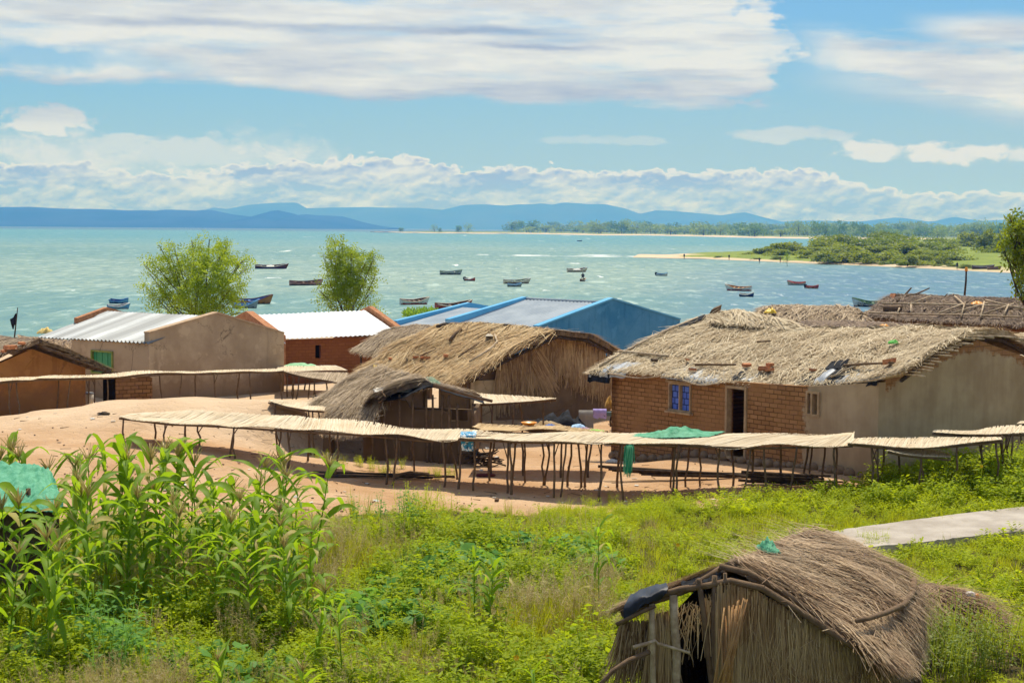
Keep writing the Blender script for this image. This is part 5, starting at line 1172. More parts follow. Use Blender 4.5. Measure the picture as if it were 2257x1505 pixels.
rag('ash_heap', P(1205, 945, 47.5), 1.1, .9, .25, M_mudw, 'pale earth heap in front of the reed screens', 'heap', 11)
rag('hanging_sack', P(1342, 890, 46.0) - V((0, 0, .1)), .2, .3, .4, plain('ochre sack', (.45,.24,.05), .9), 'ochre sack against the left corner of the brick house', 'sack', 12)
# firewood and sticks
def pile(name, c, n, L, r, spread, label, cat, seed, mat, dirx=None, zs=.25):
    rng = random.Random(seed); m = MB()
    for k in range(n):
        q = c + V((rng.gauss(0, spread), rng.gauss(0, spread * .6), rng.uniform(0.02, zs)))
        d = (V((rng.gauss(0, 1), rng.gauss(0, .7), rng.gauss(0, .25))) if dirx is None else V((dirx[0] + rng.gauss(0, .05), dirx[1] + rng.gauss(0, .05), rng.gauss(0, .015)))).normalized(); l = L * rng.uniform(.5, 1.1)
        if dirx is not None: q.z = c.z + rng.uniform(.02, zs)
        m.tube(crook(q - d * l / 2, q + d * l / 2, 5, r * .5, rng), r * rng.uniform(.7, 1.2), r * .6, 5)
    o = m.build(name, mat, None, c); tag(o, label, cat); return o
def onground(px, py):
    lo, hi = 12.0, 90.0
    for _ in range(50):
        mid = (lo + hi) / 2; q = P(px, py, mid)
        if q.z > hz(q.x, q.y): lo = mid
        else: hi = mid
    q = P(px, py, lo); q.z = hz(q.x, q.y); return q
pile('firewood_pile', onground(1065, 1026), 46, .55, .022, .2, 'tangled heap of dark firewood at the right corner of the shack', 'firewood', 3, M_pole_dark, None, .34)
pile('pole_stack', onground(1560, 1052), 9, 4.6, .03, .12, 'bundle of long dark poles lying on the sand under the racks', 'poles', 4, M_pole_dark, (1, -.18), .12)
pile('pole_stack', onground(1740, 1066), 12, 1.9, .035, .12, 'short thick dark poles stacked at the grass edge', 'poles', 5, M_pole_dark, (1, -.22), .2)
pile('pole_stack', onground(840, 1052), 6, 3.4, .025, .1, 'thin bent poles on the ground in front of the shack', 'poles', 6, M_pole_dark, (1, .03), .08)
stick('log', [onground(870, 1056) + V((0, 0, .06)), onground(905, 1050) + V((0, 0, .08)), onground(945, 1052) + V((0, 0, .07))], .06, .045, M_pole, None, 'thick log beside the thin poles in front of the shack', 'log')
rag('red_rag', onground(1070, 1048), .42, .3, .06, plain('dark red cloth', (.12,.02,.015), .95), 'dark red rag on the sand under the rack', 'rag', 5)
rag('paper_scrap', onground(286, 906), .16, .12, .10, M_white, 'white scrap of plastic on the sand mound', 'litter', 3)
rag('litter', onground(229, 912), .3, .16, .05, M_pole_dark, 'small dark scrap on the sand mound', 'litter', 6)
bit('stone', onground(1095, 1105) , .16, M_pole, 'small brown stone alone on the sand in front of the racks', 'stone', None, 81)
rag('litter', onground(1350, 1018), .3, .2, .08, M_rag, 'grey white litter at the left foot of the brick house', 'litter', 16)
bit('stone', onground(1362, 1008), .42, M_stone, 'large pale stone by the left corner of the brick house', 'stone', None, 83)
# bucket and brick enclosure by the tin house
def lathe(name, c, prof, mat, n=20, parent=None):
    m = MB(); m.grid([[c + V((r * math.cos(t), r * math.sin(t), z)) for t in np.linspace(0, 2 * math.pi, n + 1)] for r, z in prof]); return m.build(name, mat, parent, c)
bq = P(194, 888, 52); bq.z = hz(bq.x, bq.y) + .1
o = thing('bucket', bq, 'white bucket with grey lid beside the orange hut', 'bucket')
lathe('body', bq, ((0, 0), (.14, 0), (.18, .38), (.165, .38), (.13, .03)), plain('bucket white', (.62, .56, .46), .6), 20, o); lathe('lid', bq, ((0, .43), (.15, .42), (.19, .39), (.19, .37), (.0, .385)), plain('lid grey', (.20, .20, .21), .6), 20, o)
be = thing('brick_enclosure', P(285, 870, 53), 'rough loose brick wall under the rear rack beside the tin house', 'wall')
ea, eb = xy(P(255, 880, 52.6)), xy(P(336, 880, 53.2)); edr = (eb - ea).normalized()
M_rough = masonry('rough brick stack', edr, (0.22, 0.115, 0.05), (0.34, 0.19, 0.09), (0.08, 0.045, 0.02), .25, .12, raised=1.0)
m = MB(); wall_cells(m, ea, edr, (eb - ea).length, V((-edr.y, edr.x, 0)), 0, lambda u: 1.35 + .06 * math.sin(u * 9), [], .25, .2); m.build('wall', M_rough, be)
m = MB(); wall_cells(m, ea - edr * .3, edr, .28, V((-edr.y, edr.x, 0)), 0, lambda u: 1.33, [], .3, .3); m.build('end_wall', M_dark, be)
tag(stick('water_pole', [P(2126,652,70), P(2129,620,70), P(2130,590,70)], .045, .035, M_pole_dark), 'tall dark pole with an orange tip standing beyond the dark thatch', 'pole')
m = MB(); m.tube([P(2129.5,598,70), P(2130,589,70)], .065, .05, 7); m.build('orange_tip', M_orange, bpy.data.objects['water_pole'])
tag(stick('water_pole', [P(2238,660,70), P(2240,612,70)], .035, .025, M_pole), 'thinner bare pole close to the right edge tree', 'pole')
# small litter trodden into the sand
def debris():
    rg = random.Random(12); m = MB()
    for k in range(800):
        px, py = rg.uniform(-20, 2050), rg.uniform(895, 1150)
        q = onground(px, py)
        if q.y > 60 or vegval(q.x, q.y) > .3: continue
        gz_ = q.z + noise.fractal((q.x * 0.8, q.y * 0.8, 0), 1.0, 2.0, 4) * 0.035 + noise.noise((q.x * 0.25, q.y * 0.25, 5)) * 0.05
        th = rg.uniform(0, 3.14); d = V((math.cos(th), math.sin(th), 0)); r = rg.random()
        if r < .5: a = V((q.x, q.y, gz_ + .004)); m.tube([a, a + d * rg.uniform(.06, .35) + V((0, 0, .006))], rg.uniform(.004, .010), .004, 4, 0)
        elif r < .85: s_ = rg.uniform(.012, .032); m.box((q.x, q.y, gz_ + s_ * .2), s_ * 1.4, s_, s_ * .7, Matrix.Rotation(th, 3, 'Z') @ Matrix.Rotation(rg.gauss(0, .4), 3, 'X'), 1)
        else: s_ = rg.uniform(.03, .08); m.box((q.x, q.y, gz_ + .012), s_ * 1.5, s_, .006, Matrix.Rotation(th, 3, 'Z') @ Matrix.Rotation(rg.gauss(0, .3), 3, 'X'), 2)
    o = m.build('ground_litter', [M_pole, M_stone, M_rag]); tag(o, 'twigs, pebbles and scraps trodden into the village sand', None, None, 'stuff')
debris()
# concrete footpath
m = MB(); g = []; ed_t = [P(1800,1180,29.3), P(1860,1166,29.9), P(1960,1152,30.4), P(2080,1136,30.9), P(2180,1124,31.4), P(2300,1112,31.9), P(2600,1085,33)]; ed_b = [P(1790,1212,27.9), P(1870,1208,28.1), P(1990,1198,28.5), P(2060,1191,28.8), P(2150,1180,29.2), P(2300,1164,29.8), P(2600,1130,31)]
N_ = 60; tb = []; bt_ = []
for i in range(N_ + 1):
    a, b = cr(ed_t, i / N_), cr(ed_b, i / N_); b = b + V((0, .08 * noise.noise(V((i * .7, 0, 0))), 0)); tb.append((a, b))
rows_ = [[V((a.lerp(b, k / 6).x, a.lerp(b, k / 6).y, a.lerp(b, k / 6).z + .012 * noise.noise(V((i * .5, k * .8, 1))))) for i, (a, b) in enumerate(tb)] for k in range(7)]
m.grid(rows_[::-1]); m.grid([[p - V((0, 0, .22)) for p in rows_[-1]], rows_[-1]], 0, False); m.grid([rows_[0], [p - V((0, 0, .22)) for p in rows_[0]]], 0, False); m.grid([[rows_[k][0] for k in range(7)], [rows_[k][0] - V((0, 0, .22)) for k in range(7)]], 0, False)
o = m.build('path', M_concrete); tag(o, 'raised worn concrete path crossing the grass', None, None, 'structure')
PTOP = [(a.xy.copy(), b.xy.copy()) for a, b in tb]
# ------------------------------------------------------------------ straw hut in the foreground
nh = thing('straw_hut', (2.6, 18.5, .35), 'tumbledown straw hut with drooping brown thatch and an open reed front, nearest the camera', 'hut')
H1 = [P(1597,1250,18.4), P(1640,1238,19.2), P(1690,1218,19.9), P(1735,1197,20.6), P(1778,1178,21.2)]
H2 = [P(1712,1312,18.2), P(1765,1282,18.9), P(1815,1256,19.6), P(1860,1236,20.3), P(1896,1232,20.9)]
H3 = [P(1815,1378,18.0), P(1872,1347,18.7), P(1925,1320,19.4), P(1965,1305,20.0), P(1995,1296,20.6)]
H4 = [P(1893,1436,17.85), P(1935,1420,18.4), P(1968,1400,19.1), P(1992,1376,19.7), P(2006,1352,20.3)]
H5 = [P(1902,1450,17.8), P(1945,1448,18.3), P(1972,1440,18.9), P(1998,1425,19.5), P(2010,1408,20.1)]
HR = [H1, H2, H3, H4, H5]
thatch(None, nh, HR, [M_under_grey, M_straw_brown], 8500, .6, .016, .30, .07, 34, 22, .075, .10, 31, .08, .12, .12, clump=1.6, droop=.05)
# upper straws, paler and looser
K1 = [P(1372,1362,18.2), P(1400,1340,18.9), P(1440,1318,19.6), P(1500,1308,20.3), P(1560,1300,21.0)]
H1k = [p - V((0, 0, .05)) for p in H1]; KM = [p.lerp(q, .5) + V((0, 0, -.03)) for p, q in zip(H1k, K1)]
thatch(None, nh, [H1k, KM, K1], [M_under_grey, M_straw_brown], 4200, .7, .014, .26, .08, 26, 14, .04, .05, 32, .14, .03, .12, droop=.05)
rng = random.Random(77)
m = MB()
for k in range(1500):        # bristling ridge and pale top straws
    a = rng.random(); b = abs(rng.gauss(0, .22)); b = min(b, .9)
    p = loft(HR, a, b) + V((0, 0, .10)); d = (loft(HR, a, min(b + .06, 1)) - loft(HR, a, b)).normalized(); t = (loft(HR, min(a + .05, 1), b) - loft(HR, max(a - .05, 0), b)).normalized()
    s = rng.gauss(-.1, .35); dd = (d * math.cos(s) + t * math.sin(s) + V((0, 0, rng.gauss(.08, .14)))).normalized(); nn = dd.cross(t).normalized(); nn = nn if nn.z > 0 else -nn
    m.blade(p + nn * .01, dd if rng.random() < .8 else -dd, dd.cross(nn).normalized(), nn, rng.uniform(.3, .8), rng.uniform(.006, .012), .05, 2, 0, .4)
m.build('ridge_straw', M_straw_grey, nh)
def hp(a, b, up=.13): return loft(HR, a, b) + V((0, 0, up))
stick('weight_pole', [P(2014,1278,20.3), P(2014,1304,20.0), P(1992,1332,19.2), P(1952,1350,18.5), P(1916,1362,18.1), P(1888,1368,17.9)], .04, .025, M_pole, nh, n=8)
m = MB(); m.tube([P(1440,1316,18.0), P(1500,1298,18.0), P(1560,1290,18.0), P(1610,1280,18.0), P(1680,1296,17.95), P(1760,1345,17.9), P(1850,1405,17.8), P(1905,1440,17.75)], .035, .04, 7)
m.tube([P(1370,1372,18.1), P(1430,1330,18.05), P(1500,1305,18.0), P(1560,1270,18.1), P(1590,1250,18.2)], .03, .03, 7); m.tube([P(1585,1248,18.15), P(1650,1262,18.1), P(1720,1300,18.05), P(1800,1355,17.95), P(1880,1418,17.8)], .035, .035, 7)
m.tube([P(1358,1376,17.9), P(1420,1345,17.9), P(1445,1335,17.9)], .025, .02, 6); m.build('edge_pole', M_pole, nh)
for pts, r, mt in ((((1484,1310),(1486,1370),(1492,1440),(1490,1520)), .045, M_pole_pale), (((1436,1330),(1438,1385),(1440,1520)), .03, M_pole_pale), (((1540,1275),(1552,1360),(1570,1520)), .03, M_pole), (((1575,1268),(1572,1400),(1574,1520)), .028, M_pole), (((1598,1262),(1600,1400),(1600,1520)), .02, M_pole)):
    stick('post', [P(x, y, 18.0) for x, y in pts] + [P(pts[-1][0], pts[-1][1] + 160, 18.0)], r, r, mt, nh, n=8)
stick('branch', crook(P(1396,1426,17.7), P(1440,1412,17.8), 4, .01, rng) + crook(P(1450,1418,17.8), P(1520,1438,17.75), 4, .01, rng), .022, .016, M_pole_pale, nh)
# reed front
fA, fB = P(1432,1400,18.15), P(1918,1400,17.95)
def ftop(px): return np.interp(px, (1400,1440,1520,1600,1650,1700,1800,1900,1930), (1352,1330,1318,1282,1290,1318,1375,1440,1465))
m = MB(); 
def reeds(m, px0, px1, n, D, lo=(1500,1640), w=(.006,.013), top=(0,45), lean=.06, hole=None):
    for k in range(n):
        px = rng.uniform(px0, px1)
        yt = ftop(px) + rng.uniform(*top); yb = rng.uniform(*lo); d = D + rng.gauss(0, .03)
        a, b = P(px, yt, d), P(px + rng.gauss(0, lean * 200), yb, d + rng.gauss(0, .02)); dd = (b - a); L = dd.length; dd.normalize()
        m.blade(a, dd, V((1, 0, 0)), V((0, -1, 0)), L, rng.uniform(*w), .01, 3, 0, .7)
reeds(m, 1600, 1935, 3600, 18.02); reeds(m, 1650, 1935, 900, 17.98, (1420,1560), (.005,.010), (30,150), .12); reeds(m, 1430, 1482, 420, 18.1, top=(20,70)); reeds(m, 1480, 1580, 90, 18.06, (1330,1470), (.006,.012), (5,40), .12); reeds(m, 1576, 1640, 260, 18.0, top=(-5,40), lean=.03)
m.build('reed_front', M_straw_wall, nh)
m = MB()
for k in range(1500):
    u = rng.random(); q = P(1925,1450,17.9).lerp(P(2030,1400,20.3), u); yt = q.z - .02 - rng.random() * .15
    d = V((rng.gauss(.0, .06), rng.gauss(0, .06), -1)).normalized(); m.blade(V((q.x - .14 + rng.gauss(0, .03), q.y + .05, yt)), d, V((.4, .9, 0)), V((.9, -.4, 0)), rng.uniform(.6, 1.3), rng.uniform(.006, .014), .02, 3, 0, .6)
m.build('reed_side', M_straw_brown, nh)
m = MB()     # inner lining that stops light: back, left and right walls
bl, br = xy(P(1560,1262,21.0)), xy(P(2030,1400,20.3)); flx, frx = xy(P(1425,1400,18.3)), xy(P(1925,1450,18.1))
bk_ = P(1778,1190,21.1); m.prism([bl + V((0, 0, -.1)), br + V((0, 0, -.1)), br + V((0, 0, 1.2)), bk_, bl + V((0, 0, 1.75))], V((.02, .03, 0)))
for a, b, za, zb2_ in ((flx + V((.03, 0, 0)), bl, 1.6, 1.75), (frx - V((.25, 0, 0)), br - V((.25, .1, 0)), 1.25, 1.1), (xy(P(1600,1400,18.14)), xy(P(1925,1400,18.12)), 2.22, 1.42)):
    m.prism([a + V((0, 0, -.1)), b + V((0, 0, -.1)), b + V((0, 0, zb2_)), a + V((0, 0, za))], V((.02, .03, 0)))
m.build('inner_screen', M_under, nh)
m = MB()     # ragged fringe on the left
for k in range(700):
    p = P(rng.uniform(1368, 1440), rng.uniform(1365, 1400), 18.2 + rng.uniform(0, .5)); d = V((rng.gauss(-.12, .2), rng.gauss(0, .1), -1)).normalized()
    m.blade(p, d, V((1, 0, 0)), V((0, -1, 0)), rng.uniform(.25, .7), .010, .03, 2, 0, .5)
m.build('fringe', M_straw_brown, nh)
sheet(nh, 'plastic_sheet', [[P(1392,1308,18.4), P(1418,1296,18.4), P(1446,1288,18.35), P(1468,1284,18.3)], [P(1376,1334,17.95), P(1404,1318,17.93), P(1438,1306,17.95), P(1472,1296,17.97)], [P(1374,1362,17.9), P(1400,1346,17.88), P(1430,1326,17.9), P(1458,1318,17.95)]], plain('blue black plastic', (.012, .016, .028), .5, .3), 12, .03, 14, 8)
sheet(nh, 'plastic_sheet', [[P(1500,1282,18.1), P(1545,1272,18.1), P(1590,1260,18.12)], [P(1505,1292,17.99), P(1548,1284,18.0), P(1590,1276,18.05)]], M_black, 13, .03)
m = MB()
for k in range(26):
    t = k / 25; a = P(1592 + rng.gauss(0, 9), 1515 + rng.uniform(0, 30), 17.62); b = P(1585 + 62 * t + rng.gauss(0, 4), 1312 + 70 * (1 - t) * rng.random() + abs(t - .8) * 40, 17.8); m.tube([a, a.lerp(b, .5) + V((.01, 0, 0)), b], .010, .008, 5)
o = m.build('cane_bundle', mottled('orange brown canes', (.26, .13, .045), (.50, .30, .13), 7, .7, isl=.6), None, P(1600, 1500, 17.6)); tag(o, 'bundle of orange brown canes leaning in the doorway of the near straw hut', 'cane bundle')
rag('net_scrap', P(1692, 1226, 19.5) + V((0, 0, .06)), .17, .34, .16, M_greensheet, 'teal green net scrap snagged on the ridge of the near straw hut', 'net', 31, rot=.3)
# straw heap to the right and white jug
hp_ = V((P(2062,1350,23).x, 23.0, 0)); hp_.z = hz(hp_.x, hp_.y)
m = MB(); g = []
for j in range(13):
    g.append([V((hp_.x + 1.15 * (i / 12 * 2 - 1), hp_.y + .9 * (j / 12 * 2 - 1), hp_.z - .03 + .62 * max(0, 1 - ((i / 12 * 2 - 1) ** 2 + (j / 12 * 2 - 1) ** 2)) * (1 + .4 * noise.noise(V((i * .6, j * .6, 1)))))) for i in range(13)])
m.grid(g, 0)
for k in range(2600):
    a, b = rng.gauss(0, .45), rng.gauss(0, .45); h_ = .62 * max(0, 1 - a * a - b * b); p = V((hp_.x + 1.1 * a, hp_.y + .9 * b, hp_.z + h_ + .02)); th_ = rng.gauss(-.5, .8)
    d = V((math.cos(th_), math.sin(th_), rng.gauss(-.12, .15))).normalized(); m.blade(p, d, d.cross(V((0, 0, 1))).normalized(), V((0, 0, 1)), rng.uniform(.2, .6), .012, .08, 2, 1, .4)
o = m.build('straw_heap', [M_under, straw('fallen reddish straw', (.16, .085, .045), (.33, .20, .10), (.50, .36, .20))], None, hp_); tag(o, 'slumped heap of reddish straw behind the near straw hut', 'straw heap')
jg = V((P(2114,1334,23.2).x, 22.9, hp_.z + .50))
o = thing('jug', jg, 'white plastic jug lying on the straw heap', 'jug'); rotj = Matrix.Rotation(R(75), 3, 'Y') @ Matrix.Rotation(R(20), 3, 'X')
def lathe_r(name, prof, mat): 
    m = MB(); m.grid([[jg + rotj @ V((1.25 * r * math.cos(t), 1.25 * r * math.sin(t), 1.25 * (z - .1))) for t in np.linspace(0, 2 * math.pi, 17)] for r, z in prof]); return m.build(name, mat, o)
lathe_r('body', ((0, 0), (.06, .005), (.065, .02), (.065, .17), (.05, .2), (.028, .215), (.0, .215)), M_white); lathe_r('cap', ((.03, .217), (.03, .245), (0, .246)), M_orange)
stick('branch', [P(1312,1520,17.4), P(1350,1478,17.5), P(1385,1455,17.6), P(1430,1436,17.8)], .022, .03, M_pole, None, 'crooked brown branch leaning out from the left of the near straw hut', 'branch', None, 8)
# green netting shelter behind the maize
gs = thing('net_shelter', (-7, 24.5, .6), 'low shelter under bright green netting behind the maize at the left edge', 'shelter')
GS = [[P(-70,1018,26.2), P(20,1020,26.2), P(80,1024,26.0), P(112,1036,25.8)], [P(-70,1060,25.2), P(20,1058,25.2), P(85,1062,25.1), P(125,1072,25.0)], [P(-70,1090,24.4), P(20,1095,24.4), P(85,1090,24.3), P(138,1098,24.2)], [P(-70,1130,23.9), P(20,1128,23.9), P(85,1125,23.9), P(140,1130,24.0)]]
sheet(gs, 'netting', GS, M_greensheet, 3, .07, 30, 20)
for px, py, d in ((-20,1060,24.4),(60,1062,24.4),(118,1080,24.4),(-10,1030,26),(95,1040,25.9)):
    q = P(px, py + 14, d); stick('post', crook(V((q.x, q.y, hz(q.x, q.y) - .1)), q, 4, .02, rng), .04, .035, M_pole_dark, gs)
m = MB(); 
for a, b in ((GS[1][0], GS[1][3]),): 
    A, B = xy(P(-70,1130,24.6)), xy(P(118,1130,24.6)); 
m.prism([A + V((0, 0, .3)), B + V((0, 0, .3)), B + V((0, 0, 1.9)), A + V((0, 0, 1.9))], V((0, .05, 0))); m.build('dark_screen', M_under, gs)
# ------------------------------------------------------------------ vegetation: prototypes
def leafquad(m, p, d, n, L, W, mi=0, bend=.2):
    """pointed leaf of four faces folded along its midrib"""
    s = d.cross(n).normalized(); q0 = p; q1 = p + d * (L * .45) - n * (bend * L * .08); q2 = p + d * L - n * (bend * L * .45); w = W * .5
    m.add([q0, q1 + s * w + n * w * .25, q2, q1 - s * w + n * w * .25, q1], ((0, 1, 4), (1, 2, 4), (0, 4, 3), (4, 2, 3)), mi)
def rdir(rng, up=0.0):
    v = V((rng.gauss(0, 1), rng.gauss(0, 1), rng.gauss(0, 1))).normalized(); v.z += up; return v.normalized()
def broadweed(seed, h, r, nst, nl, L, W):
    rng = random.Random(seed); m = MB()
    for s in range(nst):
        th = rng.uniform(0, 6.28); lean = V((math.cos(th), math.sin(th), 0)) * rng.uniform(.1, .75) * r / h
        hh = h * rng.uniform(.55, 1.1); p0 = V((rng.gauss(0, r * .25), rng.gauss(0, r * .25), 0)); d = (V((0, 0, 1)) + lean).normalized()
        m.blade(p0, d, V((1, 0, 0)), V((0, 1, 0)), hh, .010, .05, 2, 0, .4)
        for k in range(nl):
            t = rng.uniform(.2, 1.02); p = p0 + d * (hh * t); a = rng.uniform(0, 6.28); out = V((math.cos(a), math.sin(a), rng.uniform(-.15, .65))).normalized(); n = (V((0, 0, 1)) + rdir(rng) * .55).normalized(); n = (n - out * n.dot(out)).normalized()
            st = rng.uniform(.02, .07) * (1.3 - t * .5); sz = L * rng.uniform(.55, 1.15) * (1.15 - t * .45); leafquad(m, p + out * st, out, n, sz, sz * W, 0, rng.uniform(-.2, 1.0))
    return m
def grasstuft(seed, h, n, w, spread):
    rng = random.Random(seed); m = MB()
    for k in range(n):
        th = rng.uniform(0, 6.28); o = V((math.cos(th), math.sin(th), 0)); p = o * rng.uniform(0, .12); l = h * rng.uniform(.4, 1.1)
        d = (V((0, 0, 1)) + o * rng.uniform(.05, spread)).normalized(); s = d.cross(o + V((.01, 0, .3))).normalized(); m.blade(p, d, s, s.cross(d) * -1 if rng.random() < .5 else s.cross(d), l, w * rng.uniform(.6, 1.3), rng.uniform(.05, .45), 3, 0, .1)
    return m
def panicle(seed, h, n):
    """seeding grass: thin stems under a tan haze of fine branches"""
    rng = random.Random(seed); m = MB()
    for k in range(n):
        th = rng.uniform(0, 6.28); o = V((math.cos(th), math.sin(th), 0)); hh = h * rng.uniform(.7, 1.1); d = (V((0, 0, 1)) + o * rng.uniform(.05, .4)).normalized(); p = o * rng.uniform(0, .2)
        s = d.cross(V((1, .3, 0))).normalized(); m.blade(p, d, s, s.cross(d), hh, .006, .02, 2, 1, .6)
        for j in range(26):
            t = rng.uniform(.62, 1.0); q = p + d * (hh * t); e = (rdir(rng, .35)).normalized(); s2 = e.cross(V((.2, .4, 1))).normalized(); m.blade(q, e, s2, s2.cross(e), rng.uniform(.06, .17) * (1.4 - t), .0045, .15, 1, 1, .5)
    for k in range(24):
        th = rng.uniform(0, 6.28); o = V((math.cos(th), math.sin(th), 0)); d = (V((0, 0, 1)) + o * rng.uniform(.2, .9)).normalized(); s = d.cross(o + V((0, 0, .4))).normalized(); m.blade(o * .08, d, s, s.cross(d), h * rng.uniform(.3, .6), .012, .3, 3, 0, .1)
    return m
def vine(seed, r, n, L):
    """creeping cucurbit: rounded lobed leaves on short stalks"""
    rng = random.Random(seed); m = MB()
    for k in range(n):
        a = rng.uniform(0, 6.28); rr = r * math.sqrt(rng.random()); p = V((math.cos(a) * rr, math.sin(a) * rr, rng.uniform(.06, .34) * (1.15 - rr / r * .6)))
        n_ = (V((0, 0, 1)) + rdir(rng) * .7).normalized(); d = n_.cross(rdir(rng)).normalized(); s = d.cross(n_); sz = L * rng.uniform(.5, 1.1); pts = [p]
        for i in range(9):
            t = 2 * math.pi * i / 8 + .35; q = sz * .5 * (1 + .20 * math.cos(t * 3)) * (1 if i not in (4,) else .8); pts.append(p + d * math.cos(t) * q + s * math.sin(t) * q - n_ * (q * q * 1.4))
        m.add(pts, [(0, i, i + 1) for i in range(1, 9)], 0)
    for k in range(6):
        a = rng.uniform(0, 6.28); c = [V((math.cos(a) * r * t, math.sin(a) * r * t, .12 + .12 * math.sin(t * 7 + a))) for t in (0, .35, .7, 1.1)]; m.tube(c, .006, .004, 4)
    return m
def fern(seed, h, n):
    """fine leaved low herb"""
    rng = random.Random(seed); m = MB()
    for k in range(n):
        th = rng.uniform(0, 6.28); o = V((math.cos(th), math.sin(th), 0)); d = (V((0, 0, 1)) + o * rng.uniform(.2, 1.3)).normalized(); l = h * rng.uniform(.5, 1.1); p = o * rng.uniform(0, .1)
        for j in range(11):
            t = .15 + .85 * j / 10; q = p + d * (l * t) - V((0, 0, .25 * l * t * t)); sd = d.cross(V((0, 0, 1))).normalized() * (1 if j % 2 else -1); e = (d * .5 + sd + V((0, 0, rng.uniform(-.1, .35)))).normalized(); nn = (V((0, 0, 1)) + rdir(rng) * .4).normalized(); leafquad(m, q, e, nn, l * .24 * rng.uniform(.7, 1.2), l * .10, 0, .4)
    return m
PROTO = {}
def proto(key, mbs, mats):
    c = bpy.data.collections.new('kit_' + key)
    for i, mb in enumerate(mbs):
        o = bpy.data.objects.new('%s_%02d' % (key, i), mb.mesh(key, mats)); c.objects.link(o)
    PROTO[key] = (c, len(mbs))
proto('weed', [broadweed(s, h, r, ns, nl, L, W) for s, h, r, ns, nl, L, W in ((1, .55, .30, 8, 13, .14, .6), (2, .75, .32, 8, 15, .15, .55), (3, .42, .30, 9, 12, .12, .65), (4, .65, .28, 8, 16, .13, .42))], L_weed)
proto('lime', [broadweed(s, h, r, ns, nl, L, W) for s, h, r, ns, nl, L, W in ((11, .30, .28, 12, 12, .065, .55), (12, .42, .26, 10, 14, .07, .5), (13, .22, .26, 12, 10, .055, .6))], L_lime)
proto('fern', [fern(21, .42, 18), fern(22, .30, 20), fern(23, .55, 16)], L_lime)
proto('vine', [vine(31, .45, 50, .15), vine(32, .4, 44, .12), vine(33, .5, 60, .17)], L_vine)
proto('grass', [grasstuft(41, .45, 46, .012, .7), grasstuft(42, .32, 50, .010, .9), grasstuft(43, .6, 40, .013, .6)], L_grass)
proto('short', [grasstuft(51, .20, 60, .010, 1.1), grasstuft(52, .14, 60, .009, 1.3)], L_grass)
proto('seed', [panicle(61, .85, 13), panicle(62, .7, 11), panicle(63, 1.0, 14)], [L_grass, L_dry])
proto('dry', [grasstuft(71, .3, 40, .008, 1.0), grasstuft(72, .22, 36, .008, 1.2)], L_dry)

def scatter(name, key, pts, label, cat=None):
    """one object for a ground cover nobody could count: points that carry small clumps"""
    c, n = PROTO[key]; me = bpy.data.meshes.new(name); me.from_pydata([p[0] for p in pts], [], []); N = len(pts)
    for nm, ty, vals in (('rot', 'FLOAT_VECTOR', np.array([p[1] for p in pts], np.float32).ravel()), ('scl', 'FLOAT', np.array([p[2] for p in pts], np.float32)), ('idx', 'INT', np.array([random.randrange(n) for p in pts], np.int32))):
        a = me.attributes.new(nm, ty, 'POINT'); a.data.foreach_set('vector' if ty == 'FLOAT_VECTOR' else 'value', vals)
    o = bpy.data.objects.new(name, me); COL.objects.link(o); tag(o, label, cat, None, 'stuff')
    ng = bpy.data.node_groups.new(name, 'GeometryNodeTree'); ng.interface.new_socket('Geometry', in_out='INPUT', socket_type='NodeSocketGeometry'); ng.interface.new_socket('Geometry', in_out='OUTPUT', socket_type='NodeSocketGeometry')
    gi = ng.nodes.new('NodeGroupInput'); go = ng.nodes.new('NodeGroupOutput'); ip = ng.nodes.new('GeometryNodeInstanceOnPoints'); ci = ng.nodes.new('GeometryNodeCollectionInfo')
    ci.inputs['Collection'].default_value = c; ci.inputs['Separate Children'].default_value = True; ci.inputs['Reset Children'].default_value = True
    def attr(nm, ty):
        a = ng.nodes.new('GeometryNodeInputNamedAttribute'); a.data_type = ty; a.inputs['Name'].default_value = nm; return a.outputs['Attribute']
    ng.links.new(gi.outputs[0], ip.inputs['Points']); ng.links.new(ci.outputs[0], ip.inputs['Instance']); ip.inputs['Pick Instance'].default_value = True
    ng.links.new(attr('idx', 'INT'), ip.inputs['Instance Index']); ng.links.new(attr('scl', 'FLOAT'), ip.inputs['Scale'])
    er = ng.nodes.new('FunctionNodeEulerToRotation'); ng.links.new(attr('rot', 'FLOAT_VECTOR'), er.inputs[0]); ng.links.new(er.outputs[0], ip.inputs['Rotation']); ng.links.new(ip.outputs[0], go.inputs[0])
    md = o.modifiers.new('cover', 'NODES'); md.node_group = ng; return o

# where each kind grows
rng = random.Random(99)
HUT = [(1.0, 17.9), (3.9, 17.7), (5.1, 20.6), (2.2, 21.2)]
def inside(poly, x, y):
    c = False; j = len(poly) - 1
    for i in range(len(poly)):
        if (poly[i][1] > y) != (poly[j][1] > y) and x < (poly[j][0] - poly[i][0]) * (y - poly[i][1]) / (poly[j][1] - poly[i][1]) + poly[i][0]: c = not c
        j = i
    return c
PPOLY = [tuple(a) for a, b in PTOP] + [tuple(b) for a, b in PTOP][::-1]
cover = {k: [] for k in PROTO}
def put(key, x, y, s, tilt=.15):
    z = hz(x, y); cover[key].append(((x, y, z + GNOISE(x, y) - .02), (rng.gauss(0, tilt), rng.gauss(0, tilt), rng.uniform(0, 6.28)), s))
def GNOISE(x, y): return noise.fractal((x * 0.8, y * 0.8, 0), 1.0, 2.0, 4) * 0.035 + noise.noise((x * 0.25, y * 0.25, 5)) * 0.05 - .01
cell = .205
y = 14.6
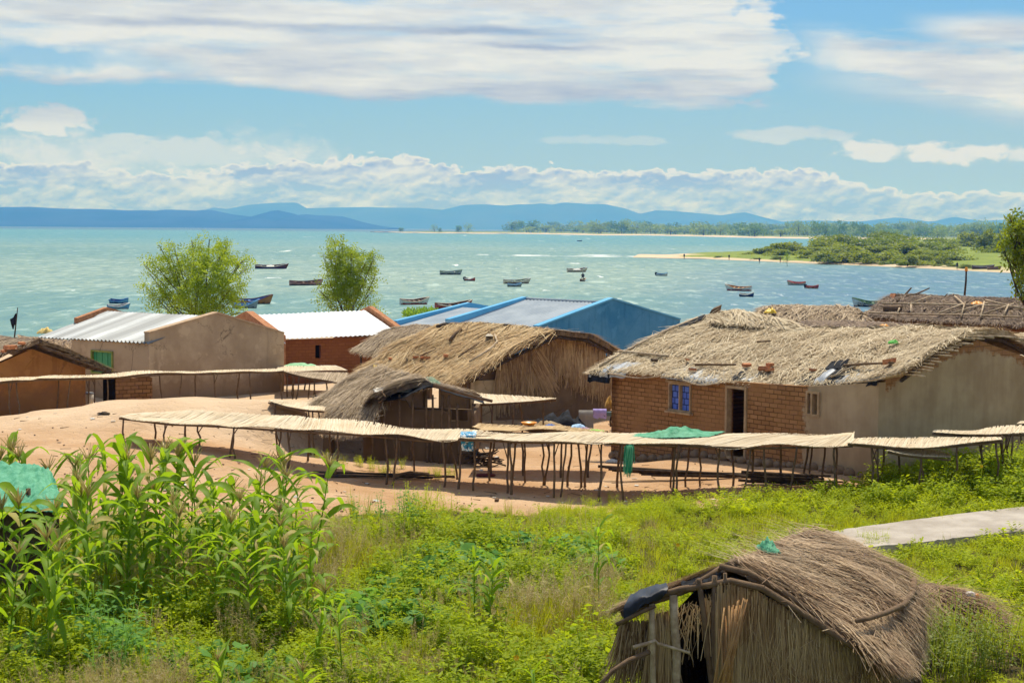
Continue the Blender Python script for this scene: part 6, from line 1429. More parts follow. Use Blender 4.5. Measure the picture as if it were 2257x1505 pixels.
while y < 42:
    half = y * .315 + 2.2; step = cell * (1 + max(0, y - 20) * .012); x = -half
    while x < half:
        X_, Y_ = x + rng.uniform(-.5, .5) * step, y + rng.uniform(-.5, .5) * step; x += step
        if (X_ - hp_.x) ** 2 / 1.5 + (Y_ - hp_.y + .6) ** 2 / 2.2 < 1 or inside(HUT, X_, Y_) or inside(PPOLY, X_, Y_): continue
        v = vegval(X_, Y_)
        if v < rng.random() * .9 + .05: continue
        px, py = pix((X_, Y_, hz(X_, Y_)))
        big = noise.noise((X_ * .45, Y_ * .45, 7)); med = noise.noise((X_ * 1.1, Y_ * 1.1, 17)); q = rng.random()
        lump = .72 + .75 * max(-.3, noise.noise((X_ * .8, Y_ * .8, 31)))
        edge = min(1.0, .45 + max(0, py - 1150) / 70)
        near_hut = ((X_ - 3) ** 2 + (Y_ - 19) ** 2) < 5
        if px < 1330 and py > 1200:                                   # lush weeds on the left and centre
            if big > .2 and med > -.15:
                put('vine', X_, Y_, rng.uniform(.8, 1.4)) if q < .5 else put('weed', X_, Y_, rng.uniform(.9, 1.5) * lump)
            elif big < -.16:
                put('seed', X_, Y_, rng.uniform(.65, 1.05)) if q < .34 else put('grass', X_, Y_, rng.uniform(.8, 1.3)) if q < .8 else put('dry', X_, Y_, rng.uniform(.9, 1.5))
            else:
                put('weed', X_, Y_, rng.uniform(.75, 1.25) * lump) if q < .56 else put('lime', X_, Y_, rng.uniform(1.1, 1.9) * lump) if q < .76 else put('grass', X_, Y_, rng.uniform(.7, 1.1)) if q < .93 else put('seed', X_, Y_, rng.uniform(.6, .9))
        elif py < 1180 or px < 1500 or (px < 1330):                                   # bright belt next to the sand
            if px > 1880 and py < 1120: put('weed' if q < .5 else 'lime', X_, Y_, rng.uniform(.7, 1.1)) if q < .8 else put('fern', X_, Y_, rng.uniform(.8, 1.2))
            elif px > 1390 and py < 1140: put('lime', X_, Y_, rng.uniform(.6, 1.1)) if q < .6 else put('fern', X_, Y_, rng.uniform(.6, 1.0)) if q < .85 else put('short', X_, Y_, rng.uniform(.8, 1.4))
            elif px > 1390: put('short', X_, Y_, rng.uniform(.9, 1.6)) if q < .42 else put('dry', X_, Y_, rng.uniform(.7, 1.2)) if q < .54 else put('lime', X_, Y_, rng.uniform(.5, .9))
            else: put('lime', X_, Y_, rng.uniform(.7, 1.2) * edge) if q < .42 else put('weed', X_, Y_, rng.uniform(.5, .8) * edge) if q < .62 else put('fern', X_, Y_, rng.uniform(.6, 1.0) * edge) if q < .8 else put('seed', X_, Y_, rng.uniform(.4, .6) * edge) if q < .86 else put('grass', X_, Y_, rng.uniform(.6, 1.0))
        else:                                                          # grass right of the hut
            if med > .1 and big > 0 : put('lime', X_, Y_, rng.uniform(.5, 1.0)) if q < .7 else put('fern', X_, Y_, rng.uniform(.6, 1.0))
            else: put('short', X_, Y_, rng.uniform(.8, 1.5)) if q < .46 else put('fern', X_, Y_, rng.uniform(.5, .9)) if q < .60 else put('lime', X_, Y_, rng.uniform(.6, 1.1)) if q < .78 else put('dry', X_, Y_, rng.uniform(.6, 1.1)) if q < .88 else put('lime', X_, Y_, rng.uniform(.4, .8))
    y += step * .95
# thin outliers on the sand edge
for k in range(260):
    px, py = rng.uniform(1180, 1480), rng.gauss(1138, 9); q = onground(px, py); put('lime' if rng.random() < .7 else 'short', q.x, q.y, rng.uniform(.3, .7))
scatter('weeds', 'weed', cover['weed'], 'broad leaved green weeds growing thickly over the foreground')
scatter('low_weeds', 'lime', cover['lime'], 'bright yellow green low weeds along the sand edge and path')
scatter('herbs', 'fern', cover['fern'], 'fine leaved light green herbs among the low weeds')
scatter('vines', 'vine', cover['vine'], 'creeping blue green vines with rounded leaves')
scatter('tall_grass', 'grass', cover['grass'], 'long green grass tufts between the weeds')
scatter('grass', 'short', cover['short'], 'short green grass beside the path and behind the straw hut')
scatter('seeding_grass', 'seed', cover['seed'], 'tan seeding grass standing hazily over the weeds')
scatter('dry_grass', 'dry', cover['dry'], 'short dry straw coloured grass')

# ------------------------------------------------------------------ maize
def maize_parts(seed, h, nleaf, tas=True, thin=1.0, arch=1.0):
    rng = random.Random(seed); st, lf, ts = MB(), MB(), MB()
    top = V((rng.gauss(0, .04) * h, rng.gauss(0, .04) * h, h * .90)); spine = [V((0, 0, -.1)), top * .35 + V((rng.gauss(0, .02), 0, 0)), top * .7, top]; st.tube(spine, .016, .007, 6)
    a0 = rng.uniform(0, 3.14)
    for k in range(nleaf):
        t = .14 + .84 * k / (nleaf - 1); p = cr(spine, t); th = a0 + k * math.pi + rng.gauss(0, .5); o = V((math.cos(th), math.sin(th), 0)); L = h * rng.uniform(.34, .50) * (1 - .35 * abs(t - .55)); W = .10 * thin * rng.uniform(.75, 1.15)
        up = rng.uniform(.75, 1.5) * (1.3 if t > .8 else 1); bend = rng.uniform(.8, 2.1) * arch; d = (o + V((0, 0, up))).normalized(); c = p.copy(); vs = []; s0 = V((-o.y, o.x, 0)); N = 9; tw = rng.gauss(0, .5); brk = rng.random() < .3
        for i in range(N + 1):
            u = i / N; w = W * (.55 + 1.4 * u if u < .32 else 1.0) * (1 - max(0, (u - .45) / .55) ** 1.6) * .5 + .002; s = (s0 * math.cos(tw * u) + V((0, 0, 1)) * math.sin(tw * u)).normalized(); nn = d.cross(s).normalized(); wv = .16 * w * math.sin(u * 17 + k)
            vs += [c - s * w + nn * (w * .35 + wv), c, c + s * w + nn * (w * .35 - wv)]
            c = c + d * (L / N); d = (d + V((0, 0, -1)) * (bend * 2.0 / N * (.4 + u) * (3.2 if brk and .45 < u < .62 else 1))).normalized()
        lf.add(vs, [(i * 3 + j, i * 3 + j + 1, i * 3 + j + 4, i * 3 + j + 3) for i in range(N) for j in (0, 1)], 0, True)
    if tas:
        ts.tube([top, top + V((0, 0, h * .13))], .006, .004, 4)
        for k in range(11):
            th = rng.uniform(0, 6.28); d = (V((math.cos(th), math.sin(th), 0)) * rng.uniform(.25, .8) + V((0, 0, 1))).normalized(); p = top + V((0, 0, h * .03 * rng.random())); s = d.cross(V((0, 0, 1))).normalized(); ts.blade(p, d, s, s.cross(d), h * rng.uniform(.08, .15), .020, .25, 3, 0, .5); ts.blade(p, d, s.cross(d), s, h * rng.uniform(.08, .15), .018, .25, 3, 0, .5)
    return st, lf, ts
MZ = []
for s, nl, tas, thin, arch in ((1, 14, True, 1.25, 1.0), (2, 15, True, 1.0, .8), (3, 13, True, 1.15, 1.2), (4, 15, False, 1.2, .7), (5, 14, True, .85, 1.0), (6, 12, True, 1.4, .9), (7, 14, False, .7, 1.3), (8, 13, True, 1.0, .6)):
    st, lf, ts = maize_parts(s, 2.0, nl, tas, thin, arch); MZ.append((st.mesh('stalk', L_maize), lf.mesh('leaves', L_maize), ts.mesh('tassel', L_tassel) if tas else None))
def maize(px, top, d, v, label, group, rz=None, lean=0.0):
    q = P(px, top, d); z = hz(q.x, q.y); h = max(.5, q.z - z); root = thing('maize_plant', (q.x, q.y, z), label, 'maize', group)
    root.scale = (h / 2.0 * .85 + .15,) * 2 + (h / 2.0,); root.rotation_euler = (rng.gauss(0, .05), rng.gauss(0, .05) + lean, rng.uniform(0, 6.28) if rz is None else rz)
    for nm, me in zip(('stalk', 'leaves', 'tassel'), MZ[v]):
        if me: o = bpy.data.objects.new(nm, me); COL.objects.link(o); o.parent = root
GM = 'maize plants in the patch at the left'
LM = 'green maize plant standing in the thick of the maize patch'
for i, (px, tp, d) in enumerate(((-30,985,27),(30,968,27.5),(62,985,27),(120,1020,26.5),(165,1005,26),(205,990,26),(232,968,25.6),(262,962,25.4),(285,990,25),(310,985,25.4),(338,975,25.8),(362,985,26),(395,978,26.2),(412,1000,25.6),(440,1030,25),(468,1045,25.4),(500,1060,25),(520,1075,24.6),(545,1050,25.4),(572,1010,26),(595,1000,26),(612,1030,25.5),(640,1060,25),(660,1085,24.6),
    (20,1090,22.8),(70,1080,22.8),(110,1100,23),(150,1040,23.6),(172,1060,23),(200,1070,23.4),(240,1080,23.6),(275,1060,24),(320,1070,24),(355,1060,24.2),(385,1085,23.8),(420,1110,23.6),(460,1120,23.6),(490,1130,23.2),(530,1140,23),(565,1110,23.6),(600,1105,23.8),(630,1140,23.2),(675,1150,23),(80,1180,21.4),(10,1200,21),(125,1190,21.4),(180,1200,21.6),(560,1170,22.6),(640,1180,22.4),(-40,1100,23.5))):
    maize(px, tp, d, i * 5 % 8, LM, GM)
maize(690, 1000, 26.6, 5, 'single tall maize plant standing apart at the right end of the maize patch', None, 1.0)
maize(115, 1160, 20.6, 2, 'maize plant with a ripe orange brown ear lowest at the left edge', None, .4)
maize(1048, 1205, 22.8, 6, 'lone young maize plant with arching leaves amid the weeds at centre', None, .3); maize(1075, 1225, 22.7, 3, 'shorter young maize plant right beside the lone one at centre', None, 1.9)
maize(1322, 1145, 24.2, 6, 'lone maize plant with long drooping leaves left of the near straw hut', None, 2.2)
maize(690, 1285, 20.4, 4, 'small spindly maize plant below the maize patch', None, 2.6); maize(760, 1320, 19.6, 6, 'small maize plant with drooping leaves in the tan grass', None, .9)
maize(500, 1440, 18.2, 7, 'small maize plant near the bottom edge left of centre', None, .9); maize(690, 1460, 17.8, 7, 'young maize plant at the bottom edge in the vines', None, 2.0); maize(1190, 1455, 17.6, 6, 'young maize plant at the bottom edge near the straw hut', None, 1.2)

# ------------------------------------------------------------------ shrubs one can point at
def shrub(name, px, py, d_or_none, scale, key, n, label, cat, group=None, spread=.3, mat=None, hgt=1.0):
    q = onground(px, py) if d_or_none is None else P(px, py, d_or_none); z = hz(q.x, q.y); m = MB(); rg = random.Random(int(px * 7 + py))
    for k in range(n):
        src = {'weed': lambda: broadweed(rg.randrange(9999), .6 * hgt, .3, 6, 16, .10, .5), 'fine': lambda: broadweed(rg.randrange(9999), .5 * hgt, .3, 9, 22, .055, .5), 'fern': lambda: fern(rg.randrange(9999), .5 * hgt, 14)}[key]()
        off = V((rg.gauss(0, spread), rg.gauss(0, spread), 0)); m.add([V(p) * scale + off + V((q.x, q.y, z - .03)) for p in src.v], src.f)
    o = m.build(name, mat or L_weed, None, V((q.x, q.y, z))); tag(o, label, cat, group); return o
shrub('shrub', 2110, 1480, None, 1.35, 'fine', 14, 'dense dark green bush at the lower right beside the straw hut', 'shrub', None, .38, L_bush, 1.4)
shrub('shrub', 2200, 1440, None, 1.1, 'fine', 8, 'smaller green bush at the right edge next to the dense dark bush', 'shrub', None, .35, L_lime)
shrub('shrub', 2035, 1450, None, .9, 'fine', 5, 'small leafy bush tight against the right wall of the straw hut', 'shrub', None, .2, L_weed)
shrub('shrub', 1848, 1088, None, .8, 'fern', 6, 'dark fern like bush at the foot of the racks by the plastered gable', 'shrub', None, .25, L_weed)
shrub('shrub', 1940, 1212, None, .7, 'fine', 6, 'low leafy bush at the near end of the concrete path', 'shrub', None, .3, L_lime)
shrub('shrub', 2215, 1035, None, 1.2, 'fine', 8, 'tall bright bush on the bank at the right edge', 'shrub', None, .5, L_lime)
shrub('shrub', 2030, 1050, None, 1.0, 'fine', 6, 'loose green bush on the bank beneath the ragged right rack', 'shrub', None, .35, L_weed)
shrub('shrub', 930, 1140, None, 1.0, 'fine', 6, 'yellow green bush bulging over the sand edge at centre', 'shrub', None, .35, L_lime, 1.2)
shrub('shrub', 850, 1150, None, 1.0, 'weed', 5, 'broad leaved bush at the sand edge left of centre', 'shrub', None, .35, L_vine)
shrub('shrub', 1240, 1150, None, .9, 'fine', 5, 'feathery bush at the sand edge right of centre', 'shrub', None, .35, L_lime)
shrub('shrub', 250, 1480, None, 1.5, 'weed', 5, 'dark green broad leaved bush at the bottom edge on the left', 'shrub', None, .25, L_vine, 1.2)
for px, py, lab in ((735,1024,'low green weed at the left foot of the shack'),(790,1026,'weed with small leaves in front of the shack doorway'),(850,1034,'yellow green weed by the shack front post'),(870,1046,'sprawling yellow weed on the sand before the shack'),(945,1052,'small green weed beside the log before the shack'),(985,1050,'flat green weed under the rack right of the log'),(700,1012,'small weed at the far left corner of the shack'),(1318,1112,'bright weed alone on the sand before the grass belt')):
    shrub('weed', px, py, None, .55, 'fine', 3, lab, 'weed', None, .18, L_lime)
for px, py, d, lab in ((1640,1213,23,'yellow flower in the weeds above the straw hut roof'),(1208,1447,17.6,'yellow flower near the bottom edge left of the straw hut'),(1494,1200,24,'tiny orange flower in the bright weeds'),(2163,1027,33,'yellow flower on the bank under the right rack'),(1138,1448,17.7,'small yellow flower left of the bottom edge flower')):
    q = P(px, py, d); o = thing('flower', q, lab, 'flower', 'yellow flowers in the weeds'); m = MB()
    for k in range(7):
        t = k * .9; e = V((math.cos(t) * .8, -.55, math.sin(t) * .8)).normalized(); leafquad(m, q, e, V((0, -1, .3)).normalized(), .045, .03)
    m.build('petals', L_flower, o); m = MB(); m.tube([q - V((0, 0, max(.25, q.z - hz(q.x, q.y)))), q], .005, .004, 4); m.build('stem', L_weed, o)
# ------------------------------------------------------------------ trees
def sprays(m, c, r, n, rng, L, W, up=.3, per=7, flat=1.0):
    """leaf sprays: a twig with leaves to both sides, spread through a clump"""
    for k in range(n):
        e = rdir(rng); e = V((e.x, e.y, e.z * flat)); rad = r * rng.random() ** .4 * (1.0 if rng.random() < .8 else rng.uniform(1.0, 1.5)); p = c + e * rad; d = (e + V((0, 0, up)) + rdir(rng) * .6).normalized(); l = L * rng.uniform(.5, 1.3)
        s = d.cross(rdir(rng)).normalized(); n_ = s.cross(d)
        for j in range(per):
            t = (j + .5) / per; q = p + d * (l * t) - V((0, 0, .22 * l * t * t)); sg = 1 if j % 2 else -1; f = (d * .45 + s * sg + n_ * rng.uniform(-.4, .4)).normalized(); leafquad(m, q, f, n_, W * rng.uniform(.7, 1.3), W * .42)
def near_tree(name, base, clumps, label, mat, seed, L, W, n, r_tr, per=7, d=None, up=.3):
    rng = random.Random(seed); root = thing(name, base, label, 'tree'); w = MB(); c0 = sum((c for c, r in clumps), V((0, 0, 0))) / len(clumps)
    fork = base.lerp(c0, .45); w.tube(crook(base - V((0, 0, .2)), fork, 5, .05, rng), r_tr, r_tr * .7, 8)
    for c, r in clumps:
        a = fork.lerp(base, rng.uniform(-.25, .35)); mid = a.lerp(c, .5) + rdir(rng) * .2; w.tube([a, mid, c], r_tr * .34, r_tr * .08, 6)
        for k in range(2): e = c + rdir(rng, .25) * r * rng.uniform(.6, .9); w.tube([a.lerp(c, .7), c.lerp(e, .5) + rdir(rng) * .06, e], r_tr * .10, r_tr * .03, 4)
    w.build('trunk', M_pole_dark, root); f = MB()
    for c, r in clumps: sprays(f, c, r, int(n * (r ** 2)), rng, L, W, up, per)
    f.build('crown', mat, root); return root
def clumpset(lst, d, rng): return [(P(x, y, d + rng.uniform(-1.2, 1.2) * (r / 40)), r * .64 * d / FPX) for x, y, r in lst]
rng = random.Random(7)
q = P(440, 720, 72); q.z = hz(q.x, q.y)
near_tree('feathery_tree', q, clumpset(((430,575,36),(478,572,34),(505,585,28),(455,610,46),(405,600,32),(372,590,26),(345,588,18),(385,640,40),(430,655,44),(480,650,42),(512,630,28),(350,660,24),(500,670,26),(400,680,34),(455,690,34),(375,562,14),(530,578,12),(440,545,10),(490,550,18),(345,625,12),(320,586,7),(332,604,8),(352,541,7),(384,548,8),(424,532,7),(462,528,6),(500,546,10),(538,572,10),(544,590,7),(322,634,8),(348,678,9),(522,655,12),(530,690,10),(365,700,12)), 72, rng), 'wide feathery green tree behind the tin house roof', L_tree, 3, .5, .12, 900, .10)
q = P(760, 715, 74); q.z = hz(q.x, q.y)
near_tree('feathery_tree', q, clumpset(((745,552,18),(738,575,24),(770,580,32),(805,580,22),(760,610,36),(795,610,30),(735,610,24),(765,645,34),(730,640,24),(795,640,22),(750,665,28),(720,670,18),(785,665,20),(820,670,10),(832,676,9),(775,560,14),(722,545,6),(738,534,8),(752,538,9),(712,560,5),(826,566,8),(828,610,8),(705,640,8),(822,640,8)), 74, rng), 'slimmer feathery green tree between the white roof and the blue building', L_tree, 4, .5, .12, 900, .09)
q = P(2330, 760, 58); q.z = hz(q.x, q.y)
near_tree('mango_tree', q, clumpset(((2248,488,16),(2236,500,14),(2225,478,6),(2258,505,18),(2228,515,12),(2275,500,30),(2245,530,22),(2262,560,30),(2230,545,16),(2285,545,40),(2250,580,22),(2228,572,14),(2270,610,26),(2258,630,14),(2248,640,10),(2300,600,45),(2215,555,8),(2290,650,30)), 58, rng), 'dark glossy leaved tree at the right edge of the picture', L_dark, 5, .36, .17, 900, .22, 5)
def crown(seed, n, size, squash=.8, lobes=6, low=False):
    rng = random.Random(seed); m = MB(); L = [(V((rng.gauss(0, .33), rng.gauss(0, .33), .55 + rng.uniform(-.22, .28))), rng.uniform(.22, .42)) for _ in range(lobes)] + [(V((0, 0, .45)), .42)]
    if low: L = [(V((rng.gauss(0, .33), rng.gauss(0, .33), rng.choice((.2, .3, .5, .7)))), rng.uniform(.22, .38)) for _ in range(lobes + 4)] + [(V((0, 0, .35)), .42)]
    for c, r in L:
        for k in range(n // len(L)):
            e = rdir(rng); p = c + V((e.x * r, e.y * r, e.z * r * squash)) * rng.random() ** .35
            if p.z < .06: p.z = rng.uniform(.05, .2)
            leafquad(m, p, rdir(rng, .2), rdir(rng, .5), size * rng.uniform(.6, 1.3), size * .75)
    return m
def trunk_mesh(seed):
    rng = random.Random(seed); m = MB(); m.tube(crook((0, 0, -.08), (0, 0, .5), 4, .02, rng), .035, .02, 5)
    for k in range(3): m.tube([V((0, 0, .25)), V((rng.gauss(0, .25), rng.gauss(0, .25), .6))], .018, .008, 4)
    return m
FAR_K = [(trunk_mesh(s).mesh('trunk', M_pole_dark), crown(s, n, sz, sq, lb, s in (1, 2, 3, 6)).mesh('crown', mt)) for s, n, sz, sq, lb, mt in ((1, 620, .10, .8, 6, L_far1), (2, 560, .10, .9, 5, L_far1), (3, 520, .11, .7, 7, L_far2), (4, 480, .11, .9, 6, L_far2), (5, 330, .09, .9, 8, L_far2), (6, 620, .10, .6, 7, L_far1))]
def tree(name, p, h, w, k, label, group, kit=FAR_K):
    root = thing(name, p, label, 'tree', group); root.scale = (w, w, h); root.rotation_euler = (0, 0, rng.uniform(0, 6.28))
    for nm, me in zip(('trunk', 'crown'), kit[k]): o = bpy.data.objects.new(nm, me); COL.objects.link(o); o.parent = root
def shore_d(px):
    xs = [a for a, b in FAR_FRONT]; ys = [b for a, b in FAR_FRONT]; return G(px, float(np.interp(px, xs, ys)), WZ).y
GF = 'trees along the far shore'
TL = {0: 'dark round tree in the belt along the far shore', 1: 'dark round tree in the belt along the far shore', 2: 'pale olive tree in the belt along the far shore', 3: 'pale olive tree in the belt along the far shore', 4: 'thin greyish tree in the belt along the far shore', 5: 'low spreading dark tree in the belt along the far shore'}
for px, top, w, k, lab in ((883,502,12,1,'faint small bush near the tip of the far shore'),(958,495,14,4,'slim lone tree on the bare end of the far shore'),(970,502,8,1,'tiny bush right of the slim lone tree'),(1010,497,15,1,'small round tree left of the grey one on the bare far shore'),(1031,493,19,4,'greyish tree standing right of the small round one on the far shore')):
    d = shore_d(px) * 1.03; b = P(px, 512, d); tree('far_tree', V((b.x, b.y, WZ + 1.2)), P(px, top, d).z - WZ - 1.2, w * d / FPX, k, lab, 'lone trees near the tip of the far shore')
px = 1128.0
while px < 2260:
    u = rng.random(); k = rng.choice((0, 1, 2, 2, 3, 3, 4, 5)); d = shore_d(px) * rng.uniform(1.04, 1.6); hpx = rng.choice((rng.uniform(12, 22), rng.uniform(20, 36))) * (1.0 if px > 1250 else .95) ; w = rng.uniform(20, 38)
    b = P(px, 515, d); tree('far_tree', V((b.x, b.y, WZ + 1.5)), max(5, P(px, 513 - hpx + 6, d).z - WZ - 1.5), w * d / FPX, k, TL[k], GF); px += rng.uniform(4.5, 9.5)
px = 1240.0
while px < 2260:
    d = shore_d(px) * rng.uniform(1.9, 2.5); k = rng.choice((2, 3, 3, 5)); b = P(px, 510, d); tree('far_tree', V((b.x, b.y, WZ + 3)), max(8, P(px, rng.uniform(488, 497), d).z - WZ - 3), rng.uniform(26, 44) * d / FPX, k, 'hazy tree standing back from the far shore', 'hazy trees behind the far shore'); px += rng.uniform(14, 24)
# bushes and trees on the near spit
BUSH_K = [(trunk_mesh(s + 20).mesh('trunk', M_pole_dark), crown(s + 20, n, sz, sq, lb, True).mesh('crown', mt)) for s, n, sz, sq, lb, mt in ((1, 3200, .085, .75, 9, L_bush), (2, 3200, .085, .65, 11, L_bush), (3, 2800, .09, .8, 8, L_bush), (4, 3200, .075, .6, 12, leaf('sunny shore bush leaf', (.10, .15, .015), (.22, .28, .03), (.36, .46, .03), .35)))]
GS2 = 'bushes on the sand spit'
for i, (px, top, bot, w, d, k) in enumerate(((1700,540,568,60,560,0),(1740,530,570,58,545,1),(1722,552,571,50,530,0),(1785,540,572,64,540,1),(1830,518,566,70,560,2),(1850,512,560,66,590,3),(1800,548,574,60,505,1),(1865,540,580,80,480,0),(1845,550,582,60,470,2),(1905,535,578,84,490,1),(1930,548,584,60,462,2),(1910,520,560,70,600,3),(1965,520,566,86,560,3),(1990,530,575,80,500,0),(1975,512,556,70,620,3),(2040,528,570,84,540,3),(2030,548,582,76,470,1),(2075,545,576,66,480,2),(2060,520,556,70,640,3),(2085,535,560,60,600,0),(1945,505,548,60,680,3),(2100,528,548,56,760,1),(2140,515,540,60,800,0),(2170,508,540,64,760,1),(2195,498,540,52,620,2),(2215,510,545,50,560,0),(2060,568,586,50,440,1),(2000,562,588,46,432,0))):
    b = P(px, bot, d); z = WZ + .6; zt = P(px, top, d).z
    tree('shore_bush', V((b.x, b.y, z)), max(3, zt - z), w * d / FPX * 1.15, k, ('sunny yellow green bush on the sand spit' if k == 3 else 'dark green bush on the sand spit'), GS2, BUSH_K)
for px in (1585,1632,1668,1712,1765,1800,1842,1880,1918,1952,1990,2022,2068,2098,2128,2150):
    yb = float(np.interp(px, [a for a, b in SPIT_FRONT], [b for a, b in SPIT_FRONT])); d = G(px, yb, WZ).y + rng.uniform(6, 16); b = P(px, yb, d); hh = rng.uniform(.7, 1.8)
    tree('low_bush', V((b.x, b.y, WZ + .25)), hh, hh * rng.uniform(2.2, 4.0), 3, 'low olive scrub at the water edge of the sand spit', 'low scrub along the spit', BUSH_K)
for i, (px, top, bot, w, d, k, lab) in enumerate(((1735,552,586,14,440,4,'slim dark sapling at the water edge in front of the spit bushes'),)):
    b = P(px, bot, d); tree('sapling', V((b.x, b.y, WZ + .3)), P(px, top, d).z - WZ - .3, w * d / FPX, k, lab, None)
tag(shrub('beach_plants', 925, 697, 150, 1.0, 'weed', 1, '', ''), None); o = bpy.data.objects['beach_plants']; bpy.data.objects.remove(o)
m = MB(); rg = random.Random(3)
for k in range(900):
    px = rg.uniform(892, 962); b = P(px, 692 + rg.uniform(-4, 6), 150); d = rdir(rg, .9); leafquad(m, V((b.x, b.y + rg.uniform(-2, 2), b.z)) + V((0, 0, rg.uniform(-.3, .25))), d, rdir(rg, .3), .42, .14)
o = m.build('beach_plants', leaf('fresh lime leaf', (.14, .30, .02), (.24, .42, .03), (.4, .6, .04), .4), None, P(925, 694, 150)); tag(o, 'row of fresh lime green plants on the beach behind the houses', 'plants')

# ------------------------------------------------------------------ boats
def boat(px, py, lpx, yaw, outer, rim, inner, label, bottom=None, thw=3, d=None, wide=.26, grp=None, z=WZ, engine=False, kids=True, load=None, L=None, bow=.5, heel=13):
    """planked fishing boat lying at a photo pixel; yaw 0 = bow to the right"""
    q = G(px, py, z) if d is None else P(px, py, d); L = L or lpx * q.y / FPX; B = L * wide if L > 4.2 else L * .32; D = .13 * B / .26 + .22; ya = R(yaw); ca, sa = math.cos(ya), math.sin(ya)
    hl = R(heel) * (1 if ca > 0 else -1); ch, sh_ = math.cos(hl), math.sin(hl)
    def W(p):
        p = V((p.x, p.y * ch - p.z * sh_, p.z * ch + p.y * sh_)); return V((q.x + p.x * ca - p.y * sa, q.y + p.x * sa + p.y * ca, z + p.z if d is None else q.z + p.z))
    root = thing('boat', (q.x, q.y, z if d is None else q.z), label, 'boat', grp); ns = 22; prof = 7
    def sec(t, side, k, inset=0.0):
        u = t * 2 - 1; b = B / 2 * (1 - max(0, u) ** 2.6) * (1 - .42 * max(0, -u) ** 2) * (1 if t > .015 else .96); sheer = D * (.58 + .55 * max(0, u) ** 1.8 * bow * 2 + .22 * max(0, -u) ** 2); a = k / (prof - 1); kk = a ** .55
        zz = -.16 + (sheer + .16) * a ** 1.25; rake = .10 * L * max(0, u) ** 5 * a
        return V((u * L / 2 + rake - inset * u * .3, side * max(0.0, b * kk - inset), zz + inset * .4))
    def shell(inset, k0, k1): return [[sec(t, -1, k, inset) for k in range(k1 - 1, k0 - 1, -1)] + [sec(t, 1, k, inset) for k in range(k0 + 1, k1)] for t in np.linspace(0, 1, ns)]
    m = MB(); g = shell(0, 0, prof); m.grid([[W(p) for p in r] for r in g], 0, True)
    cap = [W(p) for p in g[0]]; m.add(cap, [tuple(range(len(cap)))], 0)
    nb = len(m.f)
    m.grid([[W(p) for p in r][::-1] for r in shell(.05, 0, prof)], 1, True)
    mats = [outer, inner]
    if bottom:
        mats.append(bottom)
        for i, f in enumerate(m.f[:nb]):
            if max(m.v[j][2] for j in f) < root.location.z + D * .30: m.m[i] = 2
    m.build('hull', mats, root)
    for side in (-1, 1):
        m = MB(); pts = [W(sec(t, side, prof - 1) + V((0, -side * .02, .02))) for t in np.linspace(.01, .985, 16)]; m.tube(pts, .055, .055, 5); m.build('gunwale', rim, root)
    for k in range(thw):
        t = .2 + .52 * k / max(1, thw - 1); a, b = sec(t, -1, prof - 2, .06), sec(t, 1, prof - 2, .06); m = MB(); w = .14
        m.prism([W(a + V((-w, 0, 0))), W(b + V((-w, 0, 0))), W(b + V((w, 0, 0))), W(a + V((w, 0, 0)))], V((0, 0, .05))); m.build('thwart', inner, root)
    if engine:
        m = MB(); e = sec(0.0, 0, prof - 1); m.box(W(V((-L / 2 - .12, 0, D * .75))), .35, .3, .5, Matrix.Rotation(ya, 3, 'Z')); m.box(W(V((-L / 2 - .2, 0, .1))), .14, .12, .7, Matrix.Rotation(ya, 3, 'Z')); m.build('engine', M_black, root)
    if load: 
        m = MB(); rg = random.Random(int(px)); g = []
        for j in range(9):
            g.append([W(V((load[0] * L / 2 + (i / 10 - .5) * L * load[1], (j / 8 - .5) * B * .8, D * .55 + load[2] * max(0, math.sin(math.pi * i / 10) * math.sin(math.pi * j / 8)) * (.6 + .8 * abs(noise.noise(V((i * .7, j * .7, px)))))))) for i in range(11)])
        m.grid(g); m.build('heaped_net', load[3], root)
    return root, W
BM = {}
def pm(n, c, r=.65):
    if n not in BM: BM[n] = mottled('boat paint ' + n, tuple(k * .72 for k in c), c, 2.2, r, .3, .01, 12, .3)
    return BM[n]
WHT, CRM, RED, MAR, BLU, NVY, DRK, BRN, GRY, ORG_, GRN, SKY_, PNK, WOOD = (pm('white', (.68,.68,.64)), pm('cream', (.62,.54,.42)), pm('red', (.45,.07,.04)), pm('maroon', (.15,.045,.035)), pm('blue', (.03,.14,.42)), pm('navy', (.02,.05,.16)), pm('dark', (.035,.035,.04)), pm('brown', (.13,.07,.04)), pm('grey', (.30,.34,.36)), pm('orange', (.42,.18,.04)), pm('green', (.10,.20,.10)), pm('sky', (.15,.36,.58)), pm('pink', (.42,.22,.17)), pm('wood', (.30,.22,.14)))
FN = mottled('pale heaped net', (.5,.5,.46), (.75,.74,.68), 6)
GB2 = 'fishing boats moored off the village'
boat(596,592.5,67,9,MAR,WHT,BRN,'slim maroon and white boat furthest left of the far row, right of the wide tree','' or NVY,3,grp=GB2,load=(.0,.25,.25,FN))
boat(672,629,70,22,PNK,MAR,BRN,'long pinkish brown boat half hidden by the slim feathery tree',DRK,3,grp=GB2)
boat(262,669,46,-22,SKY_,BLU,NVY,'dark blue boat lying behind another at the left',NVY,2,grp=GB2,wide=.3)
boat(259,681,46,22,SKY_,WHT,NVY,'blue boat with a white rim just above the tin house roof',GRY,2,grp=GB2,wide=.34)
boat(553,670,82,20,ORG_,MAR,BLU,'orange hulled boat with blue inside and a high bow beside the wide tree',DRK,3,grp=GB2,bow=.8)
boat(538,679,52,8,GRY,SKY_,BLU,'pale grey boat with blue band moored before the orange one',DRK,2,grp=GB2,bow=.8)
boat(911,671,66,32,WHT,CRM,BRN,'white boat with red trim lying open to view left of the blue building',RED,4,grp=GB2,wide=.3)
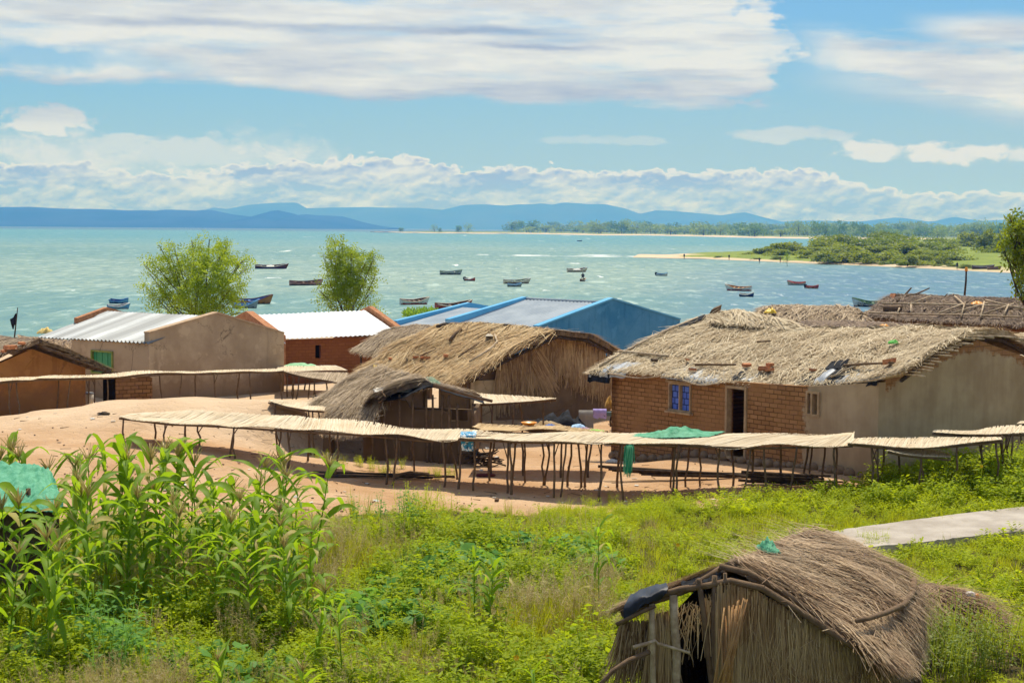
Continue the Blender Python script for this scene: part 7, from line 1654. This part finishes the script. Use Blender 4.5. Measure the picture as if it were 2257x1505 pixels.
boat(996,682,82,30,RED,CRM,BRN,'long red boat with white rim at the water edge behind the blue parapet',MAR,3,grp=GB2,bow=.6)
boat(992,605.5,46,15,GRY,GRN,GRY,'grey green boat alone in the middle of the bay','' or DRK,2,grp=GB2)
boat(1036,619,28,-40,RED,WHT,BRN,'small red and white boat between two larger ones',MAR,1,grp=GB2,engine=True,load=(.0,.4,.3,FN))
boat(1137,625,60,26,CRM,WHT,GRN,'olive and cream boat behind the small grey tender',BRN,3,grp=GB2)
boat(1133,632,30,8,GRY,SKY_,GRY,'small grey blue tender in front of the olive and cream boat',DRK,1,grp=GB2,wide=.4)
boat(1270,599.5,44,20,CRM,WHT,BRN,'cream boat with white net heaped in it behind the fisherman',MAR,2,grp=GB2,load=(.1,.4,.35,FN))
bt, W14 = boat(1284,620,24,62,BRN,CRM,BRN,'small brown boat seen end on with a fisherman in it',DRK,1,grp=GB2,wide=.42)
boat(1459,608,26,-35,WHT,SKY_,NVY,'small white boat with dark blue inside right of the fisherman',GRY,1,grp=GB2,engine=True)
boat(1630,641,58,148,WHT,CRM,ORG_,'white boat with orange inside and bow pointing left',RED,4,grp=GB2,wide=.28)
boat(1645,654,32,-32,NVY,WHT,DRK,'small dark boat with white rim in front of the bow left one',DRK,2,grp=GB2,wide=.4)
boat(1757,628.5,38,166,CRM,RED,RED,'low cream and red boat behind the small red one',GRY,1,grp=GB2,load=(.6,.2,.25,RED))
boat(1790,636,28,-35,RED,RED,MAR,'small bright red boat with black outboard engine',CRM,1,grp=GB2,engine=True,wide=.4)
b20, W20 = boat(1921,676,74,176,WHT,GRN,GRN,'white boat with green rim and dark lettering partly hidden by the dark thatch',DRK,3,grp=GB2,bow=.65)
cu = bpy.data.curves.new('lettering', 'FONT'); cu.body = 'CALANGULU'; cu.size = .36; cu.extrude = .004; tmp = bpy.data.objects.new('lettering_curve', cu); COL.objects.link(tmp)
lme = bpy.data.meshes.new_from_object(tmp.evaluated_get(bpy.context.evaluated_depsgraph_get())); bpy.data.objects.remove(tmp); lme.materials.clear(); lme.materials.append(M_dark)
lt = bpy.data.objects.new('lettering', lme); COL.objects.link(lt); lt.parent = b20; lt.rotation_euler = (R(80), 0, R(-4)); _b = b20.location; lt.location = (G(1889, 676, WZ).x - _b.x, -.60, .26)
boat(2165,592,46,4,BRN,GRY,BRN,'dull brown boat drawn up on the sand of the spit',None,2,d=405,grp='boats on the sand spit'); boat(2190,594,30,10,WOOD,BRN,BRN,'small wooden canoe beside the brown boat on the spit',None,1,d=400,grp='boats on the sand spit')
boat(1277,532,10,0,DRK,DRK,DRK,'tiny dark canoe far out before the far shore',None,0)

# ------------------------------------------------------------------ people
M_skin = plain('dark skin', (.055, .03, .018), .6); M_shirt = plain('dark shirt', (.03, .035, .05), .9); M_short = plain('dark shorts', (.05, .03, .03), .9)
def person(p, h, pose, label, yaw=0.0, shirt=M_shirt):
    """one continuous skinned body"""
    k = h / 1.75; sit = pose == 'sit'
    J = {'pelvis': (0, 0, .95), 'chest': (0, .02, 1.30), 'neck': (0, .03, 1.50), 'head': (0, .05, 1.62), 'crown': (0, .04, 1.74), 'ls': (-.19, .02, 1.42), 'rs': (.19, .02, 1.42), 'le': (-.30, .08, 1.15), 're': (.30, .08, 1.15), 'lw': (-.22, .28, 1.02), 'rw': (.22, .28, 1.02), 'lh': (-.10, 0, .90), 'rh': (.10, 0, .90), 'lk': (-.12, .05, .50), 'rk': (.12, -.02, .50), 'la': (-.12, -.02, .06), 'ra': (.12, -.06, .06), 'lt': (-.13, .14, .03), 'rt': (.13, .10, .03)}
    if sit: J.update({'lk': (-.16, .42, .92), 'rk': (.16, .42, .92), 'la': (-.15, .46, .50), 'ra': (.15, .46, .50), 'lt': (-.15, .60, .46), 'rt': (.15, .60, .46)})
    off = -.55 if sit else 0
    E = [('pelvis', 'chest'), ('chest', 'neck'), ('neck', 'head'), ('head', 'crown'), ('chest', 'ls'), ('chest', 'rs'), ('ls', 'le'), ('rs', 're'), ('le', 'lw'), ('re', 'rw'), ('pelvis', 'lh'), ('pelvis', 'rh'), ('lh', 'lk'), ('rh', 'rk'), ('lk', 'la'), ('rk', 'ra'), ('la', 'lt'), ('ra', 'rt')]
    Rr = {'pelvis': .15, 'chest': .16, 'neck': .06, 'head': .095, 'crown': .07, 'ls': .06, 'rs': .06, 'le': .045, 're': .045, 'lw': .035, 'rw': .035, 'lh': .09, 'rh': .09, 'lk': .06, 'rk': .06, 'la': .04, 'ra': .04, 'lt': .035, 'rt': .035}
    names = list(J); ix = {n: i for i, n in enumerate(names)}; c, s = math.cos(yaw), math.sin(yaw)
    me = bpy.data.meshes.new('person'); me.from_pydata([((J[n][0] * c - J[n][1] * s) * k, (J[n][0] * s + J[n][1] * c) * k, (J[n][2] + off) * k) for n in names], [(ix[a], ix[b]) for a, b in E], [])
    o = bpy.data.objects.new('person', me); COL.objects.link(o); o.location = p; me.materials.append(M_skin); me.materials.append(shirt)
    md = o.modifiers.new('Skin', 'SKIN'); lay = me.skin_vertices[0] if me.skin_vertices else None
    if lay is None:
        bpy.context.view_layer.objects.active = o; lay = me.skin_vertices[0]
    for i, n in enumerate(names): lay.data[i].radius = (Rr[n] * k,) * 2
    lay.data[0].use_root = True; o.modifiers.new('Subdivision', 'SUBSURF').levels = 1
    dg = bpy.context.evaluated_depsgraph_get(); me2 = bpy.data.meshes.new_from_object(o.evaluated_get(dg)); o.modifiers.clear(); o.data = me2
    me2.materials.clear(); me2.materials.append(M_skin)
    for f in me2.polygons: f.use_smooth = True
    tag(o, label, 'person')
    m = MB(); 
    def ring(z, rx, ry, n=14, y0=0.0): return [V((p.x + (rx * math.cos(t) * k) * c - ((ry * math.sin(t) + y0) * k) * s, p.y + (rx * math.cos(t) * k) * s + ((ry * math.sin(t) + y0) * k) * c, p.z + (z + off) * k)) for t in np.linspace(0, 2 * math.pi, n)]
    m.grid([ring(.86, .20, .16), ring(1.0, .19, .165), ring(1.25, .205, .18, y0=.02), ring(1.42, .21, .14, y0=.02), ring(1.50, .09, .09, y0=.03)]); ORG[o] = V(p); sh_ = m.build('shirt', shirt, o)
    return o
fz = W14(V((0, 0, .25))); person(V((fz.x, fz.y, WZ + .38)), 1.7, 'sit', 'fisherman in dark clothes sitting in the small brown boat', 3.0)
for px, d, lab, sh in ((1508,515,'dark figure standing at the tip of the sand spit',M_shirt),(1607,505,'thin dark figure standing on the spit near the middle',M_shirt),(1674,470,'dark figure wading just off the spit',M_short),(1720,468,'figure in a reddish top on the sand before the bushes',plain('reddish shirt',(.25,.06,.05),.9)),(2110,408,'dark figure standing on the spit by the grass at the right',M_shirt)):
    b = P(px, 572, d); person(V((b.x, b.y, WZ + (.0 if 'wading' in lab else .25))), 1.72, 'stand', lab, 2.6, sh)
